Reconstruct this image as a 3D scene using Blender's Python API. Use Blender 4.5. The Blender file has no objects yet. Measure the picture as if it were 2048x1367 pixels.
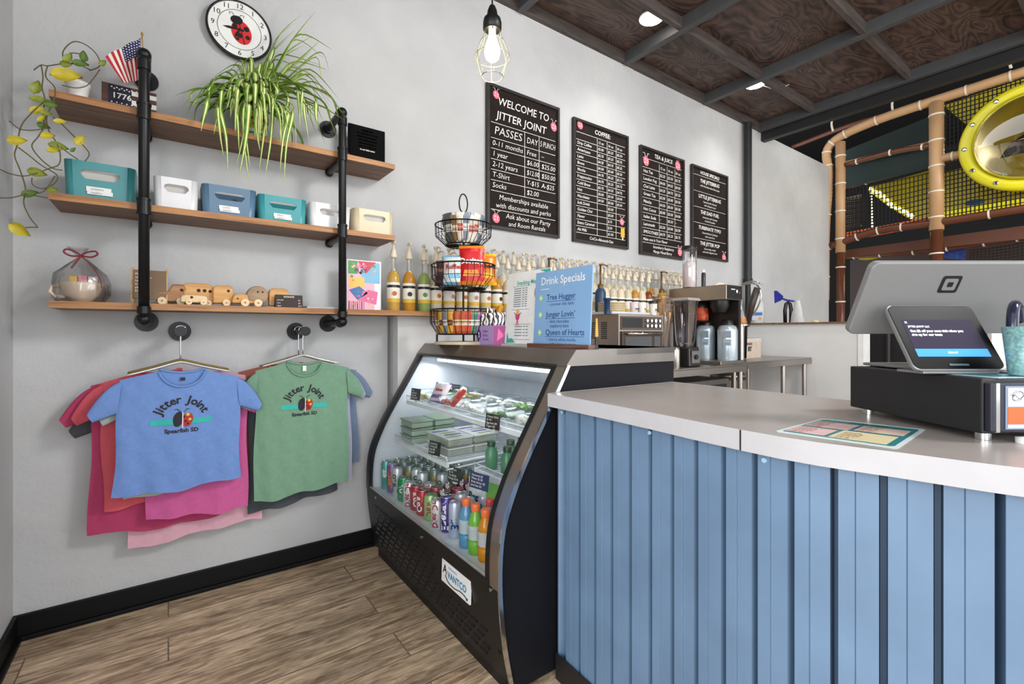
import bpy, math, random
from mathutils import Vector, Matrix
R = math.radians
C = bpy.context.scene.collection
rnd = random.Random(7)

# ---------------------------------------------------------------- camera
CAM_H = 1.30; FPX = 946.0; CXP = 1024.0; CYP = 664.0; YAW = R(54.0)
sc = bpy.context.scene
cd = bpy.data.cameras.new('camera'); cam = bpy.data.objects.new('camera', cd); C.objects.link(cam)
cd.sensor_width = 36; cd.lens = FPX/2048*36; cd.shift_y = -(683.5-CYP)/2048
cd.clip_start = .02; cd.clip_end = 60
cam.location = (0, 0, CAM_H); cam.rotation_euler = (R(90), 0, YAW-R(90))
sc.camera = cam

# ---------------------------------------------------------------- world, lights, exposure
w = bpy.data.worlds.new('world'); sc.world = w; w.use_nodes = True
w.node_tree.nodes['Background'].inputs[0].default_value = (.93, .96, 1, 1)
w.node_tree.nodes['Background'].inputs[1].default_value = 1.55
sc.view_settings.view_transform = 'Standard'; sc.view_settings.look = 'None'
sc.view_settings.exposure = 0.09; sc.view_settings.gamma = 1
sc.view_settings.use_curve_mapping = False
sc.cycles.max_bounces = 8; sc.cycles.transparent_max_bounces = 24
sc.cycles.sample_clamp_indirect = 6
def area(name, loc, target, size, power, col=(1, 1, 1), sy=None):
    l = bpy.data.lights.new(name, 'AREA'); l.energy = power; l.color = col
    l.shape = 'RECTANGLE'; l.size = size; l.size_y = sy or size
    o = bpy.data.objects.new(name, l); C.objects.link(o); o.location = loc
    o.rotation_euler = (Vector(target)-Vector(loc)).to_track_quat('-Z', 'Y').to_euler(); return o
def spot(name, loc, power, ang=120, col=(1, .97, .93), r=.07, tgt=None):
    l = bpy.data.lights.new(name, 'SPOT'); l.energy = power; l.color = col; l.spot_size = R(ang); l.spot_blend = .8; l.shadow_soft_size = r
    o = bpy.data.objects.new(name, l); C.objects.link(o); o.location = loc
    if tgt: o.rotation_euler = (Vector(tgt)-Vector(loc)).to_track_quat('-Z', 'Y').to_euler()
    return o
area('front_ceiling_light', (2.7, -1.3, 3.5), (.9, 2.8, 1.6), .8, 88, (1, .98, .96))
area('window_daylight', (-1.2, -3.2, 1.8), (.3, 2.85, .9), 3.0, 78, (.95, .98, 1), 2.2)
area('side_fill_light', (-3.0, -.5, 1.9), (1.2, 1.5, .7), 2.2, 115, (.97, .985, 1), 2.0)  # added fill from the left for the counter front; no window known there
area('shop_window_daylight', (4.6, -3.8, 1.9), (2.6, 1.5, 1.2), 3.0, 66, (.95, .98, 1), 2.2)
spot('downlight_glow', (3.08, 2.336, 3.745), 34)
spot('downlight_glow', (4.74, 2.37, 3.745), 34)
spot('downlight_glow', (3.0, .7, 3.745), 40)
spot('downlight_glow', (4.6, .7, 3.745), 30)
area('play_area_light', (10.5, .8, 4.3), (9.5, 2, 2), 1.2, 60, (1, .85, .55))
area('play_area_front_light', (6.4, -.6, 3.0), (8.6, 1.2, 3.2), .6, 30, (1, .9, .75))

# ---------------------------------------------------------------- helpers
def at(x, y, X=None, Y=None, Z=None, t=None):
    c, s = math.cos(YAW), math.sin(YAW)
    d = Vector((c+s*(x-CXP)/FPX, s-c*(x-CXP)/FPX, (CYP-y)/FPX))
    if t is None:
        t = X/d.x if X is not None else (Y/d.y if Y is not None else (Z-CAM_H)/d.z)
    return Vector((0, 0, CAM_H))+d*t

def srgb(h):
    if isinstance(h, str):
        h = h.lstrip('#'); h = [int(h[i:i+2], 16)/255 for i in (0, 2, 4)]
    return tuple((v/12.92 if v <= .04045 else ((v+.055)/1.055)**2.4) for v in h)+(1,)
MATS = {}
def mat(name, col, rough=.55, metal=0, var=.06, scale=14, bump=0, emit=0, alpha=1, spec=.5, coat=0, trans=0):
    if name in MATS: return MATS[name]
    m = bpy.data.materials.new(name); m.use_nodes = True; nt = m.node_tree; b = nt.nodes['Principled BSDF']
    c = srgb(col)
    b.inputs['Roughness'].default_value = rough; b.inputs['Metallic'].default_value = metal
    b.inputs['Specular IOR Level'].default_value = spec; b.inputs['Coat Weight'].default_value = coat
    tc = nt.nodes.new('ShaderNodeTexCoord'); nz = nt.nodes.new('ShaderNodeTexNoise')
    nz.inputs['Scale'].default_value = scale; nz.inputs['Detail'].default_value = 4
    nt.links.new(tc.outputs['Object'], nz.inputs['Vector'])
    rp = nt.nodes.new('ShaderNodeValToRGB')
    rp.color_ramp.elements[0].position = .3; rp.color_ramp.elements[1].position = .7
    rp.color_ramp.elements[0].color = tuple(v*(1-var) for v in c[:3])+(1,)
    rp.color_ramp.elements[1].color = tuple(min(1, v*(1+var)) for v in c[:3])+(1,)
    nt.links.new(nz.outputs['Fac'], rp.inputs['Fac']); nt.links.new(rp.outputs['Color'], b.inputs['Base Color'])
    if bump:
        bp = nt.nodes.new('ShaderNodeBump'); bp.inputs['Strength'].default_value = bump; bp.inputs['Distance'].default_value = .01
        nt.links.new(nz.outputs['Fac'], bp.inputs['Height']); nt.links.new(bp.outputs['Normal'], b.inputs['Normal'])
    if emit:
        b.inputs['Emission Color'].default_value = c; b.inputs['Emission Strength'].default_value = emit
    if trans: b.inputs['Transmission Weight'].default_value = trans
    if alpha < 1: b.inputs['Alpha'].default_value = alpha
    MATS[name] = m; return m
def glass(name, tint=(1, 1, 1), gl=.12, rough=.03):
    if name in MATS: return MATS[name]
    m = bpy.data.materials.new(name); m.use_nodes = True; nt = m.node_tree; nt.nodes.clear()
    o = nt.nodes.new('ShaderNodeOutputMaterial'); t = nt.nodes.new('ShaderNodeBsdfTransparent'); g = nt.nodes.new('ShaderNodeBsdfGlossy')
    mx = nt.nodes.new('ShaderNodeMixShader'); lw = nt.nodes.new('ShaderNodeLayerWeight'); mt = nt.nodes.new('ShaderNodeMath')
    t.inputs[0].default_value = tuple(tint)+(1,); g.inputs['Roughness'].default_value = rough
    lw.inputs[0].default_value = .25; mt.operation = 'MULTIPLY_ADD'; mt.inputs[1].default_value = .5; mt.inputs[2].default_value = gl*.3
    nt.links.new(lw.outputs['Facing'], mt.inputs[0])
    mt.inputs[1].default_value = gl*2.2
    nt.links.new(mt.outputs[0], mx.inputs[0]); nt.links.new(t.outputs[0], mx.inputs[1]); nt.links.new(g.outputs[0], mx.inputs[2])
    nt.links.new(mx.outputs[0], o.inputs[0]); MATS[name] = m; return m

def wood(name, c0, c1, scale=(2, 30, 30), rough=.5, planks=None, bump=.15, dist=6, c2=None, obj='Object', knots=False):
    """grain runs along local X"""
    if name in MATS: return MATS[name]
    m = bpy.data.materials.new(name); m.use_nodes = True; nt = m.node_tree; b = nt.nodes['Principled BSDF']; L = nt.links
    tc = nt.nodes.new('ShaderNodeTexCoord'); src = tc.outputs[obj]; fac2 = None
    b.inputs['Roughness'].default_value = rough
    mp = nt.nodes.new('ShaderNodeMapping'); mp.inputs['Scale'].default_value = scale
    if planks:
        br = nt.nodes.new('ShaderNodeTexBrick'); br.inputs['Scale'].default_value = 1
        br.inputs['Brick Width'].default_value = planks[0]; br.inputs['Row Height'].default_value = planks[1]
        br.inputs['Mortar Size'].default_value = planks[2]; br.offset = .37; br.inputs['Bias'].default_value = 0
        br.inputs['Color1'].default_value = (0, 0, 0, 1); br.inputs['Color2'].default_value = (1, 1, 1, 1); br.inputs['Mortar'].default_value = (.5, .5, .5, 1)
        L.new(src, br.inputs['Vector'])
        ad = nt.nodes.new('ShaderNodeVectorMath'); ad.operation = 'MULTIPLY_ADD'
        ad.inputs[1].default_value = (7.3, 3.1, 5.7)
        L.new(br.outputs['Color'], ad.inputs[0]); L.new(src, ad.inputs[2]); L.new(ad.outputs[0], mp.inputs['Vector'])
    else: L.new(src, mp.inputs['Vector'])
    nz = nt.nodes.new('ShaderNodeTexNoise'); nz.inputs['Scale'].default_value = 1; nz.inputs['Detail'].default_value = 8; nz.inputs['Roughness'].default_value = .62
    nz.inputs['Distortion'].default_value = dist*.12
    L.new(mp.outputs[0], nz.inputs['Vector'])
    fac = nz.outputs['Fac']
    if knots:
        wv = nt.nodes.new('ShaderNodeTexNoise'); wv.inputs['Scale'].default_value = 1.1; wv.inputs['Detail'].default_value = 1.5; wv.inputs['Distortion'].default_value = .8
        m3 = nt.nodes.new('ShaderNodeMapping'); m3.inputs['Scale'].default_value = (1.1, 2.6, 1); L.new(src, m3.inputs['Vector']); L.new(m3.outputs[0], wv.inputs['Vector'])
        mu = nt.nodes.new('ShaderNodeMath'); mu.operation = 'MULTIPLY'; mu.inputs[1].default_value = 34; L.new(wv.outputs['Fac'], mu.inputs[0])
        fr = nt.nodes.new('ShaderNodeMath'); fr.operation = 'PINGPONG'; fr.inputs[1].default_value = 1; L.new(mu.outputs[0], fr.inputs[0])
        mx0 = nt.nodes.new('ShaderNodeMix'); mx0.data_type = 'FLOAT'; mx0.inputs[0].default_value = .22
        L.new(fac, mx0.inputs[2]); L.new(fr.outputs[0], mx0.inputs[3]); fac = mx0.outputs[0]
    rp = nt.nodes.new('ShaderNodeValToRGB'); e = rp.color_ramp.elements
    e[0].position = .34; e[0].color = srgb(c0); e[1].position = .66; e[1].color = srgb(c1)
    L.new(fac, rp.inputs['Fac']); col = rp.outputs['Color']
    if planks:
        big = nt.nodes.new('ShaderNodeTexNoise'); big.inputs['Scale'].default_value = 1; big.inputs['Detail'].default_value = 7; big.inputs['Roughness'].default_value = .7
        m2 = nt.nodes.new('ShaderNodeMapping'); m2.inputs['Scale'].default_value = (2.2, 7, 1); L.new(ad.outputs[0], m2.inputs['Vector']); L.new(m2.outputs[0], big.inputs['Vector'])
        r2 = nt.nodes.new('ShaderNodeValToRGB'); r2.color_ramp.elements[0].position = .35; r2.color_ramp.elements[1].position = .62
        L.new(big.outputs['Fac'], r2.inputs['Fac'])
        mx = nt.nodes.new('ShaderNodeMix'); mx.data_type = 'RGBA'; mx.blend_type = 'MULTIPLY'; mx.inputs[0].default_value = .8
        r3 = nt.nodes.new('ShaderNodeValToRGB'); r3.color_ramp.elements[0].color = srgb(c2 or '#8a8078'); r3.color_ramp.elements[1].color = (1, 1, 1, 1)
        L.new(r2.outputs['Color'], r3.inputs['Fac'])
        L.new(col, mx.inputs[6]); L.new(r3.outputs['Color'], mx.inputs[7])
        mx2 = nt.nodes.new('ShaderNodeMix'); mx2.data_type = 'RGBA'; mx2.inputs[7].default_value = srgb('#4a3d33')
        f3 = nt.nodes.new('ShaderNodeMath'); f3.operation = 'MULTIPLY'; f3.inputs[1].default_value = .7; L.new(br.outputs['Fac'], f3.inputs[0])
        L.new(f3.outputs[0], mx2.inputs[0]); L.new(mx.outputs[2], mx2.inputs[6]); col = mx2.outputs[2]
    L.new(col, b.inputs['Base Color'])
    bp = nt.nodes.new('ShaderNodeBump'); bp.inputs['Strength'].default_value = bump; bp.inputs['Distance'].default_value = .004
    L.new(nz.outputs['Fac'], bp.inputs['Height']); L.new(bp.outputs['Normal'], b.inputs['Normal'])
    MATS[name] = m; return m

# ---- geometry buffer
TXT = {}
def text_geo(s, size, align='LEFT', bold=0.0, res=2):
    k = (s, align, bold)
    if k not in TXT:
        cu = bpy.data.curves.new('t', 'FONT'); cu.body = s; cu.size = 1; cu.align_x = align; cu.align_y = 'CENTER'
        cu.resolution_u = res; cu.offset = bold; cu.fill_mode = 'FRONT'
        o = bpy.data.objects.new('t', cu); me = bpy.data.meshes.new_from_object(o)
        TXT[k] = ([v.co.copy() for v in me.vertices], [tuple(p.vertices) for p in me.polygons])
        bpy.data.objects.remove(o); bpy.data.curves.remove(cu); bpy.data.meshes.remove(me)
    v, f = TXT[k]
    return [p*size for p in v], f
def text_w(s):
    v, f = text_geo(s, 1)
    return (max(p.x for p in v)-min(p.x for p in v)) if v else 0
FRONT = Matrix.Rotation(R(90), 4, 'X')      # text lying in XY -> standing, facing -Y

class MB:
    def __init__(s, M=None): s.v = []; s.f = []; s.m = []; s.sm = []; s.M = M or Matrix.Identity(4); s.mi = 0
    def add(s, vs, fs, m=None, smooth=False, M=None):
        T = s.M @ M if M is not None else s.M
        o = len(s.v); s.v += [T @ Vector(p) for p in vs]
        for f in fs: s.f.append(tuple(i+o for i in f)); s.m.append(s.mi if m is None else m); s.sm.append(smooth)
        return s
    def box(s, c, d, m=None, M=None, taper=1.0):
        x, y, z = [q/2 for q in d]; cx, cy, cz = c
        vs = [(cx+a*x*(taper if k > 0 else 1), cy+b*y*(taper if k > 0 else 1), cz+k*z) for k in (-1, 1) for a, b in ((-1, -1), (1, -1), (1, 1), (-1, 1))]
        return s.add(vs, [(3, 2, 1, 0), (4, 5, 6, 7), (0, 1, 5, 4), (1, 2, 6, 5), (2, 3, 7, 6), (3, 0, 4, 7)], m, False, M)
    def b2(s, x0, x1, y0, y1, z0, z1, m=None, M=None): return s.box(((x0+x1)/2, (y0+y1)/2, (z0+z1)/2), (abs(x1-x0), abs(y1-y0), abs(z1-z0)), m, M)
    def lathe(s, prof, c=(0, 0, 0), seg=20, m=None, M=None, smooth=True, cap=True, sx=1, sy=1):
        vs = []; fs = []
        for r, z in prof:
            for i in range(seg):
                a = 2*math.pi*i/seg; vs.append((c[0]+r*math.cos(a)*sx, c[1]+r*math.sin(a)*sy, c[2]+z))
        n = len(prof)
        for j in range(n-1):
            for i in range(seg):
                k = (i+1) % seg; fs.append((j*seg+i, j*seg+k, (j+1)*seg+k, (j+1)*seg+i))
        s.add(vs, fs, m, smooth, M)
        if cap:
            if prof[0][0] > 1e-5: s.add(vs[:seg], [tuple(range(seg-1, -1, -1))], m, False, M)
            if prof[-1][0] > 1e-5: s.add(vs[-seg:], [tuple(range(seg))], m, False, M)
        return s
    def cyl(s, p0, p1, r0, r1=None, seg=12, m=None, cap=True, smooth=True):
        p0 = Vector(p0); p1 = Vector(p1); r1 = r0 if r1 is None else r1; d = p1-p0
        q = d.to_track_quat('Z', 'Y').to_matrix().to_4x4(); q.translation = p0
        return s.lathe([(r0, 0), (r1, d.length)], (0, 0, 0), seg, m, q, smooth, cap)
    def tube(s, pts, r, seg=8, m=None, closed=False, cap=True, smooth=True):
        pts = [Vector(p) for p in pts]; n = len(pts)
        if n < 2: return s
        rr = r if isinstance(r, (list, tuple)) else [r]*n
        vs = []; up = None
        for i in range(n):
            if closed: d = pts[(i+1) % n]-pts[i-1]
            else: d = pts[min(i+1, n-1)]-pts[max(i-1, 0)]
            if d.length < 1e-9: d = Vector((0, 0, 1))
            d.normalize()
            if up is None:
                up = Vector((0, 0, 1)) if abs(d.z) < .9 else Vector((1, 0, 0))
            a = up-d*up.dot(d)
            if a.length < 1e-6: a = d.orthogonal()
            a.normalize(); b = d.cross(a); up = a
            for k in range(seg):
                t = 2*math.pi*k/seg; vs.append(pts[i]+(a*math.cos(t)+b*math.sin(t))*rr[i])
        fs = []
        for i in range(n if closed else n-1):
            j = (i+1) % n
            for k in range(seg):
                l = (k+1) % seg; fs.append((i*seg+k, i*seg+l, j*seg+l, j*seg+k))
        if cap and not closed: fs.append(tuple(range(seg-1, -1, -1))); fs.append(tuple((n-1)*seg+k for k in range(seg)))
        return s.add(vs, fs, m, smooth)
    def sphere(s, c, r, sc=(1, 1, 1), seg=16, rings=10, m=None, M=None):
        prof = [(max(1e-6, r*math.sin(math.pi*j/rings)), -r*math.cos(math.pi*j/rings)) for j in range(rings+1)]
        T = Matrix.Translation(Vector(c)) @ Matrix.Diagonal((sc[0], sc[1], sc[2], 1))
        if M is not None: T = M @ T
        return s.lathe(prof, (0, 0, 0), seg, m, T, True, False)
    def prism(s, poly, z0, z1, m=None, M=None, smooth=False):
        n = len(poly); vs = [(x, y, z0) for x, y in poly]+[(x, y, z1) for x, y in poly]
        fs = [tuple(range(n-1, -1, -1)), tuple(range(n, 2*n))]+[(i, (i+1) % n, n+(i+1) % n, n+i) for i in range(n)]
        return s.add(vs, fs, m, smooth, M)
    def grid(s, P, m=None, smooth=True, closed=False):
        """P rows of points"""
        nr = len(P); nc = len(P[0]); vs = [p for r in P for p in r]; fs = []
        for i in range(nr-1):
            for j in range(nc if closed else nc-1):
                k = (j+1) % nc; fs.append((i*nc+j, i*nc+k, (i+1)*nc+k, (i+1)*nc+j))
        return s.add(vs, fs, m, smooth)
    def text(s, t, x, z, size, y=0, m=None, align='LEFT', M=None, bold=0.0, fit=None, sq=1.0):
        """standing text facing -Y, centred vertically on z"""
        if fit:
            ww = text_w(t)*size
            if ww > fit: sq = fit/ww
        v, f = text_geo(t, size, align, bold)
        T = Matrix.Translation((x, y, z)) @ FRONT @ Matrix.Diagonal((sq, 1, 1, 1))
        if M is not None: T = M @ T
        return s.add(v, f, m, False, T)
    def rect(s, x0, x1, z0, z1, y=0, m=None, M=None):
        return s.add([(x0, y, z0), (x1, y, z0), (x1, y, z1), (x0, y, z1)], [(0, 1, 2, 3)], m, False, M)
    def disc(s, x, z, r, y=0, m=None, seg=20, rz=None, M=None, a=0):
        rz = rz or r
        vs = []
        for i in range(seg):
            t = 2*math.pi*i/seg; px, pz = r*math.cos(t), rz*math.sin(t)
            vs.append((x+px*math.cos(a)-pz*math.sin(a), y, z+px*math.sin(a)+pz*math.cos(a)))
        return s.add(vs, [tuple(range(seg))], m, False, M)
    def build(s, name, mats, parent=None, bevel=0, label=None, sub=0, seg=2):
        me = bpy.data.meshes.new(name); me.from_pydata(s.v, [], s.f)
        if not isinstance(mats, (list, tuple)): mats = [mats]
        for x in mats: me.materials.append(x)
        me.polygons.foreach_set('material_index', [min(i, len(mats)-1) for i in s.m])
        me.polygons.foreach_set('use_smooth', s.sm); me.validate(); me.update()
        o = bpy.data.objects.new(name, me); C.objects.link(o)
        if parent is not None: o.parent = parent
        if bevel:
            b = o.modifiers.new('bevel', 'BEVEL'); b.width = bevel; b.segments = seg; b.limit_method = 'ANGLE'; b.angle_limit = R(40)
        if sub:
            b = o.modifiers.new('sub', 'SUBSURF'); b.levels = sub; b.render_levels = sub
        if label: o['label'] = label
        return o
def struct(name, mb, m, bevel=0, kind='structure'):
    o = mb.build(name, m, None, bevel); o['kind'] = kind; return o
def thing(name, label, cat, loc=(0, 0, 0), rz=0, group=None):
    o = bpy.data.objects.new(name, None); C.objects.link(o); o.location = loc; o.rotation_euler = (0, 0, rz); o.empty_display_size = .1
    return tag(o, label, cat, group)
def tag(o, label, cat, group=None, kind=None):
    o['label'] = label; o['category'] = cat
    if group: o['group'] = group
    if kind: o['kind'] = kind
    return o
def kids(o): return [c for c in C.objects if c.parent == o]
def dup(root, loc=None, rz=None, label=None, group=None, parent=None):
    c = root.copy(); C.objects.link(c)
    if parent is not None: c.parent = parent
    if loc is not None: c.location = loc
    if rz is not None: c.rotation_euler = (0, 0, rz)
    if label: c['label'] = label
    if group: c['group'] = group
    for ch in list(root.children): dup(ch, parent=c)
    return c
def M3(loc, rz=0): return Matrix.Translation(loc) @ Matrix.Rotation(rz, 4, 'Z')

BLACKM = mat('black_metal', '#1b1b1c', .42, .3, .1)
STEEL = mat('brushed_stainless', '#b4aca4', .28, .95, .1, 4)
CHROME = mat('chrome', '#d8d8d8', .12, 1, .02)
WHITE = mat('white_plastic', '#e9e9e7', .4)
BLACK = mat('black_plastic', '#141416', .4)
CHALKB = mat('chalkboard', '#241d1b', .85, 0, .25, 9, spec=.2)
CHALKW = mat('chalk_white', '#f0ece6', .9)
# ================================================================ the room
WY = 2.85; WX = -.53
def wallmat(name, c, var=.13):
    m = mat(name, c, .62, 0, var, 1.3)
    nt = m.node_tree; b = nt.nodes['Principled BSDF']; L = nt.links
    tc = nt.nodes.new('ShaderNodeTexCoord'); n2 = nt.nodes.new('ShaderNodeTexNoise'); n2.inputs['Scale'].default_value = 9; n2.inputs['Detail'].default_value = 9; n2.inputs['Roughness'].default_value = .65
    L.new(tc.outputs['Object'], n2.inputs['Vector'])
    bp = nt.nodes.new('ShaderNodeBump'); bp.inputs['Strength'].default_value = .8; bp.inputs['Distance'].default_value = .012
    L.new(n2.outputs['Fac'], bp.inputs['Height']); L.new(bp.outputs['Normal'], b.inputs['Normal'])
    r = nt.nodes.new('ShaderNodeMapRange'); r.inputs[3].default_value = .4; r.inputs[4].default_value = .75
    L.new(n2.outputs['Fac'], r.inputs[0]); L.new(r.outputs[0], b.inputs['Roughness'])
    return m
WALLM = wallmat('painted_plaster', '#bfc0c1')
FLOORM = wood('plank_floor', '#98795c', '#fbe0bd', (7, 55, 1), .5, (1.25, .178, .0028), .35, 7, '#9c9692')
struct('floor', MB().b2(-5, 9.5, -5, 3.2, -.05, 0), FLOORM)
struct('wall_back', MB().b2(WX-.15, 7.75, WY, WY+.15, 0, 3.70).b2(WX-.15, 1.0, WY, WY+.15, 3.70, 4.3), WALLM)
struct('wall_front_left', MB().b2(-5, WX-.15, .9, 1.05, 0, 4.3), WALLM)
struct('wall_left', MB().b2(WX-.15, WX, .9, WY, 0, 4.3), WALLM)
BB = mat('baseboard_black', '#0e0e0f', .5, spec=.2)
struct('baseboard_back', MB().b2(WX, 1.05, WY-.016, WY, 0, .105).b2(WX, 1.05, WY-.032, WY-.016, 0, .02), BB, .003)
struct('baseboard_left', MB().b2(WX, WX+.016, .9, WY-.016, 0, .105).b2(WX+.016, WX+.032, .9, WY-.032, 0, .02), BB, .003)
# plywood soffit with beam grid
PLY = wood('stained_plywood', '#2f2421', '#66524a', (3, 9, 9), .5, None, .1, 10, knots=True)
CX0, CX1, CY0 = -.53, 5.78, -2.2
struct('ceiling', MB().b2(CX0, CX1, CY0, WY, 3.79, 3.82), PLY)
BEAM = wood('beam_wood', '#3a3432', '#5a514d', (3, 20, 20), .55, None, .1)
BEAMG = mat('grey_painted_beam', '#4a4b4d', .5)
k = 1
for x in (.0, 1.07, 2.13, 3.31, 4.56, 5.72):
    struct('trim_%d' % k, MB().b2(x-.03, x+.03, CY0, WY-.02, 3.69, 3.79), [BEAMG], .002); k += 1
for y in (2.83, 2.25, 1.42, .60, -.22, -1.04):
    mb = MB()
    mb.b2(CX0, CX1+(.0), y-.02, y+.02, 3.70, 3.79); struct('trim_%d' % k, mb, BEAM, .002); k += 1
o = MB()
for i in range(9):
    o.lathe([(.008, 0), (.008, .008)], (0, 0, 0), 8, None, Matrix.Translation((5.66, 2.6-i*.55, 3.745)) @ Matrix.Rotation(R(-90), 4, 'Y'))
struct('trim_%d' % k, o, CHROME); k += 1
struct('trim_%d' % k, MB().b2(5.78, 5.86, CY0, WY+.1, 3.6, 3.86), mat('dark_edge_steel', '#232426', .5)); k += 1
struct('ceiling_far', MB().b2(5.8, 14, -5, 9, 5.3, 5.35), mat('black_deck', '#121213', .8))
struct('wall_far', MB().b2(13.5, 13.6, -5, 9, 0, 5.3).b2(7.75, 13.6, 8.6, 8.7, 0, 5.3), mat('dark_far_wall', '#1a1b1d', .8))
struct('floor_far', MB().b2(9.5, 14, -5, 9, -.05, 0), mat('dark_carpet', '#26262a', .9))
# half wall at the end of the service area
HX = 5.42
HW = mat('white_half_wall', '#d9d9d8', .5, 0, .04, 3)
struct('wall_right', MB().b2(HX, HX+.14, 1.74, WY, 0, 1.385), HW)
LEDGE = wood('ledge_wood', '#5a4230', '#8f6d4e', (3, 30, 30), .5)
struct('trim_%d' % k, MB().b2(HX-.03, HX+.17, 1.72, WY, 1.385, 1.405), LEDGE, .003); k += 1
struct('trim_%d' % k, MB().b2(HX-.012, HX+.15, 1.69, 1.74, 0, 1.385), WHITE, .002); k += 1
# low furred wall that carries the syrup ledge
struct('wall_ledge', MB().b2(1.122, 4.25, 2.72, WY, 0, 1.397), HW)
struct('trim_%d' % k, MB().b2(1.108, 1.122, 2.80, WY, 0, 1.397), mat('grey_joint', '#8b8c8d', .6)); k += 1

# black pipe column on the back wall
t = thing('support_pipe', 'tall black steel pipe running down the grey wall right of the menu boards', 'pipe', (5.36, 2.79, 1.41))
MB().cyl((0, 0, .45), (0, 0, 2.28), .042, seg=16).build('pipe_shaft', mat('dark_pipe', '#2c2d30', .45, .4), t)
MB().cyl((0, 0, 0), (0, 0, .45), .03, seg=14).cyl((0, 0, .44), (0, 0, .5), .05, seg=16).build('collar', BLACKM, t)

# downlights
DL = mat('lamp_face', '#fff6ea', .4, emit=14)
for i, (x, y) in enumerate(((3.09, 2.375), (4.75, 2.40))):
    t = thing('downlight', ('round lit ceiling downlight nearest the hanging bulb', 'round lit downlight in the dark ceiling above the smallest menu board')[i], 'ceiling light', (x, y, 3.79), 0, 'ceiling downlights')
    MB().lathe([(.098, -.012), (.098, 0)], seg=24).build('trim_ring', WHITE, t)
    MB().lathe([(.084, -.02), (.088, -.012)], seg=24).build('lamp_lens', DL, t)
# exposed white wire at the second downlight
tag(MB().tube([(4.80, 2.36, 3.77), (4.88, 2.31, 3.74), (4.98, 2.26, 3.75), (5.05, 2.21, 3.79)], .004, 6).build('cable', WHITE), 'thin white cable trailing from the far ceiling downlight', 'cable')

# pendant
px_, py_ = 1.13, 1.70
t = thing('pendant_lamp', 'hanging caged light bulb on a black cord', 'pendant lamp', (px_, py_, 2.40))
MB().tube([(0, 0, .30), (0, 0, 1.29)], .004, 6).build('cord', BLACK, t)
MB().lathe([(.012, .305), (.02, .285), (.024, .262), (.036, .25), (.04, .235), (.04, .205), (.034, .20)], seg=20).build('socket', BLACKM, t)
cg = MB()
prof = [(.036, .205), (.04, .17), (.06, .13), (.076, .085), (.06, .03), (.046, .0)]
for i in range(6):
    a = i*math.pi/3
    cg.tube([(r*math.cos(a), r*math.sin(a), z) for r, z in prof], .0016, 5)
for r, z in ((.076, .085), (.046, 0), (.05, .15)):
    cg.tube([(r*math.cos(q*math.pi/12), r*math.sin(q*math.pi/12), z) for q in range(24)], .0016, 5, closed=True)
cg.build('wire_cage', mat('brass_wire', '#8f8a6a', .35, .8), t)
MB().lathe([(.014, .205), (.016, .17), (.03, .13), (.034, .105), (.028, .08), (.012, .066), (.001, .064)], seg=18).build('bulb', mat('bulb_glow', '#fff0d0', .3, emit=22), t)
l = bpy.data.lights.new('bulb_light', 'POINT'); l.energy = 6; l.shadow_soft_size = .03; l.color = (1, .9, .72)
lo = bpy.data.objects.new('bulb_light', l); C.objects.link(lo); lo.location = (px_, py_, 2.43)

# ================================================================ wall clock
p = at(479, 62, Y=2.825)
t = thing('wall_clock', 'round white wall clock with a red ladybug on its face', 'clock', (p.x, 2.83, p.z))
MB().lathe([(.146, 0), (.15, .004), (.15, .018), (.14, .02), (.1405, .0)], seg=48, M=FRONT, cap=False).build('rim', BLACK, t)
f = MB(); f.lathe([(.1405, .004), (.1405, .016)], seg=48, M=FRONT, m=0)
for r0, r1 in ((.098, .1005),):
    vs = []; n = 60
    for i in range(n):
        a = 2*math.pi*i/n; vs += [(r0*math.cos(a), -.0165, r0*math.sin(a)), (r1*math.cos(a), -.0165, r1*math.sin(a))]
    f.add(vs, [(2*i, 2*i+1, (2*i+3) % (2*n), (2*i+2) % (2*n)) for i in range(n)], 1)
for i in range(1, 13):
    a = R(90-30*i); f.text(str(i), .119*math.cos(a), .119*math.sin(a), .036, -.017, 1, 'CENTER')
f.build('clock_face', [WHITE, BLACK], t)
b = MB()
b.disc(.008, -.012, .046, -.018, 0, 28, .06, a=.2)
b.disc(-.014, .045, .028, -.0185, 1, 24, .022, a=.2)
for x, z, r in ((-.022, .012, .012), (.03, .012, .013), (.0, -.03, .013), (.036, -.03, .011), (.012, .0, .007), (-.01, -.05, .008)): b.disc(x, z, r, -.019, 1, 16)
b.add([(-.004, -.0192, .03), (.0, -.0192, .03), (.024, -.0192, -.07), (.02, -.0192, -.07)], [(0, 1, 2, 3)], 1)
for sx in (-1, 1): b.tube([(-.014+sx*.008, -.018, .06), (-.014+sx*.02, -.018, .078), (-.014+sx*.034, -.018, .076), (-.014+sx*.03, -.018, .066)], .0012, 5, m=1)
b.build('ladybug_drawing', [mat('ladybug_red', '#cf1f22', .5), BLACK], t)
h = MB()
h.prism([(-.003, 0), (.003, 0), (.006, .05), (0, .075), (-.006, .05)], .02, .022, M=FRONT @ Matrix.Rotation(R(95), 4, 'Z'))
h.prism([(-.003, 0), (.003, 0), (.007, .035), (0, .055), (-.007, .035)], .02, .022, M=FRONT @ Matrix.Rotation(R(155), 4, 'Z'))
h.lathe([(.006, .018), (.006, .024)], seg=12, M=FRONT)
h.build('hand', BLACK, t)

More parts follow.
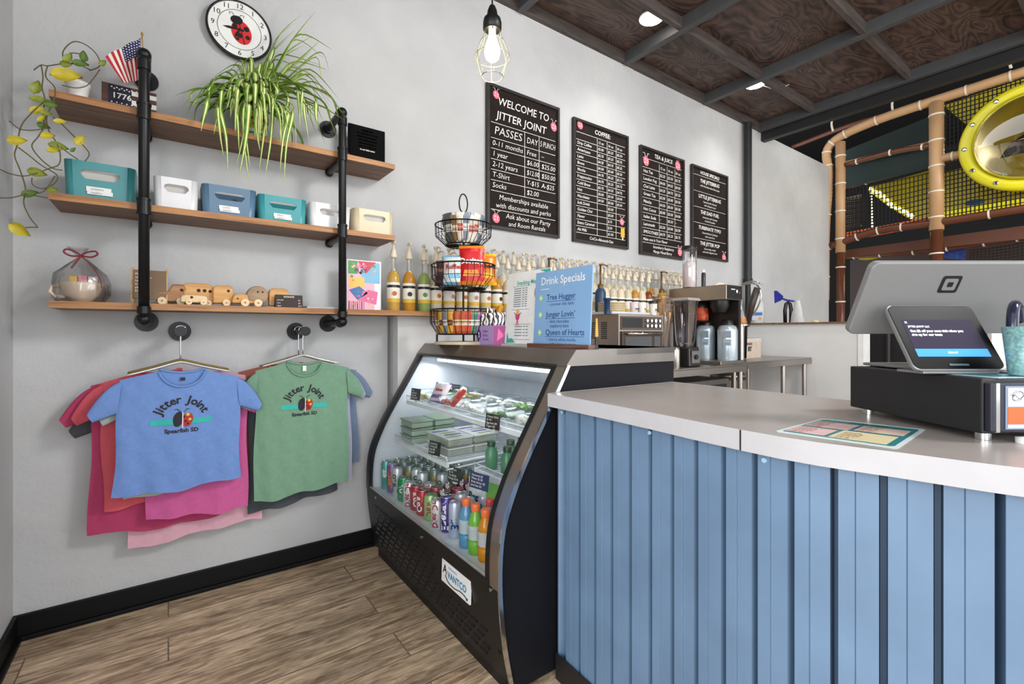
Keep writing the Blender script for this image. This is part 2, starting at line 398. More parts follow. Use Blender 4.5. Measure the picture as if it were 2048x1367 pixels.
# ================================================================ menu boards
FRM = wood('board_frame_wood', '#1c1715', '#332a26', (4, 30, 30), .45)
PINK = mat('chalk_pink', '#f0788a', .9); YEL = mat('chalk_yellow', '#e8b23a', .9)
def bug(mb, x, z, r, m=2, wm=1):
    mb.disc(x, z, r, -.0012, m, 14, r*1.15, a=.4)
    for k in range(4): mb.disc(x+r*.5*math.cos(k*1.7+.5), z+r*.5*math.sin(k*1.7+.5), r*.18, -.0016, wm, 8)
    for s_ in (-1, 1): mb.tube([(x+s_*r*.3, -.0016, z+r*1.1), (x+s_*r*.6, -.0016, z+r*1.8), (x+s_*r*1.1, -.0016, z+r*1.7)], r*.08, 4, m=wm)
def board(x0, x1, zt, zb, label, content, bmw=.022):
    W = x1-x0; H = zt-zb
    t = thing('menu_board', label, 'menu board', ((x0+x1)/2, WY, zb), 0, 'chalk menu boards on the wall')
    f = MB(); d = .03
    f.b2(-W/2, -W/2+bmw, -d, 0, 0, H); f.b2(W/2-bmw, W/2, -d, 0, 0, H)
    f.b2(-W/2+bmw, W/2-bmw, -d, 0, 0, bmw); f.b2(-W/2+bmw, W/2-bmw, -d, 0, H-bmw, H)
    f.build('frame', FRM, t, .002)
    MB().b2(-W/2+bmw, W/2-bmw, -.016, -.004, bmw, H-bmw).build('chalk_panel', CHALKB, t)
    c = MB(Matrix.Translation((-W/2, -.0168, H)) @ Matrix.Diagonal((W, 1, H, 1)))
    # unit coordinates: u right, v down
    S = Matrix.Identity(4)
    def T(s, u, v, hgt, align='LEFT', fit=None, m=1, bold=.0):
        bold = bold*.6-.006; jt = rnd.uniform(-.012, .012)
        g, fs = text_geo(s, 1, align, bold)
        w_ = text_w(s); sx = hgt*H/W
        if fit and w_*sx > fit: sx = fit/w_
        MT = Matrix.Translation((u, 0, -v)) @ FRONT @ Matrix.Diagonal((sx, hgt, 1, 1)) @ Matrix(((1, .14, 0, 0), (jt, 1, 0, 0), (0, 0, 1, 0), (0, 0, 0, 1)))
        c.add(g, fs, m, False, MT)
    def Lh(v, u0=.055, u1=.945, th=.0016): c.rect(u0, u1, -v-th, -v+th, 0, 1)
    def Lv(u, v0, v1, th=.0028): c.rect(u-th, u+th, -v1, -v0, 0, 1)
    content(T, Lh, Lv)
    c.M = Matrix.Translation((-W/2, -.0168, H))
    def B(u, v, r): bug(c, u*W, -v*H, r*W)
    content.bugs(B, c, W, H) if hasattr(content, 'bugs') else None
    c.build('chalk_lettering', [CHALKB, CHALKW, PINK, YEL], t)
def bx_(p0, p1):
    a = at(*p0, Y=WY-.03); b = at(*p1, Y=WY-.03); return a.x, b.x
def b1(T, Lh, Lv):
    T('WELCOME TO', .5, .105, .078, 'CENTER', .7, bold=.02); T('JITTER JOINT', .47, .205, .078, 'CENTER', .72, bold=.02)
    Lh(.262); T('PASSES', .1, .315, .08, fit=.38); T('DAY', .53, .318, .062, fit=.15); T('5 PUNCH', .72, .315, .06, fit=.22)
    v = .37
    rows = (('0-11 months', 'Free', '\u2013'), ('1 year', '$6.00', '$25.00'), ('2-12 years', '$12.00', '$50.00'), ('T-Shirt', 'Y-$15', 'A-$25'), ('Socks', '$2.00', ''))
    for a, b_, c_ in rows:
        Lh(v); T(a, .075, v+.035, .052, fit=.4); T(b_, .53, v+.037, .05, fit=.17)
        if c_: T(c_, .74, v+.037, .05, fit=.2)
        v += .073
    Lh(v); Lv(.5, .262, v); Lv(.705, .262, v-.146)
    T('Memberships available', .5, .775, .05, 'CENTER', .72); T('with discounts and perks', .5, .83, .05, 'CENTER', .8)
    Lh(.866); T('Ask about our Party', .56, .9, .05, 'CENTER', .64); T('and Room Rentals', .54, .95, .046, 'CENTER', .58); Lh(.984, .06, .94)
b1.bugs = lambda B, c, W, H: (B(.12, .065, .038), B(.92, .155, .045), B(.12, .925, .045))
def tbl(T, Lh, Lv, title, heads, rows, foot, v0, dv, vb, cols, hs=.03):
    T(title, .52, .06, .052, 'CENTER', .55, bold=.03); Lh(.105, .06, .94)
    for u, s in zip(cols, heads): T(s, u+.015, v0-dv*.5, hs, fit=.15, bold=.02)
    v = v0
    for r in rows:
        Lh(v); T(r[0], .075, v+dv*.5, hs*1.12, fit=.34, bold=.02)
        for u, s in zip(cols, r[1:]): T(s, u+.015, v+dv*.5, hs, fit=.145, bold=.02)
        v += dv
    Lh(v)
    for u in cols: Lv(u, v0-dv, vb or v)
    return v
def b2_(T, Lh, Lv):
    P = ('$2.50', '$3.00', '$3.50')
    rows = [('Drip Coffee', '$2.00', '$2.25', '$2.50'), ('Americano', '$2.75', '$3.25', '$3.75'), ('Latte', '$4.25', '$4.75', '$5.25'), ('Breve', '$4.50', '$5.00', '$5.50'), ('Mocha', '$4.75', '$5.25', '$5.75'),
            ('Frappuccino', '$4.75', '$5.25', '$5.75'), ('Cold Brew', '$3.75', '$4.25', '$4.75'), ('Hot', '$3.00', '$3.50', '$4.00'), ('Macchiato', '$4.50', '$5.00', '$5.50'),
            ('Soft Drink', '', '$2.00'), ('Golden Chai', '', '$5.00'), ('Flavor', '', '$.75'), ('Extra Caramel', '', '$.50'), ('Alt Milk', '', '$1.00')]
    tbl(T, Lh, Lv, 'COFFEE:', ('12 oz', '16 oz', '20 oz'), rows, None, .165, .054, None, (.42, .6, .77))
    T('CoCo-Almond-Oat', .5, .955, .036, 'CENTER', .62, bold=.02)
def b2b(B, c, W, H):
    B(.12, .045, .045); B(.88, .765, .04)
    c.b2(.86*W, .93*W, -.0025, 0, -.9*H, -.82*H, 3); c.b2(.885*W, .905*W, -.0025, 0, -.925*H, -.9*H, 1)
b2_.bugs = b2b
def b3(T, Lh, Lv):
    rows = [('Hot Tea', '$2.25', '$2.50', '$2.75'), ('London Fog', '$4.00', '$4.25', '$4.50'), ('Chai Latte', '$4.25', '$4.75', '$5.25'), ('Green Tea', '$2.50', '$3.00', '$3.50'), ('Matcha', '$4.50', '$5.00', '$5.50'),
            ('Hot Cocoa', '$3.00', '$3.50', '$4.00'), ('Italian Soda', '\u2013', '$3.50', '\u2013'), ('Lemonade', '$2.50', '$3.00', '$3.50'), ('SMOOTHIES', '$4.75', '$5.25', '$5.75')]
    v = tbl(T, Lh, Lv, 'TEA & JUICE', ('12 oz', '16 oz', '20 oz'), rows, None, .19, .07, None, (.42, .6, .78), .036)
    T('Make one in Your Flavor', .07, .855, .036, fit=.7, bold=.02); Lh(.885)
    T('Strawberry Raspberry', .52, .915, .036, 'CENTER', .7, bold=.02); T('Mango Mixed Berry', .5, .958, .036, 'CENTER', .62, bold=.02)
b3.bugs = lambda B, c, W, H: (B(.13, .13, .06), B(.85, .075, .06), B(.9, .925, .05))
def b4(T, Lh, Lv):
    T('HOUSE SPECIALS', .5, .06, .05, 'CENTER', .84, bold=.035); Lh(.095)
    v = .1
    for a, b_, c_ in (('THE JITTERBUG', 'milk Chocolate white Choc Latte', ''), ('LITTLE JITTERBUG', 'Steamed milk, Caramel', 'with whipped cream'), ('THE DAD FUEL', 'Americano with Caramel', '& dark Chocolate'), ('TURBINATE TYPO', 'Caramel Mocha Cold Brew', 'with cream & ice'), ('THE JITTER POP', 'lotus energy, orange', 'soda with whipped cream')):
        T(a, .5, v+.05, .055, 'CENTER', .8, bold=.035); T(b_, .5, v+.102, .028, 'CENTER', .84, bold=.015)
        if c_: T(c_, .5, v+.138, .028, 'CENTER', .6, bold=.015)
        v += .172
        if v < .9: Lh(v)
b4.bugs = lambda B, c, W, H: B(.9, .955, .055)
for p0, p1, zt, zb, lab, fn in (((975, 165), (1120, 213), (165, 213), (452, 478), 'large chalk menu board of passes and prices welcoming visitors, leftmost and biggest', b1),
                                ((1148, 233), (1258, 272), (233, 272), (480, 500), 'chalk menu board of coffee prices with a yellow popsicle drawing', b2_),
                                ((1282, 286), (1370, 322), (286, 322), (505, 522), 'chalk menu board of tea and juice prices, third from the left', b3),
                                ((1385, 327), (1457, 352), (327, 352), (508, 528), 'small chalk board of house specials, rightmost on the wall', b4)):
    x0, x1 = bx_(p0, p1)
    z = lambda pr: (at(p0[0], pr[0], Y=WY-.03).z+at(p1[0], pr[1], Y=WY-.03).z)/2
    board(x0, x1, z(zt), z(zb), lab, fn)
# ================================================================ pipe shelving
SY = 2.59           # front edge of the shelf boards
SHELFW = wood('walnut_shelf', '#5c3f2b', '#8f6847', (3, 40, 40), .5, None, .15, 5)
SHELFU = SHELFW
Z1, Z2, Z3 = 2.262, 1.855, 1.425      # top surfaces
SX0, SX1 = at(97, 180, Y=SY).x, at(790, 330, Y=SY).x
SHL = ('top walnut wall shelf, carrying the plants and the little flag', 'middle walnut wall shelf, carrying the storage bins', 'bottom walnut wall shelf, carrying the wooden toys')
for z, x1_, lb_ in ((Z1, SX1, SHL[0]), (Z2, SX1, SHL[1]), (Z3, 1.45, SHL[2])):
    tag(MB().b2(SX0, x1_, SY+.0025, WY-.002, z-.0275, z, 0).b2(SX0, x1_, SY, SY+.0025, z-.028, z, 1).build('shelf_board', [SHELFW, wood('shelf_edge', '#8a5c36', '#c08a55', (3, 40, 40), .5)], None), lb_, 'shelf', 'walnut wall shelves')
PIPE = mat('iron_pipe', '#202123', .38, .5, .1)
for px0, pt, lb_ in ((288, 105, 'left black iron pipe bracket holding the three shelves'), (685, 222, 'right black iron pipe bracket holding the three shelves')):
    unit = thing('pipe_bracket', lb_, 'bracket', (at(px0, 400, Y=SY-.03).x, WY, Z3-.075), 0, 'iron pipe shelf brackets'); U = Matrix.Translation(-unit.location)
    x = at(px0, 400, Y=SY-.03).x; y = SY-.028; zt = at(px0, pt, Y=y).z; zb = Z3-.075; r = .0195
    mb = MB(U)
    arc = lambda zc, s_: [(x, y+.03-.03*math.cos(q), zc+s_*.03*math.sin(q)) for q in (R(22), R(45), R(68))]
    mb.tube([(x, y, zb)]+[(x, y, zt-.03)]+arc(zt-.03, 1)+[(x, y+.03, zt), (x, WY-.01, zt)], r, 16)
    mb.tube([(x, y, zb+.04), (x, y, zb+.03)]+arc(zb+.03, -1)+[(x, y+.03, zb), (x, WY-.01, zb)], r, 16)
    mb.build('upright_pipe', PIPE, unit)
    for z in (Z1, Z2):
        MB(U).cyl((x, y, z-.052), (x, y, z+.012), .0245, seg=16).cyl((x, y, z-.054), (x, y, z-.046), .0265, seg=16).cyl((x, y, z+.008), (x, y, z+.016), .0265, seg=16).cyl((x, y, z-.0465), (x, WY-.03, z-.0465), .0165, seg=14).sphere((x, WY-.035, z-.0465), .0235).build('shelf_bracket', PIPE, unit)
    MB(U).cyl((x, y, zt-.075), (x, y, zt-.035), .0245, seg=16).sphere((x, y+.006, zt-.006), .0265).cyl((x, y+.03, zt), (x, y+.06, zt), .0245, seg=16).build('elbow', PIPE, unit)
    MB(U).cyl((x, y, zb+.06), (x, y, zb+.03), .0245, seg=16).sphere((x, y+.006, zb+.006), .0265).cyl((x, y+.03, zb), (x, y+.06, zb), .0245, seg=16).build('elbow', PIPE, unit)
    for z in (zt, zb):
        m = MB(U); m.cyl((x, WY-.001, z), (x, WY-.012, z), .047, seg=24); m.cyl((x, WY-.012, z), (x, WY-.03, z), .027, seg=18)
        for q in range(4): m.cyl((x+.034*math.cos(q*1.571+.6), WY-.011, z+.034*math.sin(q*1.571+.6)), (x+.034*math.cos(q*1.571+.6), WY-.016, z+.034*math.sin(q*1.571+.6)), .006, seg=8)
        m.build('wall_flange', PIPE, unit)

# ---------------------------------------------------------------- storage bins
def ringpath(w_, d, r, n=5):
    P = []
    for cx, cy, a0 in ((w_/2-r, -d/2+r, -90), (w_/2-r, d/2-r, 0), (-w_/2+r, d/2-r, 90), (-w_/2+r, -d/2+r, 180)):
        for i in range(n+1):
            a = R(a0+90*i/n); P.append((cx+r*math.cos(a), cy+r*math.sin(a)))
    return P
def make_bin(x0, x1, y, z, h, d, col, label, lab_text, peek=None, slant=0):
    W = x1-x0; t = thing('storage_bin', label, 'storage bin', ((x0+x1)/2, y+d/2, z), 0, 'storage bins on the middle shelf')
    m = mat('bin_'+col.strip('#'), col, .35, 0, .03); rr = .028
    body = MB(); taper = .94
    # walls as rings; front flat strip between the corners is left to a plate with the grip hole
    P = ringpath(W, d, rr); Pi = ringpath(W-.008, d-.008, rr-.003)
    n = len(P)
    def lv(pp, zz, k): return [(a*k, b_*k, zz) for a, b_ in pp]
    rows = [lv(P, 0, taper), lv(P, h, 1), lv(Pi, h, 1), lv(Pi, .004, taper)]
    fl = []
    vs = [q for r_ in rows for q in r_]
    for j in range(3):
        for i in range(n):
            k2 = (i+1) % n
            if i == n-1 and j != 1: continue        # front strip gap (last point -> first point is the front edge)
            fl.append((j*n+i, j*n+k2, (j+1)*n+k2, (j+1)*n+i))
    body.add(vs, fl, 0, True); body.add(lv(P, 0, taper), [tuple(range(n-1, -1, -1))], 0); body.add(lv(Pi, .004, taper), [tuple(range(n))], 0)
    # front plates (outer, inner) around a stadium hole
    hw, hh = W*.28 if W < .3 else W*.25, h*.13; hz = h*.66; K = 32
    per = []
    for j in range(10): per.append((-1+2*j/10, -1))
    for j in range(6): per.append((1, -1+2*j/6))
    for j in range(10): per.append((1-2*j/10, 1))
    for j in range(6): per.append((-1, 1-2*j/6))
    K = len(per)
    def front(yoff, wtop, wbot, dd):
        out = []; inn = []
        for u, v in per:
            ox, oz = u*(W/2-rr), (hz if v < 0 else h-hz)*v
            lo, hi = 0.0, 1.0
            for _ in range(30):
                q = (lo+hi)/2; xx, zz = ox*q, oz*q
                dst = math.hypot(max(0, abs(xx)-(hw-hh)), zz)
                if dst < hh: lo = q
                else: hi = q
            out.append((ox, hz+oz)); inn.append((ox*lo, hz+oz*lo))
        def P3(x, zz):
            k_ = taper+(1-taper)*zz/h; return (x*k_, -(dd/2)*k_+yoff, zz)
        return [P3(*q) for q in out], [P3(*q) for q in inn]
    o1, i1 = front(0, 0, 0, d); o2, i2 = front(0, 0, 0, d-.008)
    # corner fill: add rectangle corners as separate triangles
    def ring(o_, i_, flip):
        vs = o_+i_; fs = [(i, (i+1) % K, K+(i+1) % K, K+i) for i in range(K)]
        body.add(vs, fs, 0)
    ring(o1, i1, 0); ring(o2, i2, 1)
    body.add(i1+i2, [(i, (i+1) % K, K+(i+1) % K, K+i) for i in range(K)], 0, True)
    b_ = body.build('bin_body', m, t)
    if not peek: MB().box((0, .004, h*.42), (W*.8, d*.78, h*.72)).build('pale_insert', mat('insert_pale', '#c9c5c0', .8), t)  # added pale block, only makes the grip hole look light inside
    if lab_text:
        lb = MB(); yy = -d/2*.975-.0025
        lb.b2(-.045, .035, yy-.0006, yy+.002, h*.2, h*.33, 0)
        lb.b2(-.042, .04, yy-.0012, yy+.001, h*.12, h*.23, 0)
        lb.text(lab_text, -.03, h*.27, .013, yy-.0016, 1); lb.text('supplies', -.03, h*.17, .011, yy-.0018, 1)
        lb.build('paper_label', [WHITE, mat('pen_ink', '#7a8a92', .8)], t)
    return t
BX = lambda px, y=SY+.03: at(px, 400, Y=y).x
bins = [((125, 272), .135, '#3f8d92', 'large teal storage bin, leftmost on the middle shelf', 'crayons', 318),
        ((306, 398), .125, '#e4e4e6', 'white storage bin behind the left pipe with an empty grip hole', None, 348),
        ((403, 514), .125, '#5c7b96', 'slate blue storage bin with dark cables seen through its grip', 'cords', 365),
        ((516, 615), .125, '#3f9aa0', 'teal storage bin in the middle of the row, right of the blue one', 'wipes', 385),
        ((620, 703), .125, '#ececee', 'white storage bin behind the right pipe', None, 400),
        ((708, 789), .125, '#d8c8a8', 'beige storage bin at the right end of the middle shelf', None, 412)]
for (a, b_), h, c_, lab, tx, ty in bins:
    yb = SY+.03
    x0, x1 = BX(a), BX(b_); zt = at((a+b_)/2, ty+8, Y=yb).z
    h = max(.1, zt-Z2)
    tb = make_bin(x0, x1, yb, Z2, h, .17, c_, lab, tx, peek='blue' in lab)
# cables inside the blue bin
cb = MB()
x0, x1 = BX(403), BX(514); xm = (x0+x1)/2
for q in range(5):
    cb.tube([(xm-.05+.02*q, SY+.07, Z2+.006+.01*q), (xm-.02+.01*q, SY+.06, Z2+.06), (xm+.02+.008*q, SY+.055, Z2+.088-.004*q), (xm+.05, SY+.075, Z2+.06), (xm+.06-.01*q, SY+.09, Z2+.01)], .003, 6)
tag(cb.build('cable_bundle', BLACK), 'black cables coiled inside the slate blue bin', 'cable')

# ---------------------------------------------------------------- trailing vine in a white pot
VST = mat('vine_stem', '#5b5030', .6); VL = [mat('vine_leaf_olive', '#7f8a2c', .5, 0, .25, 30), mat('vine_leaf_yellow', '#c0b02c', .5, 0, .15, 30), mat('vine_leaf_green', '#56702a', .5, 0, .2, 30)]
t = thing('trailing_vine', 'straggly vine with yellowing leaves trailing off the top shelf', 'plant', (-.31, 2.69, Z1))
off = Vector((-.31, 2.69, Z1))
MB().lathe([(.028, 0), (.04, .075), (.043, .078), (.043, .088), (.038, .088), (.036, .07)], seg=24).build('flower_pot', WHITE, t)
MB().lathe([(.036, .072), (.001, .078)], seg=16, cap=False).build('soil', mat('soil', '#3a2a20', .9), t)
S1 = 2.733
def vpt(x, y, Y): return at(x/S1, y/S1, Y=Y)-off
stems = [  # zoomed pixel traces with the distance from the wall
    [(490, 380, 2.66), (420, 350, 2.62), (330, 350, 2.6), (260, 360, 2.58), (225, 355, 2.57), (185, 382, 2.56)],
    [(225, 356, 2.57), (235, 420, 2.56), (230, 480, 2.55), (245, 540, 2.55), (235, 620, 2.54), (240, 690, 2.54), (210, 745, 2.53), (175, 790, 2.53), (190, 830, 2.53), (235, 880, 2.53), (290, 920, 2.53), (340, 930, 2.54)],
    [(260, 360, 2.57), (250, 420, 2.56), (300, 480, 2.55), (290, 560, 2.55), (255, 640, 2.54), (270, 720, 2.54), (310, 780, 2.53), (330, 850, 2.53), (320, 900, 2.53), (270, 920, 2.52), (150, 960, 2.5), (60, 950, 2.47), (0, 925, 2.44)],
    [(235, 560, 2.54), (170, 620, 2.53), (115, 690, 2.52), (95, 790, 2.51), (80, 850, 2.5), (110, 930, 2.5), (140, 1030, 2.5), (130, 1110, 2.5), (165, 1190, 2.5), (205, 1240, 2.5), (180, 1240, 2.5), (120, 1245, 2.5)],
    [(50, 660, 2.5), (110, 705, 2.51), (190, 710, 2.52), (250, 690, 2.53), (240, 610, 2.54)],
    [(290, 640, 2.54), (340, 680, 2.53), (400, 740, 2.52), (450, 790, 2.51), (488, 840, 2.51), (465, 880, 2.51)],
    [(350, 340, 2.62), (345, 280, 2.6), (400, 228, 2.6), (470, 245, 2.61), (530, 300, 2.62), (545, 360, 2.63), (490, 385, 2.65)],
    [(545, 380, 2.63), (510, 430, 2.62), (470, 470, 2.61), (410, 480, 2.6), (340, 465, 2.58)],
    [(100, 805, 2.51), (160, 850, 2.51), (230, 905, 2.52), (310, 955, 2.52), (300, 1000, 2.52), (240, 1030, 2.52), (180, 1010, 2.51), (175, 970, 2.51)],
    [(300, 960, 2.52), (240, 1045, 2.51), (150, 1060, 2.5), (60, 1080, 2.47), (0, 1080, 2.44)],
    [(130, 1060, 2.5), (200, 1070, 2.51), (262, 1082, 2.52)],
    [(330, 800, 2.53), (380, 840, 2.53), (425, 870, 2.53)],
    [(380, 290, 2.6), (410, 290, 2.6), (440, 295, 2.6)],
]
def smooth(P, k=4):
    P = [Vector(p) for p in P]; out = []
    for i in range(len(P)-1):
        a, b_, c_, d = P[max(i-1, 0)], P[i], P[i+1], P[min(i+2, len(P)-1)]
        for j in range(k):
            u = j/k
            out.append(.5*((2*b_)+(-a+c_)*u+(2*a-5*b_+4*c_-d)*u*u+(-a+3*b_-3*c_+d)*u**3))
    out.append(P[-1]); return out
for st in stems:
    MB().tube(smooth([vpt(*q) for q in st]), .0021, 6).build('stem', VST, t)
leaves = [(365, 420, 62, 1, 2.58, 0), (375, 320, 30, 0, 2.6, 60), (455, 310, 30, 2, 2.6, 80), (200, 480, 36, 0, 2.55, 90), (215, 550, 34, 0, 2.55, 0), (205, 605, 32, 1, 2.54, 20), (280, 570, 30, 2, 2.54, 0),
          (330, 668, 26, 1, 2.53, 0), (240, 690, 26, 2, 2.54, 0), (262, 742, 28, 1, 2.53, 0), (95, 770, 36, 1, 2.51, 0), (435, 765, 30, 1, 2.51, 70), (320, 805, 38, 0, 2.53, 0), (288, 825, 24, 1, 2.52, 0),
          (205, 945, 36, 0, 2.51, 0), (165, 1060, 32, 2, 2.5, 30), (285, 1035, 24, 0, 2.52, 0), (113, 1255, 44, 1, 2.49, -20), (560, 345, 22, 0, 2.62, 60), (400, 820, 16, 2, 2.53, 60), (250, 620, 24, 0, 2.53, 0), (230, 650, 22, 1, 2.53, 40), (440, 352, 34, 2, 2.6, 0), (360, 350, 26, 0, 2.6, 20)]
for lx, ly, sz, mi, Y, ang in leaves:
    c = vpt(lx, ly, Y); s_ = sz/S1*2.15/FPX*.95
    mb = MB(Matrix.Translation(c) @ Matrix.Rotation(R(-ang+rnd.uniform(-15, 15)), 4, 'Y') @ Matrix.Rotation(R(rnd.uniform(-25, 25)), 4, 'X'))
    rows = []
    for i in range(7):
        u = i/6; wv_ = .62*math.sin(math.pi*u**.75)**.8 if 0 < u < 1 else .02
        rows.append([((u*2-1)*s_, -.3*s_*abs(q)**1.5, q*wv_*s_) for q in (-1, -.5, 0, .5, 1)])
    mb.grid(rows); mb.build('leaf', VL[mi], t)

# ---------------------------------------------------------------- 1776 plaque, little flag
t = thing('wooden_plaque', 'dark wooden plaque with 1776 and white stars behind the little flag', 'plaque', at(205, 200, Y=2.70).xyz*0+Vector((at(203, 190, Y=2.70).x, 2.70, Z1)))
W = at(313, 190, Y=2.70).x-at(203, 190, Y=2.70).x; H = .125
BR = wood('plaque_wood', '#3c2118', '#5f3626', (4, 30, 30), .5); NAVY = mat('navy_felt', '#1a1c2e', .7)
mb = MB(); mb.b2(0, W, 0, .02, 0, H, 0); mb.build('backing', BR, t, .002)
mb = MB(); mb.rect(.022, .022+W*.42, .03, H-.004, -.001, 0)
mb.rect(.022, W, .004, .024, -.001, 1); mb.rect(.022+W*.42, W, .048, .07, -.001, 1); mb.rect(.022+W*.42, W, .09, .11, -.001, 1)
for i in range(11):
    mb.disc(.034+.009*i*.95, .038 if i % 2 else .046, .0035, -.0022, 1, 5); mb.disc(.034+.009*i*.95, H-.014-(.006 if i % 2 else 0), .0035, -.0022, 1, 5)
mb.text('1776', .034, .075, .034, -.0024, 1, bold=.02); mb.build('painted_flag', [NAVY, WHITE], t)
t = thing('small_flag', 'little stars and stripes flag on a gold-tipped stick', 'flag', Vector((at(300, 190, Y=2.64).x, 2.64, Z1)))
tip = at(284, 76, Y=2.64)-t.location; GOLD = mat('gold_paint', '#c9a24a', .35, .7)
MB().tube([(.0, .01, 0), tip], .0028, 8).build('stick', wood('stick_wood', '#a98a60', '#c9ab7c'), t)
MB().lathe([(.001, .028), (.006, .016), (.002, .004), (.004, 0)], seg=10, M=Matrix.Translation(tip)).build('gold_tip', GOLD, t)
cl = MB(); o3 = t.location
c00 = at(281, 76, Y=2.635)-o3; c10 = at(210, 112, Y=2.60)-o3; c01 = at(294, 118, Y=2.635)-o3; c11 = at(246, 166, Y=2.60)-o3; c02 = at(281, 160, Y=2.63)-o3
def fp(u, v):   # u along the stripes (0 = hoist), v across from the stick outwards
    a = c00.lerp(c10, v); b_ = (at(300, 128, Y=2.635)-o3).lerp(c11, v)
    b_ = (at(281, 160, Y=2.625)-o3).lerp(c11, v) if True else b_
    p = a.lerp(b_, u); p.y += .006*math.sin(v*14+u*3); return p
N = 13; Mx = 16
for j in range(N):
    P = [[fp(i/Mx, (j+e)/N) for e in (0, 1)] for i in range(Mx+1)]
    cl.grid(P, 1 if j % 2 else 0)
P = [[fp(i/8*.42, j/8*.55)+Vector((0, -.0015, 0)) for j in range(9)] for i in range(9)]
cl.grid(P, 2)
for i in range(6):
    for j in range(7):
        c = fp((i+.5)/6*.42, (j+.5+(.5 if i % 2 else 0)*.0)/7*.55); cl.disc(c.x, c.z, .0028, c.y-.0028, 1, 5)
cl.build('flag_cloth', [mat('flag_red', '#b3202c', .7), mat('flag_white', '#e6e0d8', .7), mat('flag_blue', '#1f2358', .7)], t)

# ---------------------------------------------------------------- spider plant
pc = Vector((at(508, 200, Y=2.69).x, 2.69, Z1))
t = thing('spider_plant', 'bushy striped spider plant arching over the top shelf', 'plant', pc)
PC = [mat('pot_yellow', '#e0b530', .45), mat('pot_teal', '#2f8f86', .45), mat('pot_white', '#e8e4da', .45), mat('pot_red', '#b53a2c', .45)]
pt = MB()
for k, (z0, z1, r0, r1, mi) in enumerate(((0, .03, .046, .052, 1), (.03, .045, .052, .055, 2), (.045, .085, .055, .062, 0), (.085, .097, .062, .064, 3), (.097, .118, .066, .068, 0))): pt.lathe([(r0, z0), (r1, z1)], seg=24, m=mi, cap=k in (0,))
for k in range(8): pt.disc(.057*math.cos(R(200+20*k)), .065, .006, .057*math.sin(R(200+20*k))-.004, 1, 8)
pt.build('flower_pot', PC, t); MB().lathe([(.066, .112), (.001, .115)], seg=16, cap=False).build('soil', MATS['soil'], t)
G1 = mat('leaf_edge_green', '#68902f', .45, 0, .2, 40); G2 = mat('leaf_stripe_cream', '#dcdf98', .5, 0, .1, 40)
fol = MB(); zc = .15
def leaf(az, L, up, droop, w0):
    n = 20; p = Vector((.012*math.cos(az), .012*math.sin(az), zc)); el = up; P = []; 
    for i in range(n+1):
        u = i/n; d = Vector((math.cos(az)*math.cos(el), math.sin(az)*math.cos(el), math.sin(el)))
        side = Vector((-math.sin(az), math.cos(az), 0)); wd = w0*1.25*min(1, (1-u)*2.2+.05)*(.5+.5*min(1, u*3)); nrm = side.cross(d)
        q = p.copy()
        # rest on the board instead of passing through it
        if q.y+pc.y > SY-.012 and q.z < .006: q.z = .006
        if q.y+pc.y > WY-.012: q.y = WY-.012-pc.y
        P.append([q-side*wd+nrm*wd*.5, q-side*wd*.38, q+side*wd*.38, q+side*wd+nrm*wd*.5])
        p = p+d*(L/n); el -= droop/n*(1.0+u*.8)
        el = max(el, R(-88))
        if p.y+pc.y > WY-.03 : p.y = WY-.03-pc.y
        if p.y+pc.y > SY-.012 and p.z < .008: p.z = .008; el = max(el, 0)
    for c0, mi in ((0, 0), (1, 1), (2, 0)): fol.grid([[r_[c0], r_[c0+1]] for r_ in P], mi)
r2 = random.Random(11)
def leaf_path(pts, w0):
    P0 = smooth(pts, 5); n = len(P0)-1; P = []
    for i, q in enumerate(P0):
        u = i/n; d = (P0[min(i+1, n)]-P0[max(i-1, 0)]).normalized(); side = d.cross(Vector((0, 0, 1)))
        if side.length < .25: side = Vector((1, .1, 0))
        side.normalize(); nrm = side.cross(d); wd = w0*1.3*min(1, (1-u)*2.0+.04)*(.5+.5*min(1, u*3))
        P.append([q-side*wd+nrm*wd*.4, q-side*wd*.38, q+side*wd*.38, q+side*wd+nrm*wd*.4])
    for c0, mi in ((0, 0), (1, 1), (2, 0)): fol.grid([[r_[c0], r_[c0+1]] for r_ in P], mi)
cr = Vector((0, 0, zc))
def hang(mx, my, tx, ty, apex, w0=.009, Y=None):
    """leaf from the crown over an outward midpoint to a tip, both read from photo pixels near the shelf front"""
    Yf = SY-.02-r2.uniform(.005, .07) if Y is None else Y
    m_ = at(mx, my, Y=Yf)-pc; e_ = at(tx, ty, Y=Yf-.01)-pc; a_ = cr.lerp(m_, .45); a_.z = max(cr.z, m_.z)+apex
    q_ = m_.lerp(e_, .5); q_.x += r2.uniform(-.01, .01)
    leaf_path([cr+Vector((r2.uniform(-.02, .02), -.01, 0)), a_, m_, q_, e_], w0)
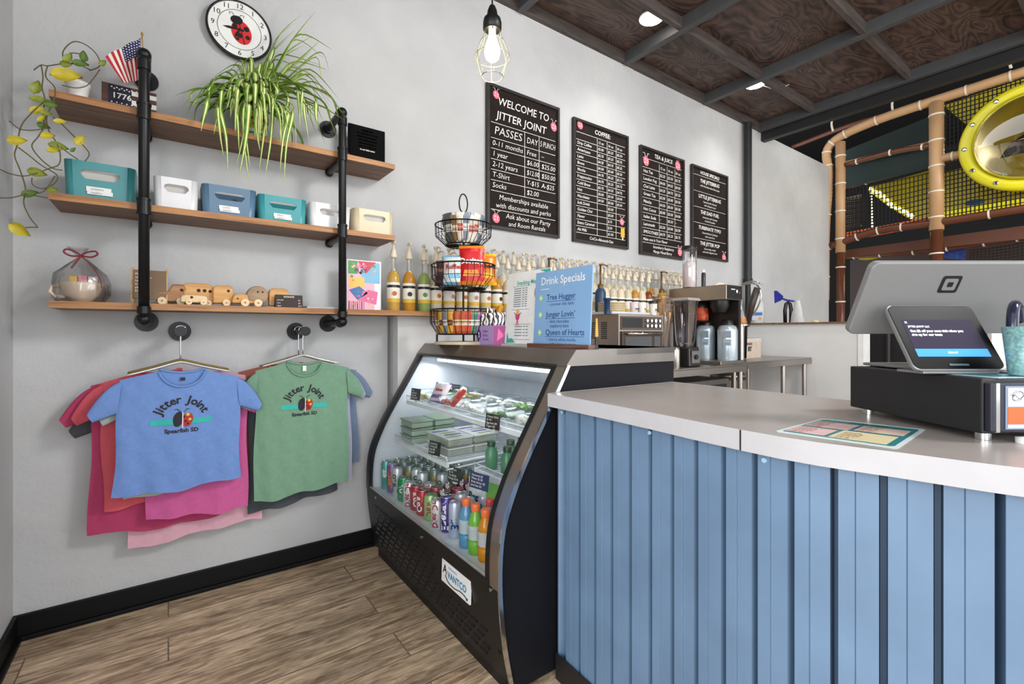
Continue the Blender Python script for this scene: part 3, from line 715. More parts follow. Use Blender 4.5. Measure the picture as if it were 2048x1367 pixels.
for h_ in (((440, 200, 456, 345, .05)), ((470, 190, 478, 300, .06)), ((488, 210, 500, 375, .05)), ((500, 200, 478, 352, .04)), ((515, 210, 520, 300, .05)), ((545, 200, 530, 355, .06)), ((585, 215, 568, 365, .05)), ((575, 190, 560, 270, .06)),
           ((452, 170, 428, 268, .06)), ((425, 185, 402, 262, .07)), ((405, 190, 372, 232, .07)), ((395, 180, 362, 216, .05)), ((610, 200, 632, 268, .05)), ((625, 190, 650, 290, .06)), ((640, 200, 678, 286, .05)), ((600, 180, 618, 282, .07)), ((555, 180, 545, 250, .07)), ((535, 170, 522, 262, .06)), ((465, 160, 446, 240, .07)), ((480, 165, 470, 262, .06)), ((430, 160, 410, 235, .05)), ((655, 190, 690, 268, .03)), ((495, 160, 492, 258, .07)), ((512, 160, 510, 275, .07)), ((590, 170, 600, 255, .06))):
    hang(*h_, w0=r2.uniform(.008, .011)); hang(h_[0]+r2.uniform(-12, 12), h_[1]+r2.uniform(-8, 20), h_[2]+r2.uniform(-14, 14), h_[3]-r2.uniform(15, 50), h_[4]*.7, w0=r2.uniform(.006, .009))
def rise(mx, my, tx, ty, Y, w0=.0075):
    m_ = at(mx, my, Y=Y)-pc; e_ = at(tx, ty, Y=Y-.02)-pc; leaf_path([cr, cr.lerp(m_, .55)+Vector((0, 0, .015)), m_, e_], w0)
for q_ in ((560, 70, 605, 28, 2.68), (590, 75, 630, 24, 2.66), (600, 70, 665, 100, 2.65), (575, 105, 625, 72, 2.70), (610, 110, 640, 82, 2.63), (590, 125, 655, 140, 2.60), (640, 105, 658, 142, 2.66), (620, 140, 676, 196, 2.62), (560, 110, 640, 130, 2.7), (620, 150, 660, 205, 2.58), (575, 140, 640, 165, 2.64), (630, 165, 680, 215, 2.64), (540, 110, 590, 60, 2.72), (470, 130, 420, 160, 2.66), (450, 145, 395, 190, 2.64), (480, 120, 440, 175, 2.62), (500, 115, 470, 150, 2.6), (520, 125, 500, 180, 2.58), (545, 140, 560, 190, 2.57)):
    rise(*q_, w0=r2.uniform(.006, .009)); rise(q_[0]-8, q_[1]+10, q_[2]-16, q_[3]+18, q_[4]+.02, .006)
for i in range(46):
    az = R(r2.uniform(-190, 10)); leaf(az, r2.uniform(.22, .40), R(r2.uniform(10, 48)), R(r2.uniform(90, 140)), r2.uniform(.006, .009))
fol.build('foliage', [G1, G2], t)
# ---------------------------------------------------------------- framed certificate + red ornament
x0 = at(697, 270, Y=2.72).x; x1 = at(770, 270, Y=2.72).x; zt = at(700, 242, Y=2.72).z
t = thing('framed_certificate', 'small black framed plaque with white lettering at the top shelf end', 'picture frame', ((x0+x1)/2, 2.72, Z1)); W = x1-x0; H = zt-Z1-.01
f = MB(); f.b2(-W/2, W/2, 0, .016, 0, H); f.b2(-W/2+.008, W/2-.008, -.004, 0, .008, H-.008); f.build('frame', mat('matte_black', '#0e0e0f', .9, spec=.1), t, .0015)
c = MB()
for i, s in enumerate(('thank you', 'For supporting our local', 'family business and for', 'all the smiles, play and', 'coffee shared with us', 'every day of the year', 'in our little town')):
    c.text(s, 0, H-.026-i*.0185, .0125 if i else .016, -.006, 0, 'CENTER', bold=.03, fit=W*.84); c.build('white_lettering', CHALKW, t)
f.M = Matrix.Identity(4)
t = thing('red_ornament', 'little red ornament beside the right pipe on the top shelf', 'ornament', (at(697, 300, Y=2.66).x, 2.66, Z1))
MB().sphere((0, 0, .014), .014).sphere((.018, 0, .012), .012).build('body', mat('ornament_red', '#a5221f', .3), t)
MB().cyl((0, 0, .027), (0, 0, .034), .003).build('stem', BLACK, t)
# ================================================================ bottom shelf
# gift mug in cellophane
MX = at(163, 600, Y=2.68).x
t = thing('gift_mug', 'cream latte mug wrapped in clear cellophane with a burgundy bow', 'gift', (MX, 2.68, Z3))
MB().lathe([(.03, 0), (.034, .004), (.06, .03), (.072, .07), (.074, .082), (.07, .082), (.066, .07), (.03, .012)], seg=28, M=Matrix.Diagonal((.95, .95, 1, 1))).build('mug', mat('cream_ceramic', '#d9c3ab', .35), t)
MB().tube([(-.06, -.02, .068), (-.085, -.03, .062), (-.092, -.035, .04), (-.075, -.03, .022), (-.05, -.02, .02)], .007, 10).build('handle', MATS['cream_ceramic'], t)
MB().box((-.025, 0, .085), (.026, .03, .05)).build('treat', mat('treat_yellow', '#dcb23c', .5), t, .003)
MB().box((.004, 0, .087), (.028, .03, .055)).build('treat', mat('treat_pink', '#d98a94', .5), t, .003)
MB().box((.036, .005, .086), (.03, .03, .05)).build('treat', mat('treat_striped', '#d8d2cc', .5, 0, .4, 120), t, .003)
wr = MB(); P = []
for j, (r, z) in enumerate(((.075, .003), (.088, .03), (.09, .08), (.08, .12), (.05, .15), (.016, .185), (.008, .195), (.02, .212), (.034, .23))):
    P.append([(r*(1+.10*math.sin(i*2.7+j))*math.cos(2*math.pi*i/36)-(.0 if j < 6 else .004*j-.02), r*(1+.1*math.sin(i*2.7+j))*math.sin(2*math.pi*i/36)*.8, z) for i in range(36)])
wr.grid(P, closed=True); wr.build('cellophane', glass('cellophane', (.93, .93, .93), .35, .15), t)
bw = MB()
def loop(sx): return [(0, -.012, .197), (sx*.02, -.014, .212), (sx*.045, -.016, .218), (sx*.052, -.016, .205), (sx*.03, -.014, .192), (0, -.012, .196)]
for sx in (-1, 1): bw.tube(smooth(loop(sx)), .0035, 6)
bw.tube(smooth([(0, -.012, .195), (-.012, -.02, .17), (-.028, -.03, .14)]), [.004]*9, 6); bw.tube(smooth([(0, -.012, .195), (.03, -.03, .16), (.06, -.05, .11), (.07, -.055, .06)]), .0018, 6)
bw.build('bow', mat('burgundy_ribbon', '#7b1626', .5), t)

# A-frame sign
AF = wood('craft_pine', '#b98f58', '#d8b47e', (3, 30, 30), .5)
x0 = at(250, 600, Y=2.66).x; x1 = at(335, 600, Y=2.66).x; H = at(275, 535, Y=2.68).z-Z3
t = thing('tent_sign', 'brown wooden A-frame tabletop sign behind the left pipe', 'sign', (x0+.02, 2.68, Z3))
Wd = x1-x0-.02
for s_, y0 in ((-1, -.05), (1, .05)):
    m = MB()
    for xx in (0, Wd-.012):
      m = MB(); m.add([(xx, y0, 0), (xx+.012, y0, 0), (xx+.012, y0+s_*-.008, 0), (xx, y0+s_*-.008, 0), (xx+.0, s_*.001, H), (xx+.012, s_*.001, H), (xx+.012, s_*-.007, H), (xx, s_*-.007, H)], [(0, 1, 2, 3), (4, 5, 6, 7), (0, 1, 5, 4), (1, 2, 6, 5), (2, 3, 7, 6), (3, 0, 4, 7)])
      m.build('leg', AF, t)
sl = math.atan2(.05, H); MS = Matrix.Translation((0, -.052, 0)) @ Matrix.Rotation(-sl, 4, 'X')
m = MB(MS); m.b2(.006, Wd-.004, 0, .004, .022, H-.002, 0)
for i, s in enumerate(('PLAY', 'cafe & toys', 'handmade', 'in the hills', 'please ask', '$12 each')): m.text(s, .014, H-.022-i*.016, .013, -.0006, 1)
m.build('board', [mat('brown_board', '#7d6650', .6), CHALKW], t)
# toys
TW = [wood('toy_wood_honey', '#c48a45', '#dfae6c', (4, 30, 30), .45), wood('toy_wood_pale', '#d8b98a', '#eed6ae', (4, 30, 30), .45), wood('toy_wood_brown', '#8a5a34', '#b58250', (4, 30, 30), .45), wood('toy_wood_striped', '#7b6248', '#b39672', (2, 60, 10), .45)]
HOLE = mat('toy_hole', '#3a2616', .8)
def toy(pxa, pxb, ptop, col, wheels, wr, holes, label, shape='bus', y=2.665, name='wooden_toy_car'):
    xa, xb = at(pxa, 600, Y=y).x, at(pxb, 600, Y=y).x; L = xb-xa; H = at((pxa+pxb)/2, ptop, Y=y).z-Z3
    t = thing(name, label, 'toy', ((xa+xb)/2, y, Z3), 0, 'wooden toys on the bottom shelf')
    z0 = wr*.8
    if shape == 'bus': pr = [(-.5, z0/H), (.5, z0/H), (.5, .75), (.42, .95), (.25, 1), (-.32, 1), (-.47, .9), (-.5, .7)]
    elif shape == 'round': pr = [(.5*math.cos(a), .56+.44*math.sin(a)) for a in [R(q) for q in range(-60, 245, 18)]]
    elif shape == 'dog': pr = [(-.5, z0/H), (.45, z0/H), (.5, .45), (.4, .6), (.5, .8), (.4, 1), (.05, 1), (-.1, .65), (-.42, .6), (-.5, .5)]
    elif shape == 'truck': pr = [(-.5, z0/H), (.5, z0/H), (.5, .45), (.1, .5), (.05, .95), (-.1, 1), (-.35, 1), (-.45, .8), (-.5, .5)]
    MB().prism([(a*L, b_*H) for a, b_ in pr], -.022, .022, M=FRONT).build('body', TW[col], t, .006, seg=3)
    for wx in wheels:
        for sy in (-1, 1):
            wb = MB(); wb.cyl((wx*L, sy*.022, wr), (wx*L, sy*.034, wr), wr, seg=20, m=0); wb.cyl((wx*L, sy*.034, wr), (wx*L, sy*.0355, wr), wr*.25, seg=10, m=1)
            wb.build('wheel', [TW[1], TW[2]], t, .0015)
    hb = MB()
    for hx, hz, hr in holes: hb.cyl((hx*L, -.0215, hz*H), (hx*L, -.0228, hz*H), hr, seg=14)
    if holes: hb.build('window', HOLE, t)
toy(312, 372, 568, 2, (-.3, .32), .0165, ((.35, .72, .007),), 'dark brown wooden toy dog on wheels right of the left pipe', 'dog')
toy(362, 428, 567, 0, (-.3, .32), .013, ((.02, .68, .008), (.2, .68, .008), (.37, .66, .007)), 'honey coloured wooden toy bus with three round windows', 'bus', 2.69)
toy(361, 415, 590, 1, (-.2, .34), .0125, ((-.1, .75, .006),), 'low pale wooden toy car in front of the three-window bus', 'bus', 2.625)
toy(425, 466, 571, 0, (.15,), .016, ((.25, .74, .0065),), 'small wooden toy van with a single window and one visible wheel', 'bus', 2.665)
toy(463, 519, 588, 0, (-.05, .42), .018, ((-.3, .6, .004),), 'low orange wooden toy tractor with one large pale wheel', 'truck', 2.635)
toy(492, 536, 572, 3, (), .006, ((.0, .72, .0045), (.22, .72, .0045)), 'round striped wooden toy behind the tractor', 'round', 2.70)
toy(537, 577, 577, 0, (.3,), .012, (), 'wooden toy half hidden behind the small black sign', 'bus', 2.69)
# small black sign
x0 = at(551, 600, Y=2.63).x; x1 = at(606, 600, Y=2.63).x; W = x1-x0
t = thing('tent_sign', 'small dark brown folded price sign right of the wooden toys', 'sign', ((x0+x1)/2, 2.63, Z3))
m = MB(Matrix.Rotation(R(-12), 4, 'X')); m.b2(-W/2, W/2, 0, .003, .001, .068, 0)
m.text('DONATE', 0, .057, .012, -.0006, 1, 'CENTER', bold=.02)
for i, (a, b_) in enumerate((('animals', '$6'), ('cars', '$8'), ('signs', '$12'))): m.text(a, -W/2+.008, .04-i*.015, .010, -.0006, 1); m.text(b_, W/2-.022, .04-i*.015, .010, -.0006, 1)
m.build('front_panel', [mat('dark_brown_card', '#33231d', .6), CHALKW], t)
MB(Matrix.Translation((0, .04, 0)) @ Matrix.Rotation(R(18), 4, 'X')).b2(-W/2, W/2, 0, .003, .001, .064).build('back_panel', MATS['dark_brown_card'], t)
# stack of papers
x0 = at(608, 600, Y=2.66).x; x1 = at(686, 600, Y=2.66).x
m = MB()
for i in range(6): m.box(((x0+x1)/2+rnd.uniform(-.002, .002), 2.69, Z3+.001+.0016*i), (x1-x0, .19, .0012), i % 2)
tag(m.build('paper_stack', [WHITE, mat('paper_blue_edge', '#8c9aa6', .6)]), 'low stack of white papers on the bottom shelf', 'paper')
# pink picture sheet standing against the wall end
x0 = at(694, 600, Y=2.70).x; x1 = at(762, 600, Y=2.70).x; zt = at(720, 520, Y=2.70).z
W = x1-x0; H = zt-Z3
t = thing('activity_poster', 'bright pink and teal picture sheet standing right of the pipe', 'poster', (x0, 2.70, Z3))
m = MB(); m.b2(0, W, 0, .006, 0, H, 0); rr = random.Random(4)
cols = ['#f4f4f6', '#e36f9c', '#c9344d', '#4d9a54', '#7db7d8', '#f0c060', '#f6b8c8', '#3f6fae', '#e8884a', '#5b2c54']
m.rect(.004, W*.8, .004, H-.004, -.001, 6); m.rect(.006, W*.3, H*.72, H*.98, -.0014, 3); m.rect(W*.4, W*.96, H*.55, H*.97, -.0014, 4); m.add([(W*.3, -.0018, H*.98), (W*.85, -.0018, H*.98), (W*.55, -.0018, H*.74)], [(0, 1, 2)], 2)
m.rect(W*.05, W*.5, H*.45, H*.66, -.0016, 5); m.add([(W*.05, -.002, H*.4), (W*.3, -.002, H*.2), (W*.6, -.002, H*.35), (W*.35, -.002, H*.48)], [(0, 1, 2, 3)], 7); m.add([(W*.35, -.002, H*.2), (W*.6, -.002, H*.42), (W*.9, -.002, H*.38), (W*.85, -.002, H*.12)], [(0, 1, 2, 3)], 1)
for i in range(8): m.rect(W*.04+i*.012, W*.04+i*.012+.006, .006, H*.18, -.0018, 1 if i % 2 else 9)
for i in range(30): m.disc(rr.uniform(.02, W-.02), rr.uniform(.02, H-.02), rr.uniform(.003, .009), -.0024, rr.choice([0, 1, 3, 5, 8, 6]), 9)
for k_, s in enumerate(('JUMP', 'PLAY')): m.text(s, W*.22, H*.87-k_*.024, .03, -.003, 9 if k_ else 1, bold=.03)
m.build('printed_sheet', [mat('poster_%d' % i, c_, .4) for i, c_ in enumerate(cols)], t)
# ================================================================ syrup bottles on the ledge
struct('trim_%d' % (k+1), MB().b2(1.45, 4.25, 2.60, WY, Z3-.026, Z3), SHELFW, .002)
RISE = MB(); RISE.b2(1.62, 4.2, 2.745, WY-.005, Z3, Z3+.055)
tag(RISE.build('riser_step', mat('riser_cream', '#cfc3ad', .6)), 'long low step raising the back row of syrup bottles', 'riser')
PUMP = mat('pump_beige', '#d9ccb4', .45); CLR = glass('clear_glass', (.93, .92, .88), .25, .05); LAB = mat('label_white', '#e9e4d6', .5); LABY = mat('label_yellow', '#d8b23a', .5)
liqs = [mat('syrup_amber', '#b9822a', .15), mat('syrup_gold', '#c09a4a', .15), mat('syrup_brown', '#7c3f1a', .15), mat('syrup_cream', '#d8c9ae', .25), mat('syrup_red', '#9c2f2a', .15), mat('syrup_clear', '#c9c0a8', .2), mat('syrup_green', '#8ba05a', .2)]
def syrup(liq, lab, dark=False):
    t = thing('syrup_bottle', 'syrup bottle with a pump on the ledge', 'bottle', (0, 0, 0))
    MB().lathe([(.034, 0), (.037, .006), (.037, .19), (.03, .215), (.016, .235)], seg=18).build('bottle', liq, t)
    MB().lathe([(.0165, .235), (.0135, .26), (.0135, .315)], seg=14, cap=False).build('neck', CLR, t)
    lb = MB(); lb.lathe([(.0378, .05), (.0378, .165)], seg=18, cap=False, m=0); lb.lathe([(.0381, .135), (.0381, .15)], seg=18, cap=False, m=1); lb.lathe([(.0381, .05), (.0381, .072)], seg=18, cap=False, m=2)
    lb.disc(0, .10, .014, -.0392, 3, 12); lb.build('label', [LAB, BLACK, LABY, lab], t)
    MB().lathe([(.016, .31), (.022, .316), (.021, .322), (.016, .345), (.012, .362), (.007, .365), (.007, .392), (.013, .394), (.013, .408), (.004, .410)], seg=16).tube([(0, 0, .40), (0, -.02, .403), (0, -.042, .398), (0, -.05, .388)], [.0065, .006, .005, .004], 8).build('pump', PUMP, t)
    return t
proto = []
fr = [mat('fruit_dark', '#2e1a14', .6), mat('fruit_orange', '#c7672a', .6), mat('fruit_green', '#5d8a3a', .6), mat('fruit_pink', '#c87d8a', .6)]
for i in range(7): proto.append(syrup(liqs[i], fr[i % 4]))
used = set()
def put(i, x, y, z, label, group):
    if i in used: o = dup(proto[i])
    else: o = proto[i]; used.add(i)
    o.location = (x, y, z); o.rotation_euler = (0, 0, R(rnd.uniform(-25, 25))); o['label'] = label; o['group'] = group
near = [('syrup bottle of gold liquid with a coffee label, nearest the pink sheet', 1), ('syrup bottle of deep amber liquid, second from the pink sheet', 0), ('syrup bottle of pale gold liquid with a green fruit label, beside the snack basket', 6)]
for (px, (lab, li)) in zip((787, 818, 848), near):
    put(li, at(px, 600, Y=2.655).x, 2.655, Z3, lab, 'front syrup bottles')
seq = [5, 3, 5, 3, 5, 0, 3, 2, 5, 3, 5, 3]
x = at(872, 600, Y=2.67).x; i = 0
SAUCE = [at(1098, 600, Y=2.62).x, at(1201, 600, Y=2.62).x, at(1323, 600, Y=2.62).x]
while x < 4.15:
    if min(abs(x-q) for q in SAUCE) < .084: x += .03; continue
    put(seq[i % 12], x, 2.672, Z3, 'pump-topped syrup bottle in the front row along the ledge', 'front syrup bottles'); x += .092; i += 1
x = 1.34; i = 0
while x < 1.60:
    put(seq[(i+5) % 12], x, 2.785, Z3, 'pump-topped syrup bottle standing on the ledge behind the front row', 'ledge syrup bottles'); x += .09; i += 1
x = 1.68
while x < 4.15:
    put(seq[(i+5) % 12], x, 2.80, Z3+.055, 'pump-topped syrup bottle in the raised back row against the wall', 'raised syrup bottles'); x += .092; i += 1
# gold-pump sauce bottles
def sauce(px, y, label, bc):
    x = at(px, 600, Y=y).x
    t = thing('sauce_bottle', label, 'bottle', (x, y, Z3), 0, 'gold pumped sauce bottles')
    MB().lathe([(.04, 0), (.042, .02), (.042, .19), (.03, .215), (.02, .225)], seg=18).build('bottle', bc, t)
    MB().lathe([(.022, .225), (.022, .25), (.008, .26), (.007, .40), (.012, .402), (.012, .415)], seg=12).tube([(0, 0, .408), (.03, -.01, .412), (.06, -.02, .40)], .005, 8).build('pump', mat('bronze_pump', '#6f5a34', .4, .6), t)
sauce(1098, 2.62, 'dark bottle with a bronze pump rising behind the blue sign', mat('sauce_dark', '#3a2a22', .3))
sauce(1201, 2.62, 'blue labelled bottle with a bronze pump right of the blue sign', mat('sauce_blue', '#22405e', .4))
sauce(1323, 2.62, 'amber bottle with a bronze pump at the far end of the syrup row', mat('sauce_amber', '#a8782a', .3))
# ================================================================ hooks, hangers, shirts
def cloth(name, c): return mat(name, c, .85, 0, .05, 60, .08)
CW = mat('clear_hanger', '#d9dde0', .15, .3)
HG = mat('gold_hanger', '#8c7434', .4, .4)
def shirt_fn(W, H, slv, sh, nw, flare, seed, wr=1.0, tilt=0):
    """local frame: collar base at origin, x right, z down negative. returns front surface y(x, z)"""
    q = random.Random(seed); ph = [q.uniform(0, 6.3) for _ in range(8)]
    def half(z):   # half width of the torso at height z (0 top .. -H)
        u = min(1, max(0, -z/H)); return W/2*(1+flare*u*u)+.004*math.sin(u*9+ph[6])
    def ys(x, z):
        hw = half(z); e = max(0, 1-(abs(x)/hw)**2.6); u = -z/H
        f = .020*math.sqrt(e)
        f += wr*(.011*math.sin(x*30+ph[0]+u*3)*u*u+.006*math.sin(x*68+ph[1]-u*5)*u+.0022*math.sin((x*.6-z)*45+ph[2])*(1-u)*.9+.002*math.sin((x+z)*60+ph[3]))
        return -f
    return half, ys, ph
def shirt(name, label, M, W=.44, H=.50, slv=.15, c='#6c8cc8', nw=.085, flare=.05, seed=1, prnt=None, tagc=None, tilt=0, group=None, skew=0, dropL=0, lay=1.0):
    half, ys, ph = shirt_fn(W, H, slv, .05, nw, flare, seed)
    cm = cloth('cotton_'+c.strip('#'), c); t = thing(name, label, 't-shirt', M.translation, 0, group); rot = M.copy(); rot.translation = Vector((0, 0, 0)); t.rotation_euler = rot.to_euler()
    mb = MB(); NX, NZ = 34, 30; drop = .052
    def top(x, dip):
        s_ = -drop*(abs(x)/(W/2))**1.1
        if abs(x) < nw: s_ = min(s_, -dip*math.sqrt(max(0, 1-(x/nw)**2)))
        return s_
    def sheet(dip, side):
        P = []
        for j in range(NZ+1):
            v = j/NZ; row = []
            for i in range(NX+1):
                u = -1+2*i/NX
                zt = top(u*W/2, dip); hem = -H+.012*math.sin(u*2.2+ph[4])+.006*math.sin(u*7+ph[5])+skew*u
                z = zt+(hem-zt)*v; x = u*half(z)
                y = ys(x, z) if side < 0 else -ys(x, z)*.55
                row.append((x, y*lay, z))
            P.append(row)
        mb.grid(P, 0)
    sheet(.085, -1); sheet(.03, 1)
    # sleeves: flattened tubes from the armhole outwards and down
    for s_ in (-1, 1):
        P = []; n = 14; S = 12
        for j in range(S+1):
            v = j/S
            tx = s_*(W/2-.012+slv*.72*v); tz = -drop-.004-.030*v-.115*v*v*.9      # upper edge
            bx2 = s_*(W/2+.004+slv*.42*v); bz = -.185+.012*v-.030*v*v*.8               # lower edge
            bx2 = s_*(W/2+.002+slv*.50*v); bz = -.195-.03*v
            row = []
            for i in range(n):
                a = 2*math.pi*i/n; m_ = (1-math.cos(a))/2
                x = tx+(bx2-tx)*m_; z = tz+(bz-tz)*m_
                y = -math.sin(a)*(.016+.006*v)+.003*math.sin(7*v+ph[0]+m_*6)
                row.append((x, y*lay, z))
            P.append(row)
        mb.grid(P, 0, closed=True)
    mb.build('fabric', cm, t)
    # neck rib
    nk = MB()
    for dip, s_ in ((.085, 1), (.03, -1)):
        pts = []
        for i in range(25):
            x = -nw+2*nw*i/24; z = top(x, dip) if abs(x) < nw*.999 else -drop*(nw/(W/2))**1.1
            z = -dip*math.sqrt(max(0, 1-(x/nw)**2)) if dip*math.sqrt(max(0, 1-(x/nw)**2)) > drop*(abs(x)/(W/2))**1.1 else top(x, dip)
            pts.append((x*1.03, (ys(x, z)-.002 if s_ > 0 else -ys(x, z)*.55)*lay, z-.004*s_))
        nk.tube(pts, .006, 6)
    nk.build('neckband', cm, t)
    if tagc:
        MB().b2(-.009, .009, -.004, -.002, -.062, -.034 if tagc[1] else -.048).build('neck_label', tagc[0], t)
    if prnt:
        PB = MB(); k_ = prnt
        def pj(v3): return (v3[0], ys(v3[0], v3[2])*lay-.0022-v3[1]*0, v3[2])
        R0 = .098*k_; czz = -.245*1.0
        s_ = 'Jitter Joint'; wid = [text_w(c_) if c_ != ' ' else .38 for c_ in s_]; tot = sum(wid)+.12*len(s_); a = 158; 
        span = 136
        for c_, w_ in zip(s_, wid):
            am = a-span*(w_/2+.06)/tot
            if c_ != ' ':
                g, fs = text_geo(c_, .050*k_, 'CENTER', .025)
                ca, sa = math.cos(R(am-90)), math.sin(R(am-90)); vs = []
                for p in g:
                    x_, z_ = p.x, p.y
                    vs.append(pj((R0*math.cos(R(am))+x_*ca-z_*sa, 0, czz+R0*math.sin(R(am))+x_*sa+z_*ca)))
                PB.add(vs, fs, 0)
            a -= span*(w_+.12)/tot
        def pd(x, z, rx, rz, m, off=0, n=20, rot=0):
            vs = []
            for i in range(n):
                q = 2*math.pi*i/n; xx, zz = rx*math.cos(q), rz*math.sin(q)
                X_, Z_ = x+xx*math.cos(rot)-zz*math.sin(rot), z+xx*math.sin(rot)+zz*math.cos(rot)
                p = pj((X_, 0, Z_)); vs.append((p[0], p[1]-off, p[2]))
            PB.add(vs, [tuple(range(n))], m)
        def strip(x0, x1, z0, z1, m, off=0):
            P = [[(lambda p: (p[0], p[1]-off, p[2]))(pj((x0+(x1-x0)*i/16, 0, z))) for i in range(17)] for z in (z1, z0)]; PB.grid(P, m)
        strip(-.115*k_, .115*k_, czz-.012*k_, czz+.012*k_, 2, .0)
        pd(-.014*k_, czz+.010*k_, .019*k_, .034*k_, 0, .0012, rot=-.15); pd(.020*k_, czz+.006*k_, .021*k_, .032*k_, 1, .0008, rot=-.2)
        strip(.001*k_, .0045*k_, czz-.03*k_, czz+.04*k_, 4, .0018)
        for x_, z_, r_ in ((.022, .03, .007), (.03, .008, .006), (.014, .0, .005), (.022, -.012, .005), (.008, .02, .004)): pd(x_*k_, czz+z_*k_, r_*k_, r_*k_, 3 if r_ > .0055 else 5, .0022, 10)
        for q in (-1, 1): PB.tube([pj((q*.006*k_+.002, 0, czz+.042*k_)), pj((q*.018*k_, 0, czz+.056*k_)), pj((q*.028*k_, 0, czz+.054*k_))], .0012, 4, m=0)
        g, fs = text_geo('Spearfish SD', .025*k_, 'CENTER', .03); PB.add([pj((p.x, 0, czz-.042*k_+p.y+.15*abs(p.x)*0)) for p in g], fs, 0)
        PB.build('printed_logo', [mat('print_black', '#1d1a24', .7), mat('print_red', '#b3262b', .6), mat('print_teal', '#27b3a8', .6), mat('print_yellow', '#e6c33a', .6), WHITE, mat('print_black2', '#1d1a24', .7)], t)
    return t
def hanger(loc, hookp, label, W=.40, m=None, rz=0, group='clothes hangers'):
    t = thing('clothes_hanger', label, 'hanger', loc, rz, group); m = m or CW; o_ = Vector(hookp)-Vector(loc)
    MB().tube(smooth([(-W/2, 0, -.045), (-W/4, 0, -.02), (-.03, 0, 0), (0, 0, .006), (.03, 0, 0), (W/4, 0, -.02), (W/2, 0, -.045)]), .004, 8).build('shoulder_bar', m, t)
    hz = o_.z; pts = [(0, 0, .004), (0, 0, hz-.035)]+[(.021*math.sin(R(q)), o_.y*.5+0*q, hz-.014-.021*math.cos(R(q))*1+.0) for q in range(30, 271, 24)]
    MB().tube(smooth(pts, 3), .0026, 8).build('hook', CHROME, t)
    return t
HK = []
for px0, lb in ((360, 'left black pipe-flange hook carrying the pink and blue shirts'), (596, 'right black pipe-flange hook carrying the green shirt')):
    p = at(px0, 662, Y=WY-.06); t = thing('wall_hook', lb, 'hook', (p.x, WY, p.z), 0, 'iron wall hooks')
    m = MB(); m.cyl((0, 0, 0), (0, -.012, 0), .047, seg=24); m.cyl((0, -.012, 0), (0, -.03, 0), .027, seg=18)
    for q in range(4): m.cyl((.034*math.cos(q*1.571+.6), -.011, .034*math.sin(q*1.571+.6)), (.034*math.cos(q*1.571+.6), -.016, .034*math.sin(q*1.571+.6)), .006, seg=8)
    m.build('flange', PIPE, t)
    L_ = .24
    m = MB(); m.cyl((0, -.02, 0), (0, -L_, 0), .0165, seg=16); m.cyl((0, -L_+.02, 0), (0, -L_-.004, 0), .024, seg=16); m.build('pipe_stub', PIPE, t)
    HK.append(Vector((p.x, WY, p.z)))
def place(px, py, Y, rz=0, rx=0, ry=0): return Matrix.Translation(at(px, py, Y=Y)) @ Matrix.Rotation(R(rz), 4, 'Z') @ Matrix.Rotation(R(ry), 4, 'Y') @ Matrix.Rotation(R(rx), 4, 'X')
# left stack, from the wall outwards (collar centre pixel, distance)
TG = mat('tag_black', '#16161a', .6)
gL = 'shirts on the left hook'
ls = [('charcoal t-shirt at the very back of the left stack, only a sleeve showing', 322, 765, 2.80, .44, .42, .16, '#4c4f57', 3, .0, 0),
      ('pale pink t-shirt hanging lowest at the back of the left stack', 400, 738, 2.775, .52, .80, .19, '#dba9b8', 4, .04, 0),
      ('dark rose t-shirt with its hem low on the left side of the left stack', 318, 742, 2.745, .47, .715, .16, '#b03a63', 5, .06, -.01),
      ('coral red t-shirt with its shoulder showing above the blue one', 318, 735, 2.715, .42, .60, .15, '#cf5560', 6, .02, 0),
      ('bright pink t-shirt hanging just below the blue one', 398, 748, 2.685, .40, .66, .15, '#c75a94', 7, .0, 0),
      ('pale grey green t-shirt directly behind the blue one', 362, 738, 2.66, .42, .545, .13, '#a9b3ac', 8, .03, 0)]
for lab, x, y, Y, W, H, sl_, c_, sd, fl, sk in ls:
    shirt('t_shirt', lab, place(x, y, Y, ry=rnd.uniform(-2, 2)), W, H, sl_, c_, seed=sd, flare=fl, group=gL, skew=sk, lay=.45)
shirt('t_shirt', 'blue t-shirt with the ladybug and coffee bean print, front of the left stack', place(366, 733, 2.62, ry=1.0), .45, .545, .155, '#6d8fcb', seed=2, flare=.06, prnt=1.0, tagc=(TG, 0), group=gL, lay=.6)
gR = 'shirts on the right hook'
rs = [('slate blue t-shirt at the back of the right stack', 630, 728, 2.80, .45, .60, .15, '#7487a0', 13, .02),
      ('rust brown t-shirt whose shoulder shows left of the green one', 572, 722, 2.775, .45, .68, .14, '#9a5545', 14, .02),
      ('charcoal t-shirt behind the left edge of the green one', 583, 728, 2.745, .42, .74, .12, '#454a50', 15, .05),
      ('pale lilac grey t-shirt just behind the green one', 616, 724, 2.715, .45, .66, .14, '#a9abbd', 16, .05)]
for lab, x, y, Y, W, H, sl_, c_, sd, fl in rs:
    shirt('t_shirt', lab, place(x, y, Y, ry=rnd.uniform(-2, 2)), W, H, sl_, c_, seed=sd, flare=fl, group=gR, lay=.45)
shirt('t_shirt', 'sage green t-shirt with the ladybug and coffee bean print, front of the right stack', place(609, 718, 2.67, ry=.5), .455, .70, .14, '#73997f', seed=12, flare=.03, prnt=.98, tagc=(WHITE, 1), group=gR, lay=.6)
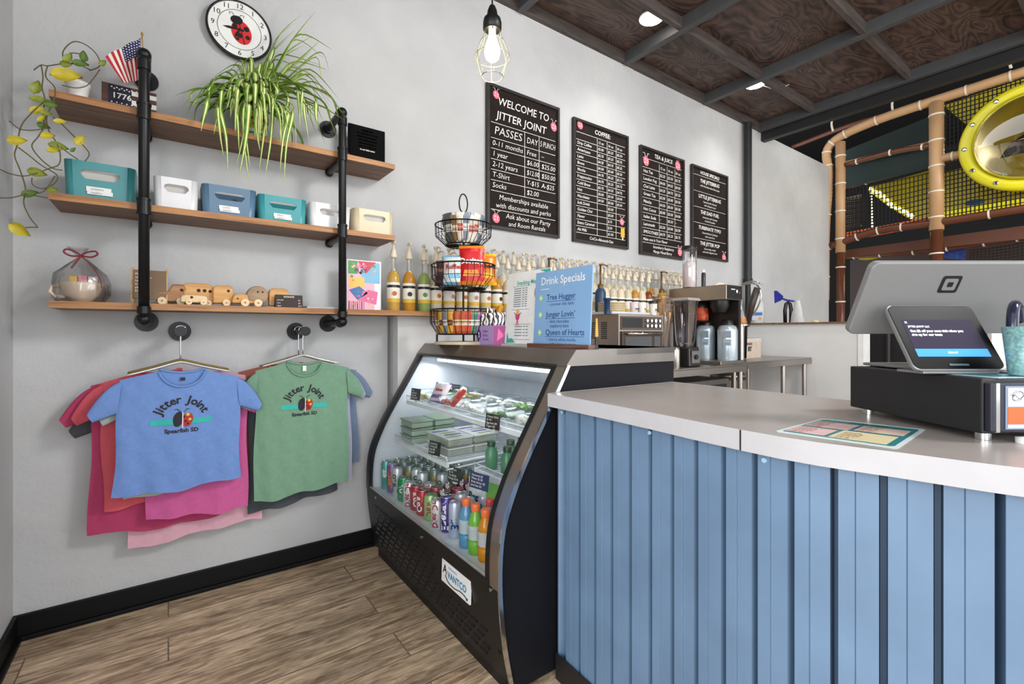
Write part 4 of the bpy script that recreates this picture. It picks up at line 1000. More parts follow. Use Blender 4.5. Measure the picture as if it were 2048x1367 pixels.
# hangers
def hp(k_, y): return (HK[k_].x, y, HK[k_].z+.018)
for k_, (px0, py0, Y, m_, lb) in enumerate(((364, 716, 2.62, CW, 'clear hanger holding the front blue shirt'), (362, 712, 2.66, HG, 'gold hanger just behind the front hanger of the left stack'), (340, 712, 2.715, HG, 'dark gold hanger inside the coral red shirt'), (392, 716, 2.745, CW, 'clear hanger near the wall in the left stack'))):
    p = at(px0, py0+10, Y=Y); hanger((HK[0].x, Y, p.z), hp(0, Y), lb, .38, m_)
for k_, (px0, py0, Y, m_, lb) in enumerate(((608, 702, 2.67, CW, 'clear hanger holding the front green shirt'), (600, 702, 2.775, HG, 'brown hanger nearest the wall in the right stack'))):
    p = at(px0, py0+10, Y=Y); hanger((HK[1].x, Y, p.z), hp(1, Y), lb, .38, m_)
# ================================================================ curved display case
CM = Matrix.Translation((.93, 1.36, 0)) @ Matrix.Rotation(R(-.1), 4, 'Z'); CL = 1.352; CB = 1.0
CMI = CM.inverted()
prof_pts = [(.049, .055), (.017, .221), (.0, .419), (.012, .60), (.06, .73), (.116, .836), (.223, 1.007), (.322, 1.17)]
sm = [(p.x, p.y) for p in smooth([Vector((a, b_, 0)) for a, b_ in prof_pts], 6)]
def fx(z):
    for (x0, z0), (x1, z1) in zip(sm, sm[1:]):
        if z0 <= z <= z1: return x0+(x1-x0)*(z-z0)/max(1e-6, z1-z0)
    return sm[0][0] if z < sm[0][1] else sm[-1][0]
zs = [sm[0][1]+(sm[-1][1]-sm[0][1])*i/40 for i in range(41)]
case = thing('display_case', 'curved glass refrigerated display case with stainless top and black body', 'display case', CM.translation, R(-.1))
CBK = mat('case_black', '#141516', .42, 0, .08, 5, spec=.35); CSIDE = mat('case_side_black', '#121318', .6, 0, .1, 3, spec=.2)
CIN = mat('case_interior_white', '#dde3ea', .4, 0, .03)
def curved(y0, y1, z0, z1, off, th, m=None):
    mb = MB(); zz = [z0+(z1-z0)*i/24 for i in range(25)]
    outer = []; inner = []
    for z in zz:
        e = .004; dx = fx(min(z+e, 1.17))-fx(max(z-e, .055)); n = Vector((-2*e, 0, dx)).normalized() if True else None
        p = Vector((fx(z), 0, z)); outer.append(p+n*off); inner.append(p+n*(off-th))
    loopv = outer+inner[::-1]; n_ = len(loopv)
    vs = [(p.x, y0, p.z) for p in loopv]+[(p.x, y1, p.z) for p in loopv]
    fs = [(i, (i+1) % n_, n_+(i+1) % n_, n_+i) for i in range(n_)]
    k_ = len(outer)
    for i in range(k_-1):
        fs.append((i, n_-1-i, n_-2-i, i+1)); fs.append((n_+i, n_+i+1, 2*n_-2-i, 2*n_-1-i))
    mb.add(vs, fs, 0, False); return mb
# end panels
for y0, mt_, nm in ((0, CSIDE, 'near end panel'), (CL-.02, CIN, 'far end panel')):
    poly = [(fx(z), z) for z in zs]+[(CB, 1.17), (CB, .02), (.07, .02)]
    mb = MB(); vs = [(x, y0, z) for x, z in poly]+[(x, y0+.02, z) for x, z in poly]; n_ = len(poly)
    mb.add(vs, [tuple(range(n_)), tuple(range(2*n_-1, n_-1, -1))]+[(i, n_+i, n_+(i+1) % n_, (i+1) % n_) for i in range(n_)], 0)
    if y0 == 0: mb.add([(x, .0205, z) for x, z in poly if z > .3]+[(.95, .0205, .3)], [tuple(range(len([1 for x, z in poly if z > .3])))], 1)
    mb.build('end_panel', [mt_, CIN], case)
MB().b2(.02+.04, CB-.02, .02, CL-.02, 0, .05).build('base', CBK, case)
curved(.004, CL, .055, .405, .002, .01).build('front_panel', CBK, case)
tb = MB(); tb.b2(.60, CB, -.006, CL, 1.205, 1.231); tb.add([(fx(1.17)-.012, -.006, 1.168), (.365, -.006, 1.231), (CB, -.006, 1.231), (CB, -.006, 1.165), (fx(1.17)-.012, CL, 1.168), (.365, CL, 1.231), (CB, CL, 1.231), (CB, CL, 1.165)], [(0, 3, 2, 1), (0, 1, 5, 4), (1, 2, 6, 5), (4, 5, 6, 7), (2, 3, 7, 6), (0, 4, 7, 3)])
tb.build('stainless_top', mat('case_top_steel', '#86807b', .34, .9, .12, 5), case)
curved(-.005, .05, .40, 1.172, .006, .012).build('side_trim', STEEL, case)
curved(-.012, -.005, .056, 1.172, .008, .016).build('edge_trim', CHROME, case)
curved(CL-.035, CL, .40, 1.172, .006, .012).build('side_trim', mat('trim_dark', '#5a5654', .35, .8), case)
fr_ = MB()
for a in (curved(.05, .075, .405, 1.172, .008, .02), curved(CL-.06, CL-.035, .405, 1.172, .008, .02), curved(.05, CL-.035, .395, .418, .009, .02), curved(.05, CL-.035, 1.155, 1.172, .009, .02)): fr_.add(a.v, a.f, 0)
fr_.build('glass_frame', mat('gasket_black', '#0c0c0d', .45), case)
rl = curved(.075, CL-.06, .418, .424, .006, .01); rl.build('glass_rail', mat('rail_aluminium', '#c9c9c9', .3, .7), case)
curved(.075, CL-.06, .42, 1.157, .002, .004).build('front_glass', glass('case_glass', (.98, .99, .99), .045, .02), case)
# interior
inn = MB(); inn.b2(.03, CB-.04, .02, CL-.02, .375, .40, 0); inn.b2(CB-.05, CB-.03, .02, CL-.02, .40, 1.17, 0); inn.build('inner_liner', CIN, case)
MB().add([(.44, .03, 1.125), (.44, CL-.03, 1.125), (.82, CL-.03, 1.01), (.82, .03, 1.01), (.44, .03, 1.14), (.44, CL-.03, 1.14), (.82, CL-.03, 1.14), (.82, .03, 1.14)], [(0, 1, 2, 3), (4, 7, 6, 5), (0, 4, 5, 1), (1, 5, 6, 2), (2, 6, 7, 3), (3, 7, 4, 0)]).build('air_duct', CIN, case)
gr = MB(); gr.b2(.335, .44, .04, CL-.1, 1.150, 1.158, 0)
for i in range(70): gr.b2(.35, .43, .06+i*.0178, .066+i*.0178, 1.146, 1.151, 1)
gr.build('vent_grille', [mat('grille_blue', '#2f7fd6', .4), mat('grille_light_blue', '#7db9ee', .4)], case)
MB().cyl((.43, .06, 1.13), (.43, CL-.06, 1.13), .011, seg=10).build('lamp_tube', mat('tube_glow', '#f4f8ff', .3, emit=2.5), case)
l_ = bpy.data.lights.new('case_light', 'AREA'); l_.shape = 'RECTANGLE'; l_.size = .08; l_.size_y = 1.15; l_.energy = 3.2; l_.color = (.92, .96, 1)
lo = bpy.data.objects.new('case_light', l_); C.objects.link(lo); lo.matrix_world = CM @ Matrix.Translation((.40, .73, 1.105)) @ Matrix.Rotation(R(12), 4, 'Y')
def rack(v0, v1, z, x0, x1, lip=.025):
    mb = MB(); w_ = .0022
    for i in range(int((v1-v0)/.03)+1): mb.b2(x0, x1, v0+i*.03-w_, v0+i*.03+w_, z-.006, z-.002)
    for x_ in (x0, (x0+x1)/2, x1): mb.b2(x_-.003, x_+.003, v0, v1, z-.01, z-.004)
    mb.tube([(x0, v0, z), (x0-.002, v0, z+lip), (x0-.002, v1, z+lip), (x0, v1, z)], .0028, 6); mb.tube([(x1, v0, z), (x0, v0, z)], .003, 6); mb.tube([(x1, v1, z), (x0, v1, z)], .003, 6)
    mb.b2(x0-.004, x0+.01, v0, v1, z-.022, z-.001)
    mb.tube([(x1+.12, v0, z-.05), (x1, v0, z-.006), (x0, v0, z-.03)], .003, 6)
    mb.build('wire_rack', mat('rack_white', '#e8ebee', .35), case)
rack(.08, 1.28, .90, .215, .80); rack(.60, 1.22, .69, .12, .80); rack(.10, .55, .66, .24, .80)
# louvres, screws, maker's plate
lv_ = MB()
for j, z in enumerate((.335, .305, .275, .24, .205, .17, .135, .10)):
    for i in range(17):
        v0 = .10+.068*i+(.03 if j % 2 else 0)
        if j < 4 and v0 < .50: continue
        x_ = fx(z)-.002; lv_.add([(x_, v0, z+.005), (x_, v0+.048, z+.005), (x_-.005, v0+.048, z-.004), (x_-.005, v0, z-.004), (x_, v0, z-.005), (x_, v0+.048, z-.005)], [(0, 1, 2, 3), (3, 2, 5, 4), (0, 3, 4), (1, 5, 2)], 0)
lv_.build('vent_louvres', mat('louvre_black', '#0b0b0c', .25), case)
for v, z in ((.045, .385), (.03, .16), (.62, .37), (1.20, .385)):
    x_ = fx(z); MB().cyl((x_-.001, v, z), (x_-.006, v, z), .007, seg=12).build('screw', CHROME if v > .04 else BLACKM, case)
PLM = Matrix.Translation((fx(.31)-.010, .42, .262)) @ Matrix.Rotation(R(-90), 4, 'Z') @ Matrix.Rotation(R(-2), 4, 'X')
mb = MB(PLM); mb.b2(0, .23, 0, .006, 0, .09, 0)
mb.text('A', .012, .055, .05, -.001, 1, bold=.02); mb.text('VANTCO', .052, .045, .038, -.001, 1, bold=.03, fit=.15, m=None) if False else mb.text('VANTCO', .052, .043, .038, -.001, 2, fit=.15, bold=.03)
mb.text('Refrigeration', .06, .074, .013, -.001, 2, fit=.13)
pts = smooth([(.035, -.0015, .035), (.06, -.0015, .016), (.11, -.0015, .012), (.16, -.0015, .02), (.195, -.0015, .018), (.213, -.0015, .01)])
mb.tube(pts, .0018, 5, m=1); mb.cyl((.21, 0, .012), (.21, -.002, .012), .005, seg=12, m=1)
mb.build('name_plate', [WHITE, mat('logo_dark', '#1d2430', .5), mat('logo_blue', '#2f86b5', .5)], case)

# ---------------------------------------------------------------- goods inside
def cp(x, v, z): return CM @ Vector((x, v, z))
ALU = mat('can_aluminium', '#c4c8cc', .25, .9)
def can_proto(col, col2, h, r, word):
    t = thing('drink_can', 'metal drink can in the case', 'can', (0, 0, 0))
    MB().lathe([(r*.82, 0), (r, .008), (r, h-.014), (r*.84, h-.003)], seg=20).build('can_body', col, t)
    MB().lathe([(r*.84, h-.003), (r*.86, h), (r*.8, h), (r*.78, h-.004), (.001, h-.004)], seg=20, cap=False).box((.006, 0, h-.002), (.02, .012, .0015)).build('can_lid', ALU, t)
    lb = MB(); g, fs = text_geo(word, h*.32, 'CENTER', .03)
    P = []
    for p in g:   # wrap the lettering round the can, reading upwards
        a = R(-135)+p.y/r; P.append((r*1.012*math.cos(a), r*1.012*math.sin(a), h*.48+p.x))
    lb.add(P, fs, 0); lb.build('printed_name', col2, t); return t
def cm_(n, c_): return mat('can_'+n, c_, .28, .35)
kinds = {'teal': (cm_('teal', '#5fb0a6'), WHITE, .157, .029, 'Tea'), 'purple': (cm_('purple', '#8a5aa8'), mat('can_orange_ink', '#e08a3a', .4), .157, .029, 'Peach'), 'silver': (cm_('silver', '#c9cbd0'), mat('ink_grey', '#4a4a52', .4), .157, .029, 'Zero'),
         'green': (cm_('green', '#1f9a5c'), WHITE, .122, .033, '7UP'), 'white': (cm_('white', '#e3dfe0'), mat('ink_red', '#a3202c', .4), .122, .033, 'Diet Dr'), 'red': (cm_('red', '#b3222c'), WHITE, .122, .033, 'Cola'),
         'maroon': (cm_('maroon', '#6f1a2c'), WHITE, .122, .033, 'Dr Pepper'), 'lime': (cm_('lime', '#9cc47a'), mat('ink_red', '#a3202c', .4), .122, .033, 'Dew'), 'violet': (cm_('violet', '#4b3a8e'), WHITE, .157, .029, 'Energy'), 'blue': (cm_('blue', '#b8c4d8'), mat('ink_navy', '#233a7a', .4), .157, .027, 'Bull'), 'dark': (cm_('dark', '#7c8480'), mat('ink_gold', '#c79a3a', .4), .157, .029, 'Latte')}
protoC = {}
desc = {'teal': 'teal', 'purple': 'purple and orange', 'silver': 'plain silver', 'green': 'green', 'white': 'white with red lettering', 'red': 'red', 'maroon': 'maroon', 'lime': 'pale lime', 'violet': 'violet energy', 'blue': 'slim silver blue energy', 'dark': 'tall dark metallic'}
colseq = ['teal', 'purple', 'silver', 'green', 'white', 'red', 'red', 'lime', 'white', 'violet', 'blue']
rows2 = [['teal', 'purple', 'silver', 'green', 'white', 'red', 'red', 'lime', 'white', 'violet', 'blue'],
         ['dark', 'dark', 'dark', 'silver', 'silver', 'white', 'red', 'maroon', 'lime', 'silver', 'blue'],
         ['dark', 'dark', 'dark', 'dark', 'dark', 'silver', 'maroon', 'red', 'lime', 'silver', 'silver'],
         ['dark', 'dark', 'dark', 'dark', 'dark', 'dark', 'maroon', 'maroon', 'white', 'silver', 'silver'],
         ['dark', 'dark', 'dark', 'dark', 'silver', 'dark', 'silver', 'maroon', 'silver', 'silver', 'silver']]
for r_ in range(5):
    for i in range(11):
        if r_ < 2 and i == 11: continue
        kd = rows2[r_][i]; v = 1.28-i*.081; x = .088+r_*.074
        lab = '%s drink can in %s' % (desc[kd], 'the front row along the case glass' if r_ == 0 else 'the inner rows of the case')
        if kd in protoC: o = dup(protoC[kd])
        else: o = protoC[kd] = can_proto(*kinds[kd])
        o.location = cp(x+.01*(i % 2)*.4, v, .40); o.rotation_euler = (0, 0, R(rnd.uniform(-20, 20))); o['label'] = lab; o['group'] = ('front row %s cans' if r_ == 0 else 'inner %s cans') % desc[kd]
def sport(x, v, liq, cap, label, h=.20, r=.031):
    t = thing('drink_bottle', label, 'bottle', cp(x, v, .40), 0, None)
    MB().lathe([(r*.9, 0), (r, .006), (r, .05), (r*.9, .055), (r, .06), (r, .12), (r*.92, .14), (r*.5, .17), (r*.45, .178)], seg=20).build('bottle', liq, t)
    MB().lathe([(r*.56, .172), (r*.6, .175), (r*.6, .198), (r*.54, .202)], seg=20).build('cap', cap, t)
    MB().lathe([(r*1.01, .062), (r*1.01, .118)], seg=20, cap=False).build('label', mat('bottle_label_clear', '#c9d4d8', .3, alpha=.75), t)
OC = mat('cap_orange', '#f0742a', .4)
LQ = [mat('drink_blue', '#5aa6d0', .12, trans=.3), mat('drink_green', '#7cc83a', .12, trans=.3), mat('drink_orange', '#e8960f', .12, trans=.3), mat('drink_grey', '#8795a0', .12, trans=.2)]
sport(.085, .365, LQ[0], OC, 'blue sports drink bottle with an orange cap'); sport(.085, .29, LQ[1], OC, 'bright green sports drink bottle with an orange cap'); sport(.085, .215, LQ[2], OC, 'orange sports drink bottle nearest the glass corner')
sport(.16, .30, LQ[3], mat('cap_red', '#c7402a', .4), 'grey sports drink bottle with a red cap behind the blue one'); sport(.16, .19, LQ[3], OC, 'grey sports drink bottle behind the orange one')
for i, (x, v) in enumerate(((.24, .30), (.24, .2), (.32, .26), (.32, .16))): sport(x, v, LQ[3], BLACK, 'clear bottle behind the sports drinks at the near end')
for o in C.objects:
    if o.get('label') == 'clear bottle behind the sports drinks at the near end': o['group'] = 'clear bottles at the near end'
# green capped milk bottles & bags on the near rack
for i in range(8):
    x, v = .30+.09*(i % 4), .50-.13*(i//4)-.03*(i % 2)
    t = thing('milk_bottle', 'small bottle with dark green cap on the lower near rack', 'bottle', cp(x, v, .66), 0, 'green capped bottles')
    MB().lathe([(.028, 0), (.03, .005), (.03, .08), (.018, .10), (.016, .108)], seg=16).build('bottle', mat('bottle_greenish', '#4f8a64', .3), t)
    MB().lathe([(.019, .104), (.02, .125), (.017, .128)], seg=16).build('cap', mat('cap_dark_green', '#1f4a33', .4), t)
def pouch(M_, w_, h_, d_, mats_, label, group=None, word=None, wc=1):
    t = thing('snack_bag', label, 'snack bag', M_.translation, 0, group); Rr = M_.copy(); Rr.translation = Vector((0, 0, 0)); t.rotation_euler = Rr.to_euler()
    mb = MB()
    for s_ in (-1, 1):
        P = []
        for j in range(13):
            v = j/12; row = []
            for i in range(9):
                u = i/8*2-1; e = max(0, (1-abs(u)**2.4))*max(0, 1-abs(2*v-1)**5)
                row.append((u*w_/2*(1-.06*math.sin(math.pi*v)), s_*(d_/2*e**.6+.0004)+.0015*math.sin(u*9+v*14), v*h_))
            P.append(row)
        for j in range(12): mb.grid([P[j], P[j+1]], 0 if j not in (0, 11) else 2 if len(mats_) > 2 else 0)
    if word:
        T = Matrix.Translation((0, -d_/2-.001, h_*.55)); g, fs = text_geo(word, h_*.2, 'CENTER', .04); sc_ = min(1, w_*.85/(text_w(word)*h_*.2))
        mb.add([(p.x*sc_, -d_/2*max(0, 1-(abs(p.x*sc_)/(w_/2))**2.4)**.6-.003, h_*.58+p.y) for p in g], fs, wc)
        mb.add([(-w_*.32, -d_/2-.0005, h_*.2), (w_*.32, -d_/2-.0005, h_*.2), (w_*.26, -d_/2-.0015, h_*.36), (-w_*.26, -d_/2-.0015, h_*.36)], [(0, 1, 2, 3)], 2 if len(mats_) > 2 else wc)
    mb.build('foil_bag', mats_, t); return t
FO = lambda n, c_: mat('foil_'+n, c_, .3, .1)
CR = CM.to_euler().z
def cpm(x, v, z, rz=-90, rx=0): return Matrix.Translation(cp(x, v, z)) @ Matrix.Rotation(CR+R(rz), 4, 'Z') @ Matrix.Rotation(R(rx), 4, 'X')
pouch(cpm(.20, .50, .405, -80, -8), .13, .24, .03, [FO('white', '#d8dcd8'), BLACK, FO('green', '#3f9a4a')], 'white and green snack pouch standing in the display case', None, 'Pop')
pouch(cpm(.21, .37, .405, -80, -8), .12, .25, .03, [FO('green2', '#7cc43a'), WHITE, FO('white', '#d8dcd8')], 'bright green snack pouch near the right of the glass', None, 'Lime')
# salad bowls & wrapped snacks on the top rack
SAL = [mat('salad_mix', '#b7a45a', .6, 0, .6, 90), mat('salad_green', '#6f8c4a', .6, 0, .6, 80), mat('egg_white', '#e2ded2', .5, 0, .15, 60), mat('ham_pink', '#c9746c', .5, 0, .5, 60)]
TUB = glass('clear_tub', (.9, .93, .93), .14, .08)
def tub(x, v, z, w_, d_, h_, fill, label, group):
    t = thing('food_container', label, 'food container', cp(x, v, z), CR, group)
    mb = MB(); P = []
    for k_, zz in ((.8, 0), (1, h_), (1.06, h_+.002), (1.06, h_+.008), (.9, h_+.014)): P.append([(a*k_, b_*k_, zz) for a, b_ in ringpath(w_, d_, .02, 3)])
    mb.grid(P, closed=True); n_ = len(P[0]); mb.add(P[-1], [tuple(range(n_))]); mb.build('clear_tub', TUB, t)
    fb = MB(); rr = random.Random(int(v*1000)+int(x*100))
    for q in range(12): fb.sphere((rr.uniform(-.33, .33)*w_, rr.uniform(-.33, .33)*d_, h_*.3+rr.uniform(0, .4)*h_), .016, (1, 1, .7), 8, 5)
    fb.build('food', fill, t)
    return t
for i in range(7):
    tub(.30, 1.18-i*.155, .90, .13, .13, .05, SAL[(0, 0, 3, 2, 2, 1, 2)[i]], ('clear tub of mixed salad in the front of the top rack', 'clear tub of mixed salad in the front of the top rack', 'clear tub with pink ham slices on the top rack', 'clear tub of peeled eggs on the top rack', 'clear tub of peeled eggs on the top rack', 'clear tub of greens on the top rack', 'clear tub of peeled eggs at the near end of the top rack')[i], 'tubs on the top rack')
for i in range(6): tub(.47, 1.17-i*.175, .90, .14, .14, .06, SAL[(1, 0, 2, 2, 1, 0)[i]], 'clear tub in the second row of the top rack', 'second row tubs on the top rack')
pouch(cpm(.255, .99, .91, -70, -35), .12, .13, .03, [FO('whitepink', '#e2d6d8'), mat('ink_red', '#a3202c', .4), FO('purple', '#6a3fa0')], 'white snack bag with red and purple print lying on the top rack', None, 'Bites')
pouch(cpm(.25, .82, .91, -110, -40), .12, .13, .03, [FO('redwhite', '#d9473c'), WHITE, WHITE], 'small red and white snack bag on the top rack', None, 'Hot')
# stacked lidded boxes and grape trays on the second rack
for i in range(2):
    for j in range(3):
        t = thing('lunch_box', 'clear lidded lunch box in the green edged stack, %s of its column' % ('bottom', 'middle', 'top')[j], 'food container', cp(.20+.14*i, 1.11, .69+.042*j), CR, 'stacked lunch boxes')
        m = MB(); m.box((0, 0, .016), (.125, .16, .030), 0); m.build('tray', mat('box_pale_green', '#aebfae', .25, alpha=.8), t, .008)
        m = MB(); m.box((0, 0, .036), (.132, .168, .008), 0); m.build('lid', mat('lid_green', '#88a084', .3), t, .003)
for i in range(2):
    for j in range(2):
        t = thing('fruit_tray', 'clear tray of grapes and cheese with purple lid print, on the second rack', 'food container', cp(.24+.15*i, .80, .69+.048*j), CR, 'grape and cheese trays')
        MB().box((0, 0, .018), (.14, .24, .034)).build('tray', mat('tray_clear', '#cdd2c8', .2, alpha=.45), t, .008)
        fb = MB(); rr = random.Random(3+i+j)
        for q in range(26): fb.sphere((rr.uniform(-.06, .06), rr.uniform(-.105, .105), .016+rr.uniform(-.004, .01)), .011, seg=8, rings=5)
        fb.build('grapes', mat('grape_green', '#a3a548', .4), t)
        m = MB(); m.box((0, 0, .039), (.142, .242, .006), 0)
        for q in range(4): m.box((rnd.uniform(-.02, .02), -.08+q*.05, .0425), (.09, .022, .001), 1 if q % 2 else 2)
        m.build('lid', [mat('lid_clear', '#d8dada', .2), mat('lid_purple', '#5c4a9c', .4), mat('lid_olive', '#8a9a5a', .4)], t)
# price cards
CARD = mat('card_black', '#191a1e', .5); CARDN = mat('card_navy', '#1e2a4a', .5)
def card(px, py, x, lines, label, w_=.085, h_=.065, rz=-78, mt=CARD):
    # local x plane, find v and z from the photo pixel
    o_ = at(px, py, t=1); d_ = (o_-Vector((0, 0, CAM_H))); a = CMI @ Vector((0, 0, CAM_H)); b_ = CMI.to_3x3() @ d_
    t_ = (x-a.x)/b_.x; p = a+b_*t_
    t = thing('price_card', label, 'price card', CM @ p, CR+R(rz), 'black price cards in the case')
    m = MB(Matrix.Rotation(R(-8), 4, 'X')); m.b2(-w_/2, w_/2, 0, .002, -h_/2, h_/2, 0)
    for i, s in enumerate(lines): m.text(s, -w_*.42, h_*.32-i*h_*.21, h_*.2, -.0008, 1, fit=w_*.84)
    m.build('card', [mt, CHALKW], t)
    MB().b2(-.012, .012, .002, .012, -h_/2-.012, -h_/2+.012).build('clip', mat('clip_clear', '#c9ced2', .2), t)
card(831, 788, .20, ('Deli', 'Sandwich', 'Ham $6', 'Turkey $6'), 'black price card at the far left of the top rack')
card(907, 776, .50, ('Salads', 'House $7', 'Caesar $7'), 'black price card standing at the back of the top rack', .12, .05)
card(985, 843, .195, ('Cheese Stick', '$1.00', 'Egg bites $4', 'Yogurt $3', 'Lettuce $5'), 'black price card hanging on the top rack lip, middle')
card(869, 896, .105, ('Lunch box', 'Turkey $5', 'Ham $5', 'Kids $4'), 'black price card hanging on the second rack lip')
card(908, 948, .15, ('Soda cans', '$1.75', 'Tea $3.00', 'Energy $3.50'), 'black price card above the cans, left of the navy one')
card(958, 962, .12, ('Gatorade $3', 'Water $1.50', 'Body Armor $3', 'Juice box $1'), 'navy price card above the cans and sports drinks', .11, .065, mt=CARDN)

# ================================================================ on top of the case
ZT = 1.231
bc = at(922, 660, t=2.76); bx0, by0 = bc.x+.01, bc.y-.01
t = thing('tiered_basket', 'three-tier black wire basket stand full of snacks', 'basket stand', (bx0, by0, ZT))
WR = mat('wire_black', '#111112', .35, .6)
MB().lathe([(.165, 0), (.165, .016)], seg=32).build('base_board', mat('base_cream', '#cfc0a4', .5), t, .003)
pz = lambda y_: CAM_H+(664-y_)*2.77/FPX-ZT
tiers = [(pz(668), pz(620), .152, .192), (pz(578), pz(532), .13, .186), (pz(492), pz(452), .105, .163)]
MB().cyl((0, 0, .016), (0, 0, pz(425)), .006, seg=10).build('pole', WR, t)
rg = MB(); zc_ = pz(408); rg.tube([(.028*math.cos(q*math.pi/12), 0, zc_+.055*math.sin(q*math.pi/12)) for q in range(24)], .004, 8, closed=True); rg.build('ring_handle', WR, t)
for k_, (z0, z1, r0, r1) in enumerate(tiers):
    m = MB(); N_ = 32
    for rr_, zz, th in ((r1, z1, .0042), (r0, z0, .0035), (r1*.985, z0+(z1-z0)*.5, .0016)): m.tube([(rr_*math.cos(2*math.pi*q/N_), rr_*math.sin(2*math.pi*q/N_), zz) for q in range(N_)], th, 6, closed=True)
    for q in range(N_):
        a = 2*math.pi*q/N_; c_, s_ = math.cos(a), math.sin(a)
        m.tube([(r1*c_, r1*s_, z1), (r1*.99*c_, r1*.99*s_, z0+(z1-z0)*.45), (r0*c_, r0*s_, z0), (.01*c_, .01*s_, z0-.002)], .0018, 5)
    m.build('wire_basket', WR, t)
    if k_ == 0:
        for q in range(3): a = 2*math.pi*q/3+.6; MB().cyl((r0*math.cos(a), r0*math.sin(a), .016), (r0*math.cos(a), r0*math.sin(a), z0), .006, seg=10).build('foot', WR, t)
BO = Vector((bx0, by0, ZT))
# bars standing in the upper and lower baskets
barc = [('#3a3f30', '#c9c2b0'), ('#5c5a58', '#e2ded8'), ('#8a6a3c', '#e8e0c8'), ('#d9d2c4', '#c25a4a'), ('#2a6f9c', '#d8e6ee'), ('#77808c', '#e8e4dc'), ('#2e5fa8', '#e4e8ee'), ('#c25a2c', '#f0d8a8'), ('#e0a83a', '#7a3a1c'), ('#c9483a', '#f0e0c8'), ('#5a8a6c', '#f0f0e0'), ('#9c6aa8', '#f0e8e0')]
barm = [[mat('wrap_%d' % i, a, .35), mat('wrapb_%d' % i, b_, .35)] for i, (a, b_) in enumerate(barc)]
def bar(x, y, z, ang, ci, label, group, h=.11, w_=.042, lean=12):
    t = thing('snack_bar', label, 'snack bar', BO+Vector((x, y, z)), ang, group)
    m = MB(Matrix.Rotation(R(lean), 4, 'X')); 
    P = []
    for j in range(9):
        v = j/8; th = .009*(1 if 0 < j < 8 else .08); P.append([(w_/2*math.cos(q*math.pi/5)*(1 if 0 < j < 8 else 1.04), th*math.sin(q*math.pi/5), v*h) for q in range(10)])
    for j in range(8): m.grid([P[j], P[j+1]], 1 if j in (3, 4) else 0, closed=True)
    m.text(('YUM', 'OAT', 'NUT')[ci % 3], 0, h*.5, .014, -.0105, 0, 'CENTER', bold=.03); m.build('wrapper', barm[ci], t)
z0, z1, r0, r1 = tiers[2]
for q in range(18):
    a = R(165+q*16.5); bar((.088 if q < 14 else .04)*math.cos(a), (.088 if q < 14 else .04)*math.sin(a), z0+(.006 if q < 14 else .03), a+R(90), (0, 1, 1, 2, 3, 5, 3, 3, 5, 1, 4, 4, 4, 6, 2, 3, 4, 0)[q], 'wrapped snack bar standing in the top basket', 'bars in the top basket', .165 if q % 3 else .15, .05, 13)
z0, z1, r0, r1 = tiers[0]
for q in range(20):
    a = R(150+q*12.5); bar(.145*math.cos(a), .145*math.sin(a), z0+.004, a+R(90), (9, 7, 2, 8, 5, 8, 7, 7, 9, 10, 11, 8, 10, 2, 8, 7, 9, 5, 11, 4)[q], 'wrapped snack bar standing in the bottom basket', 'bars in the bottom basket', .125, .045, 8)
z0, z1, r0, r1 = tiers[1]
def bagp(px, yb, dy, w_, h_, mats_, lab, word, rz=-40, rx=-6):
    p = at(px, 560, t=2.77+dy); pouch(Matrix.Translation((p.x, p.y, BO.z+z0+.005+yb)) @ Matrix.Rotation(R(rz), 4, 'Z') @ Matrix.Rotation(R(rx), 4, 'X'), w_, h_, .045, mats_, lab, None, word)
bagp(884, .01, -.05, .10, .15, [FO('brown', '#5a3a3a'), FO('copper', '#b0785a'), FO('dk', '#3c2c34')], 'dark brown snack bag at the left of the middle basket', 'Nuts', -60)
bagp(908, .01, -.10, .125, .17, [FO('white', '#d8dcd8'), mat('ink_red2', '#c22a3a', .4), FO('sky', '#7ab8d8')], 'white snack bag with red lettering and a blue band, middle basket', 'Ruffles', -38)
bagp(943, .01, -.11, .145, .225, [FO('red', '#c4161c'), WHITE, FO('gold', '#e88a2a')], 'tall red chip bag standing in the middle basket', 'Doritos', -36)
bagp(975, .015, -.04, .11, .185, [FO('orange', '#e87a1a'), BLACK, FO('yellow', '#f0c030')], 'orange chip bag at the right of the middle basket', 'Cheez', -20)
bagp(895, .01, .02, .12, .16, [FO('navy', '#2c2f4c'), WHITE, FO('silver', '#a8a8b0')], 'navy snack bag behind the brown one in the middle basket', 'Chips', -50)
bagp(962, .02, .03, .13, .19, [FO('orange', '#e87a1a'), BLACK, FO('yellow', '#f0c030')], 'orange snack bag behind the tall red chip bag', 'Puffs', -30)
bagp(925, .01, .04, .13, .15, [FO('greenfoil', '#3f7a5a'), WHITE, FO('white', '#d8dcd8')], 'green snack bag at the back of the middle basket', 'Onion', -38)
